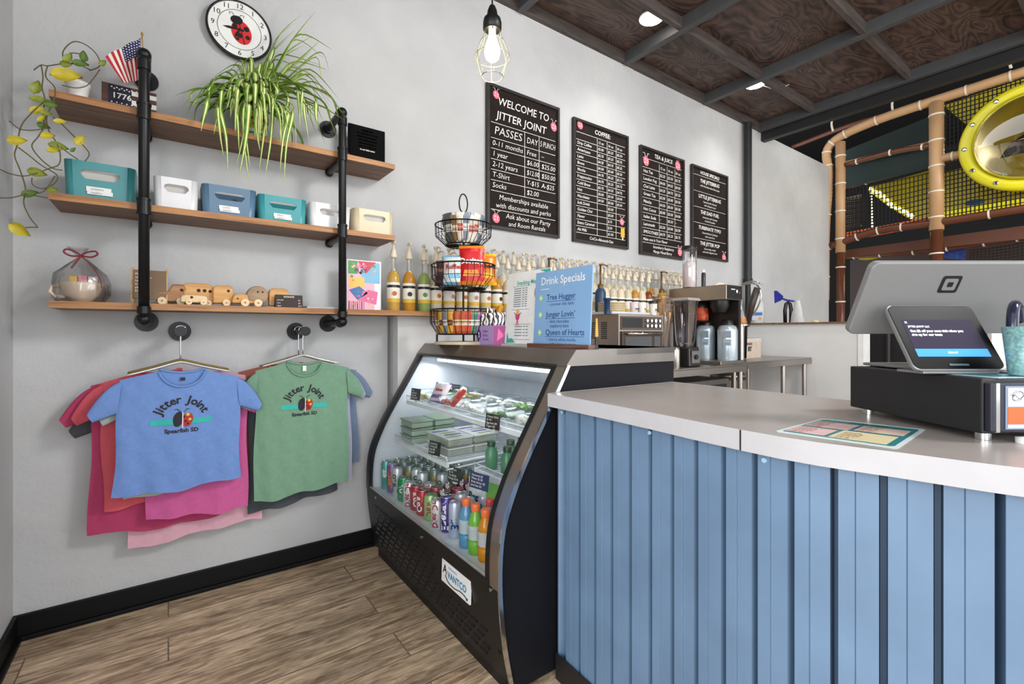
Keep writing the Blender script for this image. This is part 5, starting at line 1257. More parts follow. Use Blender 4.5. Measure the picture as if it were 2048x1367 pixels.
# purple treat box with striped bags
t = thing('treat_box', 'small lavender and purple snack carton on the case front', 'box', (1.40, 2.275, ZT), R(-90))
L_ = .18
m = MB(); m.b2(0, L_, 0, .10, 0, .105, 0); m.build('carton', [mat('carton_lavender', '#b99ad0', .5)], t, .001)
m = MB(); m.b2(L_, L_+.0015, .001, .099, .001, .104, 0); m.add([(L_+.002, .02, .02), (L_+.002, .07, .05), (L_+.002, .03, .09), (L_+.002, .08, .09), (L_+.002, .06, .04)], [(0, 1, 2), (1, 3, 4)], 1); m.build('side_print', [mat('carton_maroon', '#8f3a72', .5), mat('carton_pink', '#d0609a', .5)], t)
m = MB(); m.disc(.035, .055, .022, -.001, 0, 20, .03); m.disc(.035, .062, .008, -.0015, 1, 12); m.disc(.035, .046, .008, -.0015, 1, 12)
for i, s in enumerate(('Hippie', 'Snacks', 'sea salt')): m.text(s, .075, .075-i*.022, .02, -.001, 0)
m.build('front_print', [mat('carton_purple', '#6f3f8e', .5), WHITE], t)
ZB = mat('zebra_print', '#e8e2dc', .4)
nt = ZB.node_tree; wv = nt.nodes.new('ShaderNodeTexWave'); wv.inputs['Scale'].default_value = 14; wv.inputs['Distortion'].default_value = 9
tc = nt.nodes.new('ShaderNodeTexCoord'); nt.links.new(tc.outputs['Object'], wv.inputs['Vector']); rp = nt.nodes.new('ShaderNodeValToRGB'); rp.color_ramp.interpolation = 'CONSTANT'; rp.color_ramp.elements[0].color = srgb('#2a2230'); rp.color_ramp.elements[1].position = .45; rp.color_ramp.elements[1].color = srgb('#ece6e0'); nt.links.new(wv.outputs['Color'], rp.inputs['Fac']); nt.links.new(rp.outputs['Color'], nt.nodes['Principled BSDF'].inputs['Base Color'])
for q, (px, py, dt) in enumerate(((968, 648, 2.62), (985, 643, 2.60), (1000, 648, 2.56), (980, 628, 2.66), (996, 622, 2.66))):
    p = at(px, py, t=dt); pouch(Matrix.Translation((p.x, p.y, max(p.z-.035, ZT+.106))) @ Matrix.Rotation(R(-50+23*q), 4, 'Z') @ Matrix.Rotation(R(-20+9*q), 4, 'X'), .075, .07, .03, [ZB if q < 4 else FO('mustard', '#d89a2a'), BLACK], ('zebra striped mini snack bag heaped on the purple box', 'mustard topped snack bag above the zebra bags')[q == 4], 'zebra snack bags' if q < 4 else None)
# white menu card in a stand
t = thing('menu_card', 'white party menu sheet in a clear stand beside the blue sign', 'menu card', (1.405, 2.0, ZT), R(-90))
m = MB(Matrix.Rotation(R(-4), 4, 'X')); W, H = .34, .37; m.b2(0, W, 0, .005, .012, H, 0)
TE = 1
m.text('Snacking Menu', W*.5, H-.055, .03, -.001, 1, 'CENTER', bold=.02, fit=.2)
for x_, z0_, z1_, n_ in ((.06, .19, .29, 9), (.08, .04, .10, 4), (.24, .14, .19, 4)):
    for s_ in (0, 1): m.rect(x_-.01, x_+.13 if x_ < .2 else x_+.09, (z0_-.008, z1_+.008)[s_], (z0_-.006, z1_+.01)[s_], -.001, 2)
    for i in range(n_):
        zz = z1_-(z1_-z0_)*i/n_; m.rect(x_, x_+.06, zz-.0045, zz, -.001, 2); m.rect(x_+.07, x_+.085, zz-.0045, zz, -.001, 2); m.rect(x_+.092 if x_ < .2 else x_+.07, x_+.11 if x_ < .2 else x_+.085, zz-.0045, zz, -.001, 2)
m.disc(.1, .15, .018, -.0012, 3, 16, .022); m.disc(.1, .172, .014, -.0015, 4, 14); m.tube([(.1, -.001, .135), (.095, -.001, .11), (.09, -.001, .105)], .0025, 5, m=3); m.tube([(.1, -.001, .135), (.108, -.001, .11), (.114, -.001, .106)], .0025, 5, m=3); m.tube([(.085, -.001, .155), (.07, -.001, .17)], .002, 5, m=3); m.tube([(.115, -.001, .155), (.13, -.001, .168)], .002, 5, m=3)
m.disc(.245, .26, .02, -.0012, 5, 16, .03); m.disc(.3, .11, .012, -.0012, 3, 14)
m.add([(.015, -.0012, .015), (.02, -.0012, .07), (.035, -.0012, .035), (.06, -.0012, .04), (.09, -.0012, .018)], [(0, 4, 3, 2, 1)], 1); m.add([(W-.08, -.0012, H-.004), (W-.005, -.0012, H-.004), (W-.005, -.0012, H-.03)], [(0, 2, 1)], 1)
m.build('printed_sheet', [WHITE, mat('print_aqua', '#3fa9a0', .5), mat('print_grey', '#7d8694', .6), mat('print_magenta', '#c94a80', .5), mat('print_straw', '#cdbb6a', .5), mat('print_tan', '#a98a6c', .5)], t)
m = MB(); m.b2(0, W, -.02, .05, 0, .01); m.b2(0, W, .006, .012, .01, .06); m.build('stand', mat('acrylic', '#d9d6d0', .1, alpha=.7), t, .001)
# blue drink special board
t = thing('drink_sign', 'blue handwritten drink specials board in a walnut block', 'sign', (1.375, 1.725, ZT), R(-90))
m = MB(Matrix.Rotation(R(-3), 4, 'X')); W, H = .365, .345; m.b2(0, W, 0, .006, .01, H, 0)
m.text('Drink Specials', .04, H-.045, .05, -.001, 1, fit=W*.85, bold=.01); m.rect(.04, .1, H-.082, H-.079, -.001, 1)
for i, (a, ls_, zz) in enumerate((('Tree Hugger', ('\u2013 coconut chai latte',), .225), ('Junger Lovin\u2019', ('\u2013 dark chocolate', '   raspberry latte'), .148), ('Queen of Hearts', ('\u2013 cherry white mocha', '   with whipped cream'), .068))):
    m.text(a, .085, zz, .036, -.001, 2, fit=.25, bold=.01); m.rect(.085, .085+min(.25, text_w(a)*.036), zz-.019, zz-.017, -.001, 2)
    for j, s in enumerate(ls_): m.text(s, .095, zz-.031-j*.02, .021, -.001, 2)
    m.disc(.045, zz, .016, -.0011, 3, 6); m.disc(.045, zz, .006, -.0014, 1, 8)
m.build('board', [mat('sign_blue', '#7fa6cf', .35, 0, .1, 3), WHITE, mat('marker_navy', '#2a4f86', .7), mat('marker_green', '#9cc79a', .7)], t)
MB().b2(-.02, W+.015, -.022, .03, 0, .018).build('wood_block', wood('walnut_block', '#4a2f26', '#7a5546', (3, 30, 30), .45), t, .002)
t = thing('pen', 'orange and black marker pen leaning at the right end of the blue sign', 'pen', (1.40, 1.345, ZT))
MB().cyl((0, 0, .0), (.004, .004, .05), .007, seg=12).build('cap', BLACK, t); MB().cyl((.004, .004, .05), (.010, .010, .125), .007, .004, seg=12).build('barrel', mat('pen_orange', '#e09a30', .4), t)
# ================================================================ back bar tables
TZ = 1.04
TABT = mat('worktop_steel', '#a39c95', .3, .9, .06, 3)
def table(x0, x1, y0, y1, label, legs):
    t = thing('steel_worktable', label, 'table', ((x0+x1)/2, (y0+y1)/2, 0), 0, 'steel worktables'); hw, hd = (x1-x0)/2, (y1-y0)/2
    MB().b2(-hw, hw, -hd, hd, TZ-.012, TZ).b2(-hw, hw, -hd, -hd+.012, TZ-.062, TZ-.012).b2(hw-.012, hw, -hd, hd, TZ-.062, TZ-.012).b2(-hw, -hw+.012, -hd, hd, TZ-.062, TZ-.012).build('tabletop', TABT, t, .003)
    for lx, ly in legs: MB().cyl((lx*hw, ly*hd, .0), (lx*hw, ly*hd, TZ-.012), .021, seg=14).build('leg', STEEL, t)
    MB().b2(-hw+.06, hw-.06, -hd+.06, hd-.06, .30, .315).build('undershelf', TABT, t)
    return t
table(1.98, 3.88, 2.02, 2.70, 'stainless worktable behind the display case, holding the coffee brewer', ((-.93, -.85), (.97, -.85), (-.93, .85), (.97, .85)))
table(3.90, 5.37, 2.13, 2.82, 'stainless worktable against the white half wall', ((-.93, -.85), (.30, -.85), (.93, -.85), (.93, .85)))
# fridge under the first table, bin under the second
t = thing('undercounter_fridge', 'dark glass-door fridge under the first steel worktable', 'fridge', (3.2, 2.36, .32))
MB().b2(-.55, .55, -.25, .28, 0, .60).build('body', mat('fridge_body', '#6d6a68', .35, .7), t, .004); dr = MB().b2(-.5, .5, -.262, -.25, .04, .56).build('door', mat('fridge_door', '#2a2c2e', .2), t, .003); MB().cyl((.42, -.268, .12), (.42, -.268, .48), .008).build('handle', CHROME, dr)
t = thing('steel_bin', 'round steel bin standing beneath the corner of the worktables', 'bin', (4.28, 2.42, .32))
MB().lathe([(.13, 0), (.15, .02), (.15, .56), (.155, .565), (.155, .58), (.14, .6), (.03, .62)], seg=28).build('body', STEEL, t); MB().lathe([(.158, .54), (.158, .565)], seg=28).build('rim', BLACKM, t)
# ---------------------------------------------------------------- oven
p = at(1237, 627, Y=2.09); ox = p.x; oz = p.z-TZ; ow = at(1326, 627, Y=2.09).x-ox
OS = mat('oven_steel', '#a3958a', .3, .85, .06, 4)
t = thing('toaster_oven', 'stainless countertop oven with a dark glass door behind the drink sign', 'oven', (ox+ow/2, 2.09, TZ)); hw = ow/2
m = MB(); m.b2(-hw, hw, 0, .46, .02, oz, 0)
for j in range(2):
    for i in range(9): m.b2(-hw-.0012, -hw+.001, .10+j*.10, .155+j*.10, oz-.06-i*.013, oz-.053-i*.013, 1)
m.build('body', [OS, BLACK], t, .004)
dr = MB().b2(-hw+.02, hw-.02, -.012, 0, .035, oz-.115).build('door', mat('oven_door', '#4a3c34', .3, .6), t, .003)
MB().b2(-hw+.05, hw*.38, -.014, -.012, .06, oz-.15).build('door_glass', mat('oven_glass', '#171314', .06, 0, spec=.8), dr)
MB().b2(hw*.5, hw-.05, -.014, -.012, .06, oz-.15).build('side_window', mat('oven_glass', '#171314', .06), dr)
MB().tube([(-hw+.06, -.012, oz-.13), (-hw+.06, -.04, oz-.13), (hw-.06, -.04, oz-.13), (hw-.06, -.012, oz-.13)], .008, 10).build('handle', CHROME, dr)
m = MB(); m.b2(-hw+.02, hw-.02, -.006, 0, oz-.105, oz-.015, 0); m.b2(-hw+.03, 0, -.008, -.006, oz-.09, oz-.025, 1); cpn = m.build('control_panel', [mat('oven_panel', '#5f544c', .3, .7), BLACK], t, .001)
for i in range(4):
    for j in range(2): MB().cyl((.04+i*.045, -.006, oz-.042-j*.035), (.04+i*.045, -.02, oz-.042-j*.035), .011 if i != 2 else .014, seg=14).build('knob', CHROME, cpn)
for sx in (-1, 1):
    for sy in (.04, .42): MB().cyl((sx*(hw-.04), sy, 0), (sx*(hw-.04), sy, .02), .014).build('foot', BLACK, t)
oc = Vector((ox+hw, 2.09, TZ+oz))
tag(MB(Matrix.Translation((ox+hw-.05, 2.29, TZ+oz))).b2(-hw+.03, hw-.04, -.16, .16, 0, .004).b2(-hw+.03, hw-.04, -.16, -.155, .004, .018).b2(-hw+.03, hw-.04, .155, .16, .004, .018).b2(-hw+.03, -hw+.035, -.16, .16, .004, .018).b2(hw-.045, hw-.04, -.16, .16, .004, .018).build('serving_tray', mat('tray_light', '#c9cfd4', .35, .3), None, .002), 'pale metal tray lying on top of the stainless oven', 'tray')
px0, px1 = at(1206, 600, Y=2.2).x, at(1262, 600, Y=2.2).x
PLC = mat('plate_cream', '#d8c9a8', .35)
for i in range(6):
    o = MB().lathe([(.05, 0), (.09, .010), (.098, .016), (.094, .017), (.05, .006), (.001, .006)], c=((px0+px1)/2, 2.25, TZ+oz+.0045+i*.0125), seg=28).build('plate', PLC)
    tag(o, 'cream plate in the stack on the oven tray', 'plate', 'cream plates stacked on the oven')
for i, (px, c_, lb, wd) in enumerate(((1268, '#d8c6c8', 'pink and white tumbler beside the stacked plates on the oven', 'mom'), (1284, '#e2ddd4', 'white printed cup between the plates and the dark-lidded cup', 'hi'), (1306, '#dcd8cc', 'white patterned cup with a dark rim at the right of the oven top', 'joy'))):
    x = at(px, 610, Y=2.2).x; r_ = .03
    t = thing('tumbler', lb, 'cup', (x, 2.2, TZ+oz)); m = MB(); m.lathe([(r_*.85, 0), (r_, .09), (r_*.95, .09), (r_*.8, .004)], seg=20, m=0)
    m.text(wd, 0, .045, .02, -r_*1.02, 1, 'CENTER', bold=.04)
    for q in range(6): m.disc(-.02+.008*q, .02+.012*(q % 2), .003, -r_*1.01, 1, 6)
    m.build('cup_body', [mat('cup_%d' % i, c_, .4), BLACK], t)
    if i == 2: MB().lathe([(r_*1.05, .088), (r_*1.08, .105), (r_*.9, .11), (.001, .11)], seg=20).build('lid', BLACK, t)
    if i == 1: MB().b2(r_*.9, r_*1.25, -.004, .004, .01, .08).build('handle', mat('cup_handle_brown', '#8a4a2c', .4), t, .003)
x = at(1205, 560, Y=2.2).x
t = thing('utensil_holder', 'navy blue capped container left of the stacked plates', 'container', (x, 2.16, TZ+oz))
MB().lathe([(.02, 0), (.02, .09), (.026, .092), (.026, .105)], seg=18).build('body', mat('navy_plastic', '#21406a', .35), t)
# ---------------------------------------------------------------- utensil bin and blender
p0, p1 = at(1330, 660, Y=2.12).x, at(1350, 660, Y=2.12).x
t = thing('utensil_bin', 'clear square bin full of kitchen whisks and spoons left of the blender', 'container', ((p0+p1)/2+.01, 2.20, TZ))
hb = at(1332, 597, Y=2.16).z-TZ; wb = .055
m = MB(); P = []
for k_, zz in ((.86, 0), (1, hb), (1.05, hb+.004), (1.05, hb+.012)): P.append([(a*k_, b_*k_, zz) for a, b_ in ringpath(wb*2, wb*2, .02, 3)])
m.grid(P, closed=True); m.build('clear_bin', glass('acrylic_clear', (.88, .85, .86), .4, .06), t)
MB().box((0, 0, .03), (wb*1.6, wb*1.6, .06)).build('base_block', BLACK, t, .01)
for q in range(6):
    a = q*1.05; MB().tube([(.01*math.cos(a), .01*math.sin(a), .062), (.05*math.cos(a), .05*math.sin(a), hb*.62), (.055*math.cos(a), .055*math.sin(a), hb*.8)], [.004, .004, .012], 8).build('utensil', [STEEL, mat('spoon_wood', '#c79a68', .5)][q % 2], t)
bx = at(1373, 700, Y=2.13).x
t = thing('blender', 'countertop blender with a tall clear jar and dark base', 'blender', (bx, 2.14, TZ)); hb = at(1373, 597, Y=2.14).z-TZ
MB().box((0, 0, .075), (.15, .17, .15), taper=.9).build('base', mat('blender_base', '#33312f', .3, .5), t, .012)
m = MB(); m.b2(-.05, .05, -.089, -.083, .03, .12, 0); m.cyl((0, -.089, .075), (0, -.10, .075), .018, seg=16, m=1); m.build('control_dial', [mat('blender_panel', '#8d8a86', .3, .8), BLACK], t)
m = MB(); P = []
for k_, zz in ((.62, .15), (.75, .2), (.98, hb-.03), (1.05, hb-.02)): P.append([(a*k_, b_*k_, zz) for a, b_ in ringpath(.15, .15, .03, 3)])
m.grid(P, closed=True); m.build('clear_jar', glass('acrylic_clear2', (.82, .78, .82), .5, .06), t)
m = MB()
for q in range(4): m.box((0, 0, .175), (.07, .012, .004), M=Matrix.Rotation(q*.8, 4, 'Z'))
m.build('blade', STEEL, t); MB().tube([(.07, 0, hb-.04), (.10, 0, hb-.06), (.10, 0, .24), (.065, 0, .2)], .011, 10).build('jar_handle', mat('handle_smoke', '#55525a', .2, alpha=.8), t)
MB().box((0, 0, hb-.008), (.165, .165, .022), taper=.9).build('jar_lid', mat('lid_smoke', '#9a9796', .3), t, .006)
x = at(1353, 700, Y=2.05).x
t = thing('steel_pitcher', 'slim stainless shaker standing left of the blender', 'pitcher', (x+.0, 2.06, TZ)); MB().lathe([(.03, 0), (.032, .01), (.032, .13), (.027, .15), (.02, .152)], seg=20).build('body', STEEL, t)
# ---------------------------------------------------------------- coffee brewer with airpots
bxc = at(1453, 720, Y=2.06).x; X0 = bxc+.06; X1 = bxc+.24; Y0 = 2.06; Y1 = 2.60
t = thing('coffee_brewer', 'large twin stainless coffee brewer with a long top housing', 'coffee maker', ((X0+X1)/2, (Y0+Y1)/2, TZ), 0)
zt_ = at(1453, 568, Y=Y0).z-TZ; zb_ = at(1453, 598, Y=Y0).z-TZ; hx, hy = (X1-X0)/2, (Y1-Y0)/2
m = MB(); m.b2(-hx-.06, hx-.002, -hy, hy, zb_, zt_); m.build('top_housing', mat('brewer_steel', '#a09384', .32, .85, .1, 5), t, .004)
m = MB(); m.b2(hx-.03, hx, -hy+.01, hy, .03, zb_); m.b2(-hx, hx, hy-.03, hy, .03, zb_); m.build('back_panel', mat('brewer_dark', '#26211f', .35, .4), t, .002)
MB().b2(-hx-.16, hx+.02, -hy-.01, hy, 0, .03).build('drip_base', TABT, t, .004)
m = MB(); m.b2(-hx-.055, hx-.008, -hy-.004, -hy, zb_+.006, zt_-.006, 0); m.disc(.0, (zb_+zt_)/2+.01, .014, -hy-.006, 1, 14); m.disc(.04, (zb_+zt_)/2, .01, -hy-.006, 2, 12); m.rect(-.09, -.03, (zb_+zt_)/2+.02, (zb_+zt_)/2+.028, -hy-.006, 1); m.build('control_panel', [BLACK, WHITE, mat('switch_red', '#c22030', .4)], t)
for yy in (-hy*.5, hy*.5): MB().lathe([(.05, zb_-.10), (.075, zb_-.05), (.075, zb_)], c=(-.02, yy, 0), seg=20).build('brew_funnel', BLACK, t)
zap = at(1420, 650, Y=2.2).z-TZ
for i, (dy, lb) in enumerate(((-.165, 'pale silver coffee airpot nearest the front of the brewer'), (.075, 'pale silver coffee airpot at the back of the brewer'))):
    a = thing('airpot', lb, 'airpot', ((at(1455, 690, Y=2.14).x, 2.14, TZ+.03), (at(1411, 690, Y=2.34).x, 2.34, TZ+.03))[i], 0, 'coffee airpots'); hz = zap-.03
    MB().lathe([(.075, 0), (.078, .01), (.078, hz*.86), (.066, hz*.97), (.05, hz)], seg=28).build('body', mat('airpot_silver', '#b9c8d0', .3, .45), a)
    MB().lathe([(.05, hz), (.045, hz+.04), (.02, hz+.05)], seg=20).build('pump_top', BLACK, a)
    m = MB(M3((0, 0, 0), R(-62))); m.rect(-.028, .028, hz*.42, hz*.60, -.0795, 0); m.rect(-.028, .028, hz*.64, hz*.84, -.0795, 1); m.rect(-.02, .02, hz*.44, hz*.50, -.080, 1); m.build('sticker', [mat('sticker_grey', '#8f9aa8', .5), mat('sticker_dark', '#76828f', .5)], a)
# fruit jar on a rear ledge of the brewer (candied fruit tub)
p = at(1443, 650, Y=2.30)
t = thing('fruit_jar', 'black lidded jar with an orange and red fruit label held in the brewer', 'jar', ((X0+X1)/2-.02, 2.36, TZ+.36)); 
MB().lathe([(.05, 0), (.055, .01), (.055, .10), (.05, .11)], seg=24).build('jar_body', mat('jar_label', '#c9502a', .4, 0, .6, 35), t); MB().lathe([(.056, .11), (.056, .15), (.04, .155)], seg=24).build('lid', BLACK, t); MB().b2(-.10, .12, -.06, .06, -.012, 0).build('shelf_plate', BLACKM, t)
# things on top of the brewer
zt2 = TZ+zt_
p = at(1383, 570, Y=2.42)
t = thing('powder_canister', 'tall clear canister of white powder with a black lid on the brewer', 'canister', (p.x-.03, 2.42, zt2)); hc = at(1383, 500, Y=2.42).z-zt2
MB().lathe([(.055, .0), (.058, .006), (.060, hc-.01), (.055, hc)], seg=28).build('clear_body', glass('canister_clear', (.9, .88, .88), .35, .06), t)
MB().lathe([(.052, .004), (.054, hc*.62), (.03, hc*.70), (.001, hc*.71)], seg=24).build('powder', mat('powder', '#e3d6d6', .8), t); MB().lathe([(.064, hc-.004), (.066, hc+.025), (.06, hc+.03), (.001, hc+.03)], seg=28).build('lid', BLACK, t)
t = thing('dark_bottle', 'slim dark bottle right of the powder canister on the brewer', 'bottle', (p.x+.055, 2.34, zt2)); MB().lathe([(.018, 0), (.018, .12), (.01, .135)], seg=16).build('body', mat('dark_purple', '#2d2028', .3), t); MB().lathe([(.012, .13), (.012, .155)], seg=14).build('cap', WHITE, t)
tag(MB().tube(smooth([(p.x+.10, 2.26, zt2+.012), (p.x+.13, 2.24, zt2+.03), (p.x+.17, 2.22, zt2+.02), (p.x+.19, 2.2, zt2+.012)]), .012, 8).build('folded_cloth', mat('cloth_beige', '#d8c8b4', .8)), 'crumpled beige cloth on the right of the brewer top', 'cloth')
# ---------------------------------------------------------------- spray hose, carafe, jug, box
hp_ = at(1500, 650, X=4.55); 
t = thing('hose_tap', 'dark sprayer arm with a looping silver hose beside the pipe', 'tap', (4.55, at(1492, 700, X=4.55).y, TZ))
L = lambda x_, y_, X=4.55: at(x_, y_, X=X)-t.location
MB().tube([L(1490, 716), L(1492, 655), L(1497, 640)], .014, 10).build('riser', BLACKM, t)
MB().tube([L(1494, 652), L(1503, 610), L(1515, 575)], [.022, .034, .03], 14).build('sprayer_grip', mat('sprayer_dark', '#3a2f2a', .4), t)
MB().tube(smooth([L(1483, 571), L(1500, 566), L(1516, 572), L(1522, 592), L(1515, 615), L(1503, 632)]), .008, 8).build('silver_hose', CHROME, t)
MB().tube(smooth([L(1480, 569), L(1505, 562), L(1528, 570)]), .007, 8).build('lever', CHROME, t)
p = at(1477, 640, X=4.2)
t = thing('glass_carafe', 'small glass carafe with orange syrup beside the brewer', 'carafe', (4.2, at(1480, 700, X=4.2).y, TZ)); zz = at(1480, 640, X=4.2).z-TZ
MB().lathe([(.05, zz-.04), (.062, zz-.03), (.03, zz+.11), (.02, zz+.15)], seg=20, cap=False).build('glass_body', CLR, t); MB().lathe([(.05, zz-.035), (.055, zz-.02), (.045, zz+.03)], seg=20).build('syrup', mat('carafe_orange', '#d98a3a', .3), t); MB().cyl((0, 0, 0), (0, 0, zz-.04), .035, seg=20).cyl((0, 0, zz-.05), (0, 0, zz-.038), .075, seg=24).build('stand', STEEL, t)
jx = HX+.07; jy = at(1512, 640, X=jx).y
t = thing('jug', 'white jug with a blue label standing on the half wall ledge', 'jug', (jx, min(jy, 2.78), 1.405)); zz = at(1512, 582, X=jx).z-1.405
MB().lathe([(.085, 0), (.09, .02), (.09, zz*.55), (.05, zz*.8), (.028, zz*.88), (.028, zz*.9)], seg=24).build('body', mat('jug_white', '#d2d2d0', .4), t); MB().lathe([(.034, zz*.9), (.034, zz)], seg=18).build('cap', WHITE, t)
m = MB(M3((0, 0, 0), R(-58))); m.rect(-.05, .055, .03, .14, -.092, 0); m.rect(-.05, .055, .085, .12, -.0925, 1); m.disc(.03, .05, .02, -.093, 2); m.build('label', [mat('label_pale_blue', '#c3d2e2', .5), mat('label_blue', '#3f6fae', .5), mat('label_orange', '#e0a060', .5)], t)
p0 = at(1475, 712, X=4.6); bxx = 4.62; by = at(1487, 712, X=bxx).y
t = thing('storage_box', 'beige carton with a dark logo at the back of the steel worktable', 'box', (4.78, 2.56, TZ), R(0))
m = MB(); m.b2(-.14, .17, -.12, .12, 0, .20, 0); m.b2(-.141, .171, -.121, .121, .165, .20, 1); m.text('BT', -.09, .09, .06, -.1225, 2, bold=.05); m.rect(-.11, -.01, .13, .155, -.1225, 3); m.build('carton', [mat('carton_beige', '#cbb8a8', .6), mat('carton_lid', '#cfc6bc', .6), BLACK, mat('carton_brown', '#7a6458', .6)], t, .002)
# on the ledge right of the jug
def led(px): return at(px, 640, X=jx).y
t = thing('sanitizer_holder', 'black clip holder standing on the white half wall ledge', 'holder', (jx, led(1576), 1.405)); hz = at(1576, 603, X=jx).z-1.405
m = MB(); 
for s_ in (-1, 1): m.tube([(s_*.012, -s_*.024, 0), (s_*.014, -s_*.026, hz*.6), (s_*.009, -s_*.016, hz*.9), (0, 0, hz)], [.018, .019, .018, .01], 10)
m.build('body', BLACK, t)
t = thing('blue_scraper', 'royal blue scraper resting on top of the black holder', 'scraper', (jx, led(1572), 1.405+hz))
a0 = at(1550, 590, X=jx-.02)-t.location; a1 = at(1572, 603, X=jx)-t.location
MB().add([at(1548, 581, X=jx-.02)-t.location, at(1553, 581, X=jx-.02)-t.location, at(1566, 592, X=jx-.02)-t.location, at(1562, 600, X=jx-.02)-t.location, at(1549, 606, X=jx-.02)-t.location]+[v+Vector((.012, 0, 0)) for v in (at(1548, 581, X=jx-.02)-t.location, at(1553, 581, X=jx-.02)-t.location, at(1566, 592, X=jx-.02)-t.location, at(1562, 600, X=jx-.02)-t.location, at(1549, 606, X=jx-.02)-t.location)], [(4, 3, 2, 1, 0), (5, 6, 7, 8, 9)]+[(i, (i+1) % 5, 5+(i+1) % 5, 5+i) for i in range(5)]).build('blade', mat('royal_blue', '#1f2a9a', .4), t)
MB().tube([at(1562, 596, X=jx-.015)-t.location, at(1574, 600, X=jx)-t.location, at(1588, 602, X=jx)-t.location], .010, 8).build('handle', MATS['royal_blue'], t)
yc = led(1593); m = MB(); P = []
for j in range(7):
    v = j/6; P.append([(.05*(1-v*.6)*math.cos(q*math.pi/8)*(1+.15*math.sin(q*3+j)), .075*(1-v*.72)*math.sin(q*math.pi/8)*(1+.12*math.sin(q*5+j)), v*(hz+.01)) for q in range(16)])
m.M = Matrix.Translation((jx+.02, yc-.0, 1.405)); m.grid(P, closed=True); tag(m.build('draped_cloth', mat('cloth_white', '#c8c8c6', .8)), 'white crumpled cloth draped beside the black holder on the ledge', 'cloth')
t = thing('small_lamp_puck', 'small cream puck on the right part of the half wall ledge', 'ornament', (jx, led(1631), 1.405)); MB().lathe([(.035, 0), (.03, .02), (.01, .028)], seg=16).build('body', PLC, t)

# ================================================================ front counter
CZ = 1.073
edge_px = [(1088, 785), (1150, 796), (1220, 809), (1300, 824), (1380, 840), (1430, 849.5), (1481, 859), (1560, 873), (1640, 885), (1720, 895), (1794, 904), (1870, 914), (1940, 923), (2000, 930.5), (2048, 936)]
E_ = [at(*q, Z=CZ) for q in edge_px]
# continue the curve past the frame
d1 = E_[-1]-E_[-4]; 
last = E_[-1].copy(); ang = math.atan2(d1.y, d1.x); 
for i in range(14):
    ang += R(2.0); last = last+Vector((math.cos(ang), math.sin(ang), 0))*.07; E_.append(last.copy())
E2 = [Vector((p.x, p.y, 0)) for p in E_]
backc = at(1345, 763, Z=CZ); bend = at(1560, 783, Z=CZ); b3_ = at(1700, 800, Z=CZ)
dirb = (b3_-backc).normalized()
B_ = [Vector((backc.x, backc.y, 0)), Vector((b3_.x, b3_.y, 0)), Vector((E_[-1].x+.8, E_[-1].y-.1, 0))]
E2[0].y = min(E2[0].y, 1.344); B_[0].y = min(B_[0].y, 1.344)
seam = 6
t = thing('service_counter', 'curved service counter with pale grey laminate top and blue ribbed metal front', 'counter', (1.4, .6, 0))
o_ = t.location
LT = mat('laminate_taupe', '#a39b96', .28, 0, .05, 8); LE = mat('laminate_edge', '#b6b6b9', .6, 0, .03)
poly = [(p.x-o_.x, p.y-o_.y) for p in E2]+[(p.x-o_.x, p.y-o_.y) for p in B_[::-1]]
m = MB(); m.add([(x, y, CZ) for x, y in poly], [tuple(range(len(poly)))], 0); m.add([(x, y, CZ-.048) for x, y in poly], [tuple(range(len(poly)-1, -1, -1))], 1)
m.build('countertop', [LT, LE], t)
n_ = len(poly)
def band(i0, i1, nm):
    m = MB(); q = poly
    P = [[(q[i % n_][0], q[i % n_][1], z) for i in range(i0, i1+1)] for z in (CZ-.048, CZ-.001, CZ+.0005)]
    m.grid(P, 0, True); return m.build(nm, LE, t)
band(0, seam, 'edge_band'); band(seam, len(E2)-1, 'edge_band'); band(len(E2)-1, n_, 'edge_band')
m = MB(); x, y = poly[seam]; m.b2(x-.0015, x+.0015, y-.0015, y+.0015, CZ-.048, CZ); m.build('seam_line', BLACKM, t)
# corrugated front: offset inwards from the edge
def offset(pts, d):
    out = []
    for i, p in enumerate(pts):
        a = pts[max(i-1, 0)]; b_ = pts[min(i+1, len(pts)-1)]; tt = (b_-a).normalized(); n = Vector((-tt.y, tt.x, 0))
        out.append(p+n*d)
    return out
test = offset(E2, .03)
sgn = 1 if (test[3]-B_[0]).length < (E2[3]-B_[0]).length else -1
base = offset(E2, sgn*.045)
dl = [0]
for a, b_ in zip(base, base[1:]): dl.append(dl[-1]+(b_-a).length)
def along(s_):
    s_ = max(0, min(dl[-1], s_))
    for i in range(len(dl)-1):
        if dl[i] <= s_ <= dl[i+1] or i == len(dl)-2:
            u = (s_-dl[i])/max(1e-6, dl[i+1]-dl[i]); p = base[i].lerp(base[i+1], u); tt = (base[i+1]-base[i]).normalized(); return p, Vector((-tt.y, tt.x, 0))*sgn
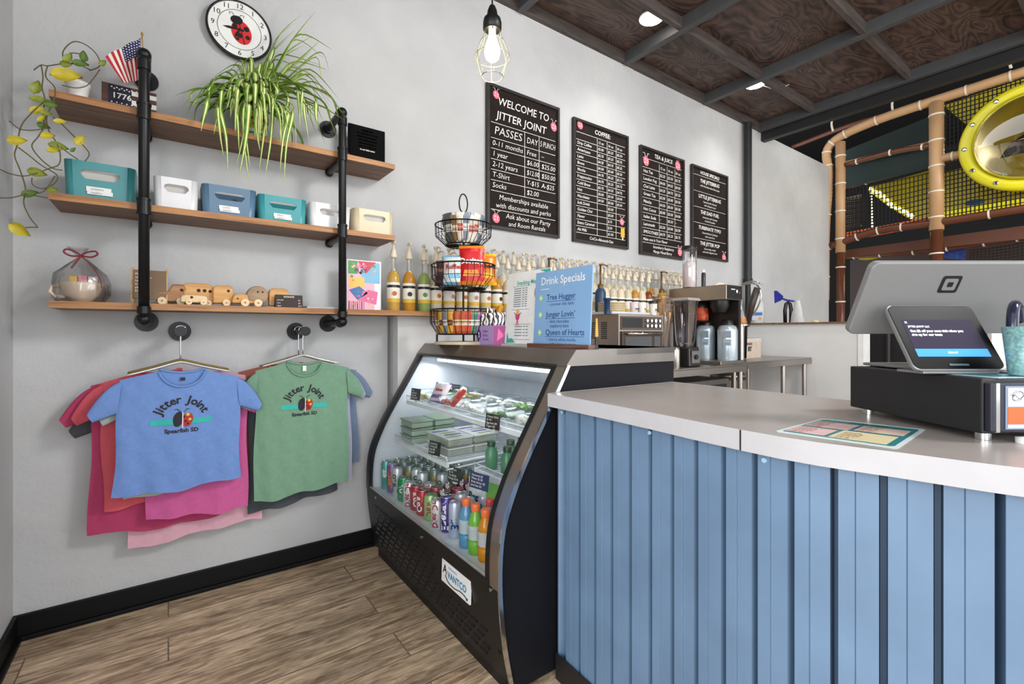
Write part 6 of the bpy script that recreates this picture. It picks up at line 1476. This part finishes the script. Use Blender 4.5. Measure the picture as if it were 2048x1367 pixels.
# rib pitch read from the photograph's shadow lines
pit = .0815; prof_r = []; s0 = .048-.0815; dep = 1
while s0 < dl[-1]-.1:
    if s0 < 0: prof_r.append((.004, .02)); prof_r.append((.006, 0)); s0 += pit-.0815*.0; continue
    for f_, d_ in ((.0, .075), (.02, 0.001), (.36, 0), (.375, .0035), (.39, 0.0015), (.845, .0005), (.865, .075)):
        prof_r.append((s0+f_*pit, d_))
    s0 += pit
pts = []
for s_, d_ in prof_r:
    p, n = along(s_); pts.append(p+n*(dep*d_))
m = MB(); P = []
for z in (0.03, CZ-.048): P.append([(p.x-o_.x, p.y-o_.y, z) for p in pts])
m.grid(P, 0, False); BLUE = mat('ribbed_blue_paint', '#66819e', .45, .0, .09, 6, .05)
m.build('ribbed_panel', BLUE, t)
p, n = along(.0); m = MB()
side = [along(0)[0], along(0)[0]+n*.03, Vector((B_[0].x-.05, B_[0].y-.01, 0))]
m = MB(); P = [[(q.x-o_.x, q.y-o_.y, z) for q in side] for z in (.0, CZ-.048)]; m.grid(P, 0, False); m.build('end_panel', mat('counter_end', '#2a2c30', .6), t)
for s_ in (.03, .45, .8):
    p, n = along(s_); MB().cyl(p-o_+Vector((0, 0, CZ-.07))-n*.004, p-o_+Vector((0, 0, CZ-.07))-n*.0, .006, seg=10).build('screw', mat('screw_blue', '#9cc0dc', .4), t)
m = MB(); P = [[(q.x-o_.x, q.y-o_.y, z) for q in [along(i*.06)[0]-along(i*.06)[1]*.008 for i in range(int(dl[-1]/.06))]] for z in (0, .10)]; m.grid(P, 0, False); m.build('kick_trim', mat('kick_black', '#1d1a1c', .5), t)

# flyer on the counter
q = [at(*c_, Z=CZ+.0012) for c_ in ((1645, 836), (1852, 858), (1795, 897), (1548, 862))]
ex = (q[1]-q[0]); ey = (q[0]-q[3])
fo = (q[0]+q[1]+q[2]+q[3])/4
t = thing('flyer', 'teal bordered menu flyer lying flat on the counter', 'flyer', fo)
def FQ(u, v): # bilinear, u right, v up
    return (q[3]*(1-u)*(1-v)+q[2]*u*(1-v)+q[1]*u*v+q[0]*(1-u)*v)-fo
m = MB()
def fr4(u0, u1, v0, v1, mi, z): m.add([FQ(u0, v0)+Vector((0, 0, z)), FQ(u1, v0)+Vector((0, 0, z)), FQ(u1, v1)+Vector((0, 0, z)), FQ(u0, v1)+Vector((0, 0, z))], [(0, 1, 2, 3)], mi)
pp = [(.03, 0), (.97, 0), (1, .03), (1, .97), (.97, 1), (.03, 1), (0, .97), (0, .03)]
m.add([FQ(*c_) for c_ in pp]+[FQ(*c_)-Vector((0, 0, .0008)) for c_ in pp], [tuple(range(8))]+[(i, 8+i, 8+(i+1) % 8, (i+1) % 8) for i in range(8)], 0)
pp = [(.04+.92*a, .06+.88*b_) for a, b_ in pp]; m.add([FQ(*c_)+Vector((0, 0, .0003)) for c_ in pp], [tuple(range(8))], 3)
for u0, u1, v0, v1, mi in ((.06, .46, .48, .80, 1), (.50, .92, .52, .80, 2), (.05, .40, .10, .42, 1), (.44, .90, .08, .46, 4)): fr4(u0, u1, v0, v1, mi, .0006)
def FT(s, u, v, h_, mi=5):
    g, fs = text_geo(s, 1, 'LEFT', .02); k_ = .5
    m.add([FQ(u+p.x*h_*.62, v+p.y*h_)+Vector((0, 0, .0009)) for p in g], fs, mi)
FT('JITTER JOINT', .34, .88, .10, 5); m.disc(0, 0, .0001, 0, 5, 4)
for i in range(5):
    for u0 in (.08, .53): FT(('coffee drinks', 'snacks  $4', 'birthday fun', 'kids passes', 'open daily')[i], u0, .76-.062*i, .05, 6)
    for u0 in (.08, .48): FT(('party room', 'smoothies $5', 'memberships', 'hours 9 - 6', 'socks  $2')[i], u0, .38-.062*i, .05, 6)
m.build('printed_sheet', [mat('fly_edge', '#cfdedd', .4), mat('fly_pink', '#d8b3b0', .4), mat('fly_peach', '#dcc0b0', .4), mat('fly_teal', '#2f7f86', .35), mat('fly_cream', '#ddd1a8', .4), mat('fly_dark', '#153a44', .5), mat('fly_brown', '#8a5a58', .5)], t)

# ================================================================ register
RF = Vector((math.cos(YAW), math.sin(YAW), 0)); RR = Vector((math.sin(YAW), -math.cos(YAW), 0))
c0 = at(1968, 868, Z=CZ+.017); c1 = at(1700, 812, Z=CZ+.017); dv = Vector((c1.x-c0.x, c1.y-c0.y, 0)); dl_ = dv.length; ey_ = dv.normalized(); ex_ = Vector((ey_.y, -ey_.x, 0))
rz_ = math.atan2(ex_.y, ex_.x)
# local frame: x along the drawer front (to the right), y towards the back, origin near-left bottom corner
t = thing('cash_drawer', 'black steel cash drawer standing on small feet at the counter end', 'cash drawer', c0, rz_)
DW, DH = .40, at(1968, 757, t=(c0-Vector((0, 0, CAM_H))).dot(RF)).z-c0.z
DB = mat('drawer_black', '#1a1a1c', .5, 0, .08, 30, .02)
MB().b2(0, DW, .004, dl_, 0, DH).build('body', DB, t, .003)
MB().b2(.004, DW-.004, -.010, .004, .006, DH-.008).build('drawer_front', mat('drawer_front', '#202230', .4), t, .003)
MB().b2(.012, .02, -.013, -.008, .006, DH-.008).build('front_strip', CHROME, t)
for x_, y_ in ((.03, .03), (DW-.03, .03), (.03, dl_-.03), (DW-.03, dl_-.03)): MB().cyl((x_, y_, -.0165), (x_, y_, .0), .014, seg=14).build('foot', CHROME, t)
DM = Matrix.Translation(c0) @ Matrix.Rotation(rz_, 4, 'Z')
k1 = thing('sign_card', 'small white and orange printed card taped on the cash drawer front', 'card', DM @ Vector((.034, -.0112, .012)), rz_)
m = MB(); W, H = .135, DH-.026; m.b2(0, W, 0, .001, 0, H, 1); m.rect(.004, W-.004, H*.53, H-.004, -.0006, 0); m.rect(.004, W-.004, H*.12, H*.51, -.0006, 2); m.rect(.004, W-.004, .003, H*.11, -.0006, 0)
for i, s in enumerate(('LOCALLY ROASTED', 'SMALL BATCH', 'ORGANIC', 'FAIR TRADE')): m.text(s, .072, H*.46-i*H*.098, H*.085, -.001, 0, 'CENTER', bold=.03)
m.text('BLACK HILLS', .052, H*.86, H*.1, -.001, 4, bold=.03); m.text('COFFEE', .057, H*.72, H*.09, -.001, 4, bold=.03); m.text('Roasters', .055, H*.6, H*.08, -.001, 4)
for q in range(3): m.tube([(.025+.012*math.cos(a*.5+q), -.001, H*.76+.012*math.sin(a*.5+q*1.3)*(1-.2*q)) for a in range(9)], .0005, 4, m=4)
m.tube([(.008, -.001, H*.8), (.02, -.001, H*.78), (.03, -.001, H*.68), (.04, -.001, H*.82), (.03, -.001, H*.88)], .0006, 4, m=4)
m.build('printed_card', [WHITE, mat('card_frame_blue', '#7f8fa6', .4), mat('card_orange', '#d9622f', .5), BLACK, mat('card_ink', '#4a5260', .6)], k1)
# flat flyer on the drawer top
zt_d = c0.z+DH
fl = thing('flyer', 'pale teal sheet lying on top of the cash drawer', 'flyer', DM @ Vector((.16, .10, DH+.0005)), rz_+R(8))
m = MB(); m.b2(-.14, .14, -.08, .10, 0, .0008, 0); m.b2(-.12, -.02, -.06, .08, .0008, .0011, 1); m.b2(.02, .12, -.06, .08, .0008, .0011, 2); m.build('printed_sheet', [mat('sheet_pale', '#b9cfd2', .35), mat('sheet_teal', '#4f9aa4', .35), mat('sheet_white', '#d8dcdc', .35)], fl)
# main terminal: back of the tilted monitor
def tat(x_, y_, tt): return at(x_, y_, t=tt)
tb_, tt_ = 1.22, 1.13
bl = tat(1693, 667, tb_); tl = tat(1739, 524, tt_)
W_ = .50
br = bl+RR*W_; tr = tl+RR*W_
Mo = (bl+br)/2
t = thing('register_terminal', 'large grey back of the tilted register screen with a dark square emblem', 'monitor', Vector((Mo.x, Mo.y, zt_d+.003)), YAW-R(90))
up = (tl-bl); hgt = up.length; upl = Vector((0, (up.dot(RF)), up.z)).normalized(); shx = up.dot(RR)
# local: x=RR, y=RF, z up
Mm = Matrix(((1, 0, 0, 0), (0, upl.y, -upl.z, 0), (0, upl.z, upl.y, 0), (0, 0, 0, 1)))   # columns: x, panel-up (as y), normal
Mm = Matrix.Translation((0, 0, Mo.z-(zt_d+.003))) @ Matrix(((1, 0, 0, 0), (0, upl.y, upl.z, 0), (0, upl.z, -upl.y, 0), (0, 0, 0, 1)))
ph_ = math.hypot(up.dot(RF), up.z); rr_ = .018
def rrect(x0, x1, y0, y1, r, n=5):
    P = []
    for cx_, cy_, a0 in ((x1-r, y0+r, -90), (x1-r, y1-r, 0), (x0+r, y1-r, 90), (x0+r, y0+r, 180)):
        for i in range(n+1): a = R(a0+90*i/n); P.append((cx_+r*math.cos(a), cy_+r*math.sin(a)))
    return P
MG = mat('terminal_grey', '#7c7c7c', .5, .1, .03, 3)
m = MB(); P = rrect(-W_/2, W_/2, 0, ph_, rr_); m.prism(P, -.004, .016, M=Mm); m.build('monitor_back', MG, t, .004, seg=3)
m = MB(); m.prism(rrect(-W_/2+.006, W_/2-.006, .006, ph_-.006, rr_*.8), .0165, .019, M=Mm); m.build('screen', BLACK, t)
ec = (tat(1886, 563, 1.17)-Mo); exx = ec.dot(RR); eyy = math.hypot(ec.z, ec.dot(RF)); s_ = .0235
m = MB()
def sq(h_, w_, mi, off):
    P = rrect(exx-h_, exx+h_, eyy-h_*.94, eyy+h_*.94, h_*.25, 4); m.prism(P, -.004-off, -.0035, mi, Mm)
sq(s_, 0, 0, .0008); sq(s_*.68, 0, 1, .0014); sq(s_*.28, 0, 0, .002)
m.build('square_emblem', [BLACK, MG], t)
zl = Mo.z-(zt_d+.003)
m = MB(); m.tube([(0, .02, 0), (0, .03, .04), (0, upl.y*ph_*.35+.02, zl+upl.z*ph_*.35)], [.04, .035, .03], 14); m.build('stand_neck', MG, t)
m = MB(); m.b2(-.12, .12, -.04, .12, 0, .008); m.build('stand_foot', mat('foot_grey', '#6f6f70', .4), t, .003)
# customer display
db = 1.06
l0, l1 = tat(1838, 732, db), tat(2008, 733, db); ll = tat(1792, 600, .99); lt = tat(1965, 598, .99)
Wd = (l1-l0).dot(RR)+.02; Mo2 = (l0+l1)/2; up = tat(1880, 598, .99+.06)-tat(1922, 732, db); 
zd = zt_d+.004
t = thing('customer_display', 'small black tilted touchscreen facing the counter with a sign-up message', 'touchscreen', Vector((Mo2.x, Mo2.y, zd)), YAW-R(90))
# tilt: leans back away from the customer while its top sits left of its base in the picture
lean = R(30); hgt2 = .176
Md = Matrix.Translation((-.0, 0, .006)) @ Matrix.Rotation(R(90)-lean, 4, 'X')
SL = mat('display_rim', '#8f8f90', .3, .6); Ws = Wd/2
m = MB(); m.prism(rrect(-Ws, Ws, 0, hgt2, .018), -.010, .0, M=Md); m.build('housing', SL, t, .003)
m = MB(); m.prism(rrect(-Ws+.004, Ws-.004, .004, hgt2-.004, .015), .0, .0016, M=Md); m.build('glass_front', mat('display_black', '#050507', .35, 0, .02, spec=.08), t)
m = MB(); sx, y0_, y1_ = Ws-.022, .034, hgt2-.044
m.prism([(-sx, y0_), (sx, y0_), (sx, y1_), (-sx, y1_)], .0016, .0019, 0, Md); m.prism([(-sx, y0_), (sx, y0_), (sx, y0_+.02), (-sx, y0_+.02)], .0019, .0021, 1, Md)
def DT(s, x_, y_, h_, al='LEFT', b_=.02, fit=None):
    g, fs = text_geo(s, h_, al, b_); k_ = 1
    if fit: k_ = min(1, fit/(text_w(s)*h_))
    m.add([(x_+p.x*k_, y_+p.y, .0023) for p in g], fs, 2, False, Md)
DT('\u00d7', -sx+.005, y1_-.008, .012); DT('JITTER JOINT LLC', -sx+.009, y1_-.019, .0065); DT('Get $2 off your next visit when you', -sx+.009, y1_-.031, .0085, fit=sx*1.85, b_=.035); DT('sign up for our texts', -sx+.009, y1_-.041, .0085, b_=.035); DT('SIGN UP', 0, y0_+.010, .006, 'CENTER')
m.build('screen_image', [mat('screen_dark', '#2a2636', .5, spec=.05, emit=.55), mat('screen_blue', '#3f86c4', .5, spec=.05, emit=.8), mat('screen_text', '#f4f4f8', .3, emit=1.0)], t)
m = MB(); m.prism(rrect(-.022, .022, .011, .016, .002, 3), .0016, .0024, M=Md); m.build('card_slot', CHROME, t)
m = MB(); m.b2(-Ws+.02, Ws-.02, .0, .075, -.002, .004); m.tube([(0, .02, .004), (0, .055, .05)], .02, 12); m.build('rear_stand', SL, t, .002)
# cup and pen holder at the right edge
p = at(2052, 732, t=1.02)
t = thing('speckled_tumbler', 'teal speckled metal tumbler at the far right of the register', 'cup', Vector((p.x, p.y, zt_d+.003)))
TS = mat('teal_speckle', '#86b4b4', .35, .2, .35, 160)
MB().lathe([(.026, 0), (.028, .004), (.038, .105), (.036, .105), (.027, .008)], seg=28).build('body', TS, t)
p = at(2030, 725, t=1.10)
t = thing('card_reader_stand', 'dark glossy handle-shaped stand behind the teal tumbler', 'stand', Vector((p.x, p.y, zt_d+.003)))
MB().tube(smooth([(-.02, 0, .0), (-.035, 0, .05), (-.03, 0, .12), (-.012, 0, .15), (.02, 0, .155), (.05, 0, .12)]), .011, 12).build('arched_handle', mat('glossy_navy', '#23263a', .12), t)
MB().b2(-.05, .05, -.03, .03, 0, .006).build('foot', SL, t, .002)
t = thing('card_stack', 'white cards standing between the screen and the dark handle', 'cards', Vector((at(2000, 700, t=1.16).x, at(2000, 700, t=1.16).y, zt_d+.003)), YAW-R(90))
MB().b2(-.02, .02, 0, .012, 0, .09).build('cards', WHITE, t, .001); MB().b2(-.024, -.02, .0, .012, 0, .075).build('spine', mat('card_yellow', '#c9a84a', .5), t)
t = thing('paper_roll', 'white paper roll lying on the counter edge at the far right', 'paper roll', at(2052, 886, Z=CZ)); MB().lathe([(.016, 0), (.016, .012), (.005, .013)], seg=20).build('roll', WHITE, t)
# slatted dark fixture behind the counter opening
t = thing('dark_rack', 'dark tall rack with slim posts in the gap beyond the half wall', 'rack', (6.3, 1.65, 0))
MB().b2(-.02, .0, -.6, .3, 0, 1.36).build('back_panel', mat('rack_black', '#121012', .7), t)
for dy in (-.42, -.18, .08): MB().cyl((-.06, dy, 0), (-.06, dy, 1.36), .022, seg=12).build('post', mat('rack_post', '#2c2226', .5), t)
# ================================================================ play structure
PX = 7.86
PT = mat('post_tan', '#c29a70', .4, 0, .06, 6); PB = mat('post_copper', '#643b2a', .25, .1, .08, 6); ZT_ = mat('zip_tie', '#e6dccb', .5)
YEL = mat('slide_yellow', '#d8cf1f', .25, 0, .04, 4, coat=.3); YELD = mat('panel_yellow', '#b8a820', .35, 0, .1, 3); NETM = mat('net_black', '#14110e', .8)
play = thing('play_structure', 'indoor climbing frame of tan padded tubes, black netting and a yellow bubble window', 'play structure', (PX, 1.6, 0))
O = play.location
def pa(x_, y_, X=PX): return at(x_, y_, X=X)-O
def pad_tube(pts, r, nm, m_, ties=0, parent=play):
    P = smooth(pts, 4) if len(pts) > 2 else [Vector(p) for p in pts]
    o = MB().tube(P, r, 16).build(nm, m_, parent)
    if ties:
        n = len(P)
        for i in range(ties):
            u = (i+.5)/ties*(n-1); a = P[int(u)]; b_ = P[min(int(u)+1, n-1)]; c_ = a.lerp(b_, u-int(u)); d_ = (b_-a).normalized() if (b_-a).length > 1e-6 else Vector((0, 0, 1))
            MB().cyl(c_-d_*.009, c_+d_*.009, r+.006, seg=14).build('cable_tie', ZT_, o)
    return o
# posts
pad_tube([pa(1681, 505), pa(1681, 285)], .062, 'post', PT, 4)
pad_tube([Vector((pa(1681, 505).x, pa(1681, 505).y, 0)), pa(1681, 500)], .055, 'post', PB, 5)
pad_tube([pa(1873, 460), pa(1873, 205)], .075, 'post', PT, 5)
pad_tube([Vector((pa(1873, 460).x, pa(1873, 460).y, 0)), pa(1873, 455)], .066, 'post', PB, 4)
# top rail, curving down at the left
pad_tube([pa(1650, 600), pa(1651, 480), pa(1657, 350), pa(1653, 310), pa(1662, 288), pa(1690, 268), pa(1760, 238), pa(1860, 204), pa(1960, 172), pa(2060, 140), pa(2200, 96)], .058, 'top_rail', PT, 11)
pad_tube([pa(1652, 495), pa(1690, 482), pa(1760, 460), pa(1860, 447), pa(2060, 415), pa(2200, 392)], .05, 'deck_rail', PB, 9)
pad_tube([pa(1690, 330), pa(1780, 305), pa(1868, 290)], .034, 'middle_rail', PB, 3); pad_tube([pa(1690, 326, PX+.6), pa(1860, 286, PX+.6)], .03, 'middle_rail', PT)
pad_tube([pa(1878, 318), pa(1905, 312), pa(1934, 306)], .05, 'middle_rail', PT, 1)
pad_tube([pa(1690, 375, PX+1.2), pa(1860, 330, PX+1.2), pa(2060, 280, PX+1.2)], .04, 'middle_rail', PB, 3)
pad_tube([pa(1585, 294, PX+.5), pa(1700, 250, PX+.5), pa(1790, 225, PX+.5)], .035, 'rear_rail', PB, 0)
pad_tube([pa(1690, 512, PX+.3), pa(1860, 498, PX+.3), pa(2060, 470, PX+.3)], .05, 'lower_rail', PB, 6)
# hanging straps to the ceiling
for x_, y0_, y1_ in ((1666, 262, 232), (1787, 228, 190), (2022, 136, 112)):
    MB().tube(smooth([pa(x_, y0_), pa(x_-3, (y0_+y1_)/2), pa(x_+1, y1_)]), .014, 8).build('strap', ZT_, play)
# netting panels
def net(c00, c10, c11, c01, nu, nv, nm='netting', r=.007, mt_=NETM):
    m = MB()
    for i in range(nu+1):
        u = i/nu; a = c00.lerp(c10, u); b_ = c01.lerp(c11, u); m.tube([a, b_], r, 3, cap=False, smooth=False)
    for j in range(nv+1):
        v = j/nv; a = c00.lerp(c01, v); b_ = c10.lerp(c11, v); m.tube([a.lerp(b_, k_/4)+Vector((0, 0, -.02*math.sin(math.pi*k_/4))) for k_ in range(5)], r, 3, cap=False, smooth=False)
    m.build(nm, mt_, play)
net(pa(1692, 478), pa(1862, 445), pa(1862, 345), pa(1692, 378), 22, 10)
net(pa(1655, 495), pa(1678, 488), pa(1678, 300), pa(1660, 315), 4, 24)
m = MB(); nc_ = pa(2064, 272); nr_ = abs(pa(1921, 275).y-nc_.y)*.98
def seg_net(a, b_, n):
    run = []
    for i in range(n+1):
        p = a.lerp(b_, i/n)
        if math.hypot(p.y-nc_.y, p.z-nc_.z) > nr_: run.append(p)
        else:
            if len(run) > 1: m.tube([run[0], run[-1]], .007, 3, cap=False, smooth=False)
            run = []
    if len(run) > 1: m.tube([run[0], run[-1]], .007, 3, cap=False, smooth=False)
q00, q10, q11, q01 = pa(1884, 440), pa(2060, 412), pa(2060, 150), pa(1884, 202)
for i in range(21): seg_net(q00.lerp(q10, i/20), q01.lerp(q11, i/20), 60)
for j in range(29): seg_net(q00.lerp(q01, j/28), q10.lerp(q11, j/28), 60)
m.build('netting', NETM, play)
net(pa(1692, 400, PX+.9), pa(1730, 395, PX+.9), pa(1730, 440, PX+.9), pa(1692, 470, PX+.9), 10, 14, r=.01)
# decks, panels
def panel(pts, nm, m_, th=.03):
    vs = [Vector(p) for p in pts]; n = len(vs); v2 = [p+Vector((th, 0, 0)) for p in vs]
    MB().add(vs+v2, [tuple(range(n-1, -1, -1)), tuple(range(n, 2*n))]+[(i, (i+1) % n, n+(i+1) % n, n+i) for i in range(n)]).build(nm, m_, play)
panel([pa(1690, 482), pa(1862, 450), pa(1862, 433), pa(1690, 465)], 'deck_pad', mat('pad_orange', '#d0603a', .5))
panel([pa(1886, 438), pa(2070, 408), pa(2070, 393), pa(1886, 420)], 'deck_pad', YEL)
panel([pa(1738, 375, PX+1.4), pa(1860, 340, PX+1.4), pa(1866, 436, PX+1.4), pa(1825, 440, PX+1.4)], 'back_panel', YELD)
panel([pa(1886, 210, PX+1.3), pa(2070, 150, PX+1.3), pa(2070, 210, PX+1.3), pa(1955, 268, PX+1.3)], 'back_panel', YELD)
panel([pa(1886, 345, PX+1.3), pa(2070, 300, PX+1.3), pa(2070, 400, PX+1.3), pa(1886, 425, PX+1.3)], 'back_panel', YELD)
panel([pa(1692, 300, PX+.7), pa(1862, 232, PX+.7), pa(1862, 335, PX+.7), pa(1692, 375, PX+.7)], 'back_panel', mat('panel_dark_green', '#142a26', .6))
panel([pa(1692, 395, PX+1.1), pa(1722, 388, PX+1.1), pa(1722, 452, PX+1.1), pa(1692, 460, PX+1.1)], 'back_panel', mat('panel_grey', '#6b5a48', .5))
# slide chute, glossy yellow
pad_tube([pa(1742, 376, PX+.9), pa(1785, 408, PX+.9), pa(1825, 432, PX+.9)], .05, 'slide_edge', YEL)
panel([pa(1690, 500, PX+.2), pa(2070, 448, PX+.2), pa(2070, 475, PX+.2), pa(1690, 515, PX+.2)], 'deck_fascia', mat('fascia_brown', '#5a3322', .5))
panel([pa(1883, 470, PX+.5), pa(1930, 485, PX+.5), pa(1930, 520, PX+.5), pa(1883, 515, PX+.5)], 'climb_panel', mat('panel_blue', '#27408c', .5, 0, .5, 30))
MB().sphere(pa(1950, 404, PX+.3), .06, (1, 1.6, .6), 14, 8).build('foam_block', mat('foam_blue', '#2a6f9c', .5), play)
panel([pa(1700, 520, PX+2.2), pa(2100, 470, PX+2.2), pa(2100, 640, PX+2.2), pa(1700, 640, PX+2.2)], 'rear_wall_pad', mat('pad_dark_brown', '#2a1812', .5))
MB().sphere(pa(1738, 512, PX+1.2), .12, (1, 1.4, .5), 14, 8).build('dome', YELD, play)
net(pa(1940, 500, PX+.4), pa(2070, 480, PX+.4), pa(2070, 560, PX+.4), pa(1940, 560, PX+.4), 16, 12, r=.005)
# bubble window: yellow ring with clear dome
bc_ = pa(2064, 272, PX-.12); Rw = abs(pa(1921, 275, PX-.12).y-bc_.y)*1.02; 
RM = Matrix.Translation(bc_) @ Matrix.Rotation(R(-90), 4, 'Y')
wn = MB(); prof_w = [(Rw*.80, 0), (Rw*.80, .05), (Rw*.84, .075), (Rw*.96, .075), (Rw, .05), (Rw, 0)]
wn.lathe(prof_w, seg=64, M=RM, cap=False); ring_ = wn.build('window_ring', YEL, play)
for i in range(12):
    a = 2*math.pi*i/12; MB().lathe([(.024, .07), (.024, .086), (.012, .09)], (Rw*.9*math.cos(a), Rw*.9*math.sin(a), 0), 10, M=RM).build('bolt', CHROME, ring_)
dm = MB(); dm.lathe([(Rw*.80*math.cos(q*math.pi/20), .03+Rw*.42*math.sin(q*math.pi/20)) for q in range(10)]+[(.001, .03+Rw*.42)], seg=48, M=RM, cap=False); dm.build('bubble_dome', glass('bubble_clear', (.9, .88, .78), .55, .05), play)
tb2 = MB(); tb2.lathe([(Rw*.78, 0), (Rw*.78, -1.3)], seg=40, M=RM, cap=False); tb2.build('crawl_tube', YELD, play)

lg = MB()
sl_ = smooth([pa(1742, 378, PX+.8), pa(1768, 392, PX+.8), pa(1785, 412, PX+.8), pa(1812, 424, PX+.8), pa(1826, 434, PX+.8)], 10)
lg.tube(sl_, .006, 6, m=0)
for i, q in enumerate(sl_): lg.sphere(q+Vector((-.02, .012*math.sin(i*2.3), .015*math.cos(i*1.7))), .016, seg=8, rings=5, m=1)
for i in range(14): q = pa(1742+.2*i, 380+i*6, PX+.8); lg.sphere(q, .014, seg=8, rings=5, m=1)
lg.build('string_lights', [BLACK, mat('string_glow', '#ffeeb0', .4, emit=5)], play)
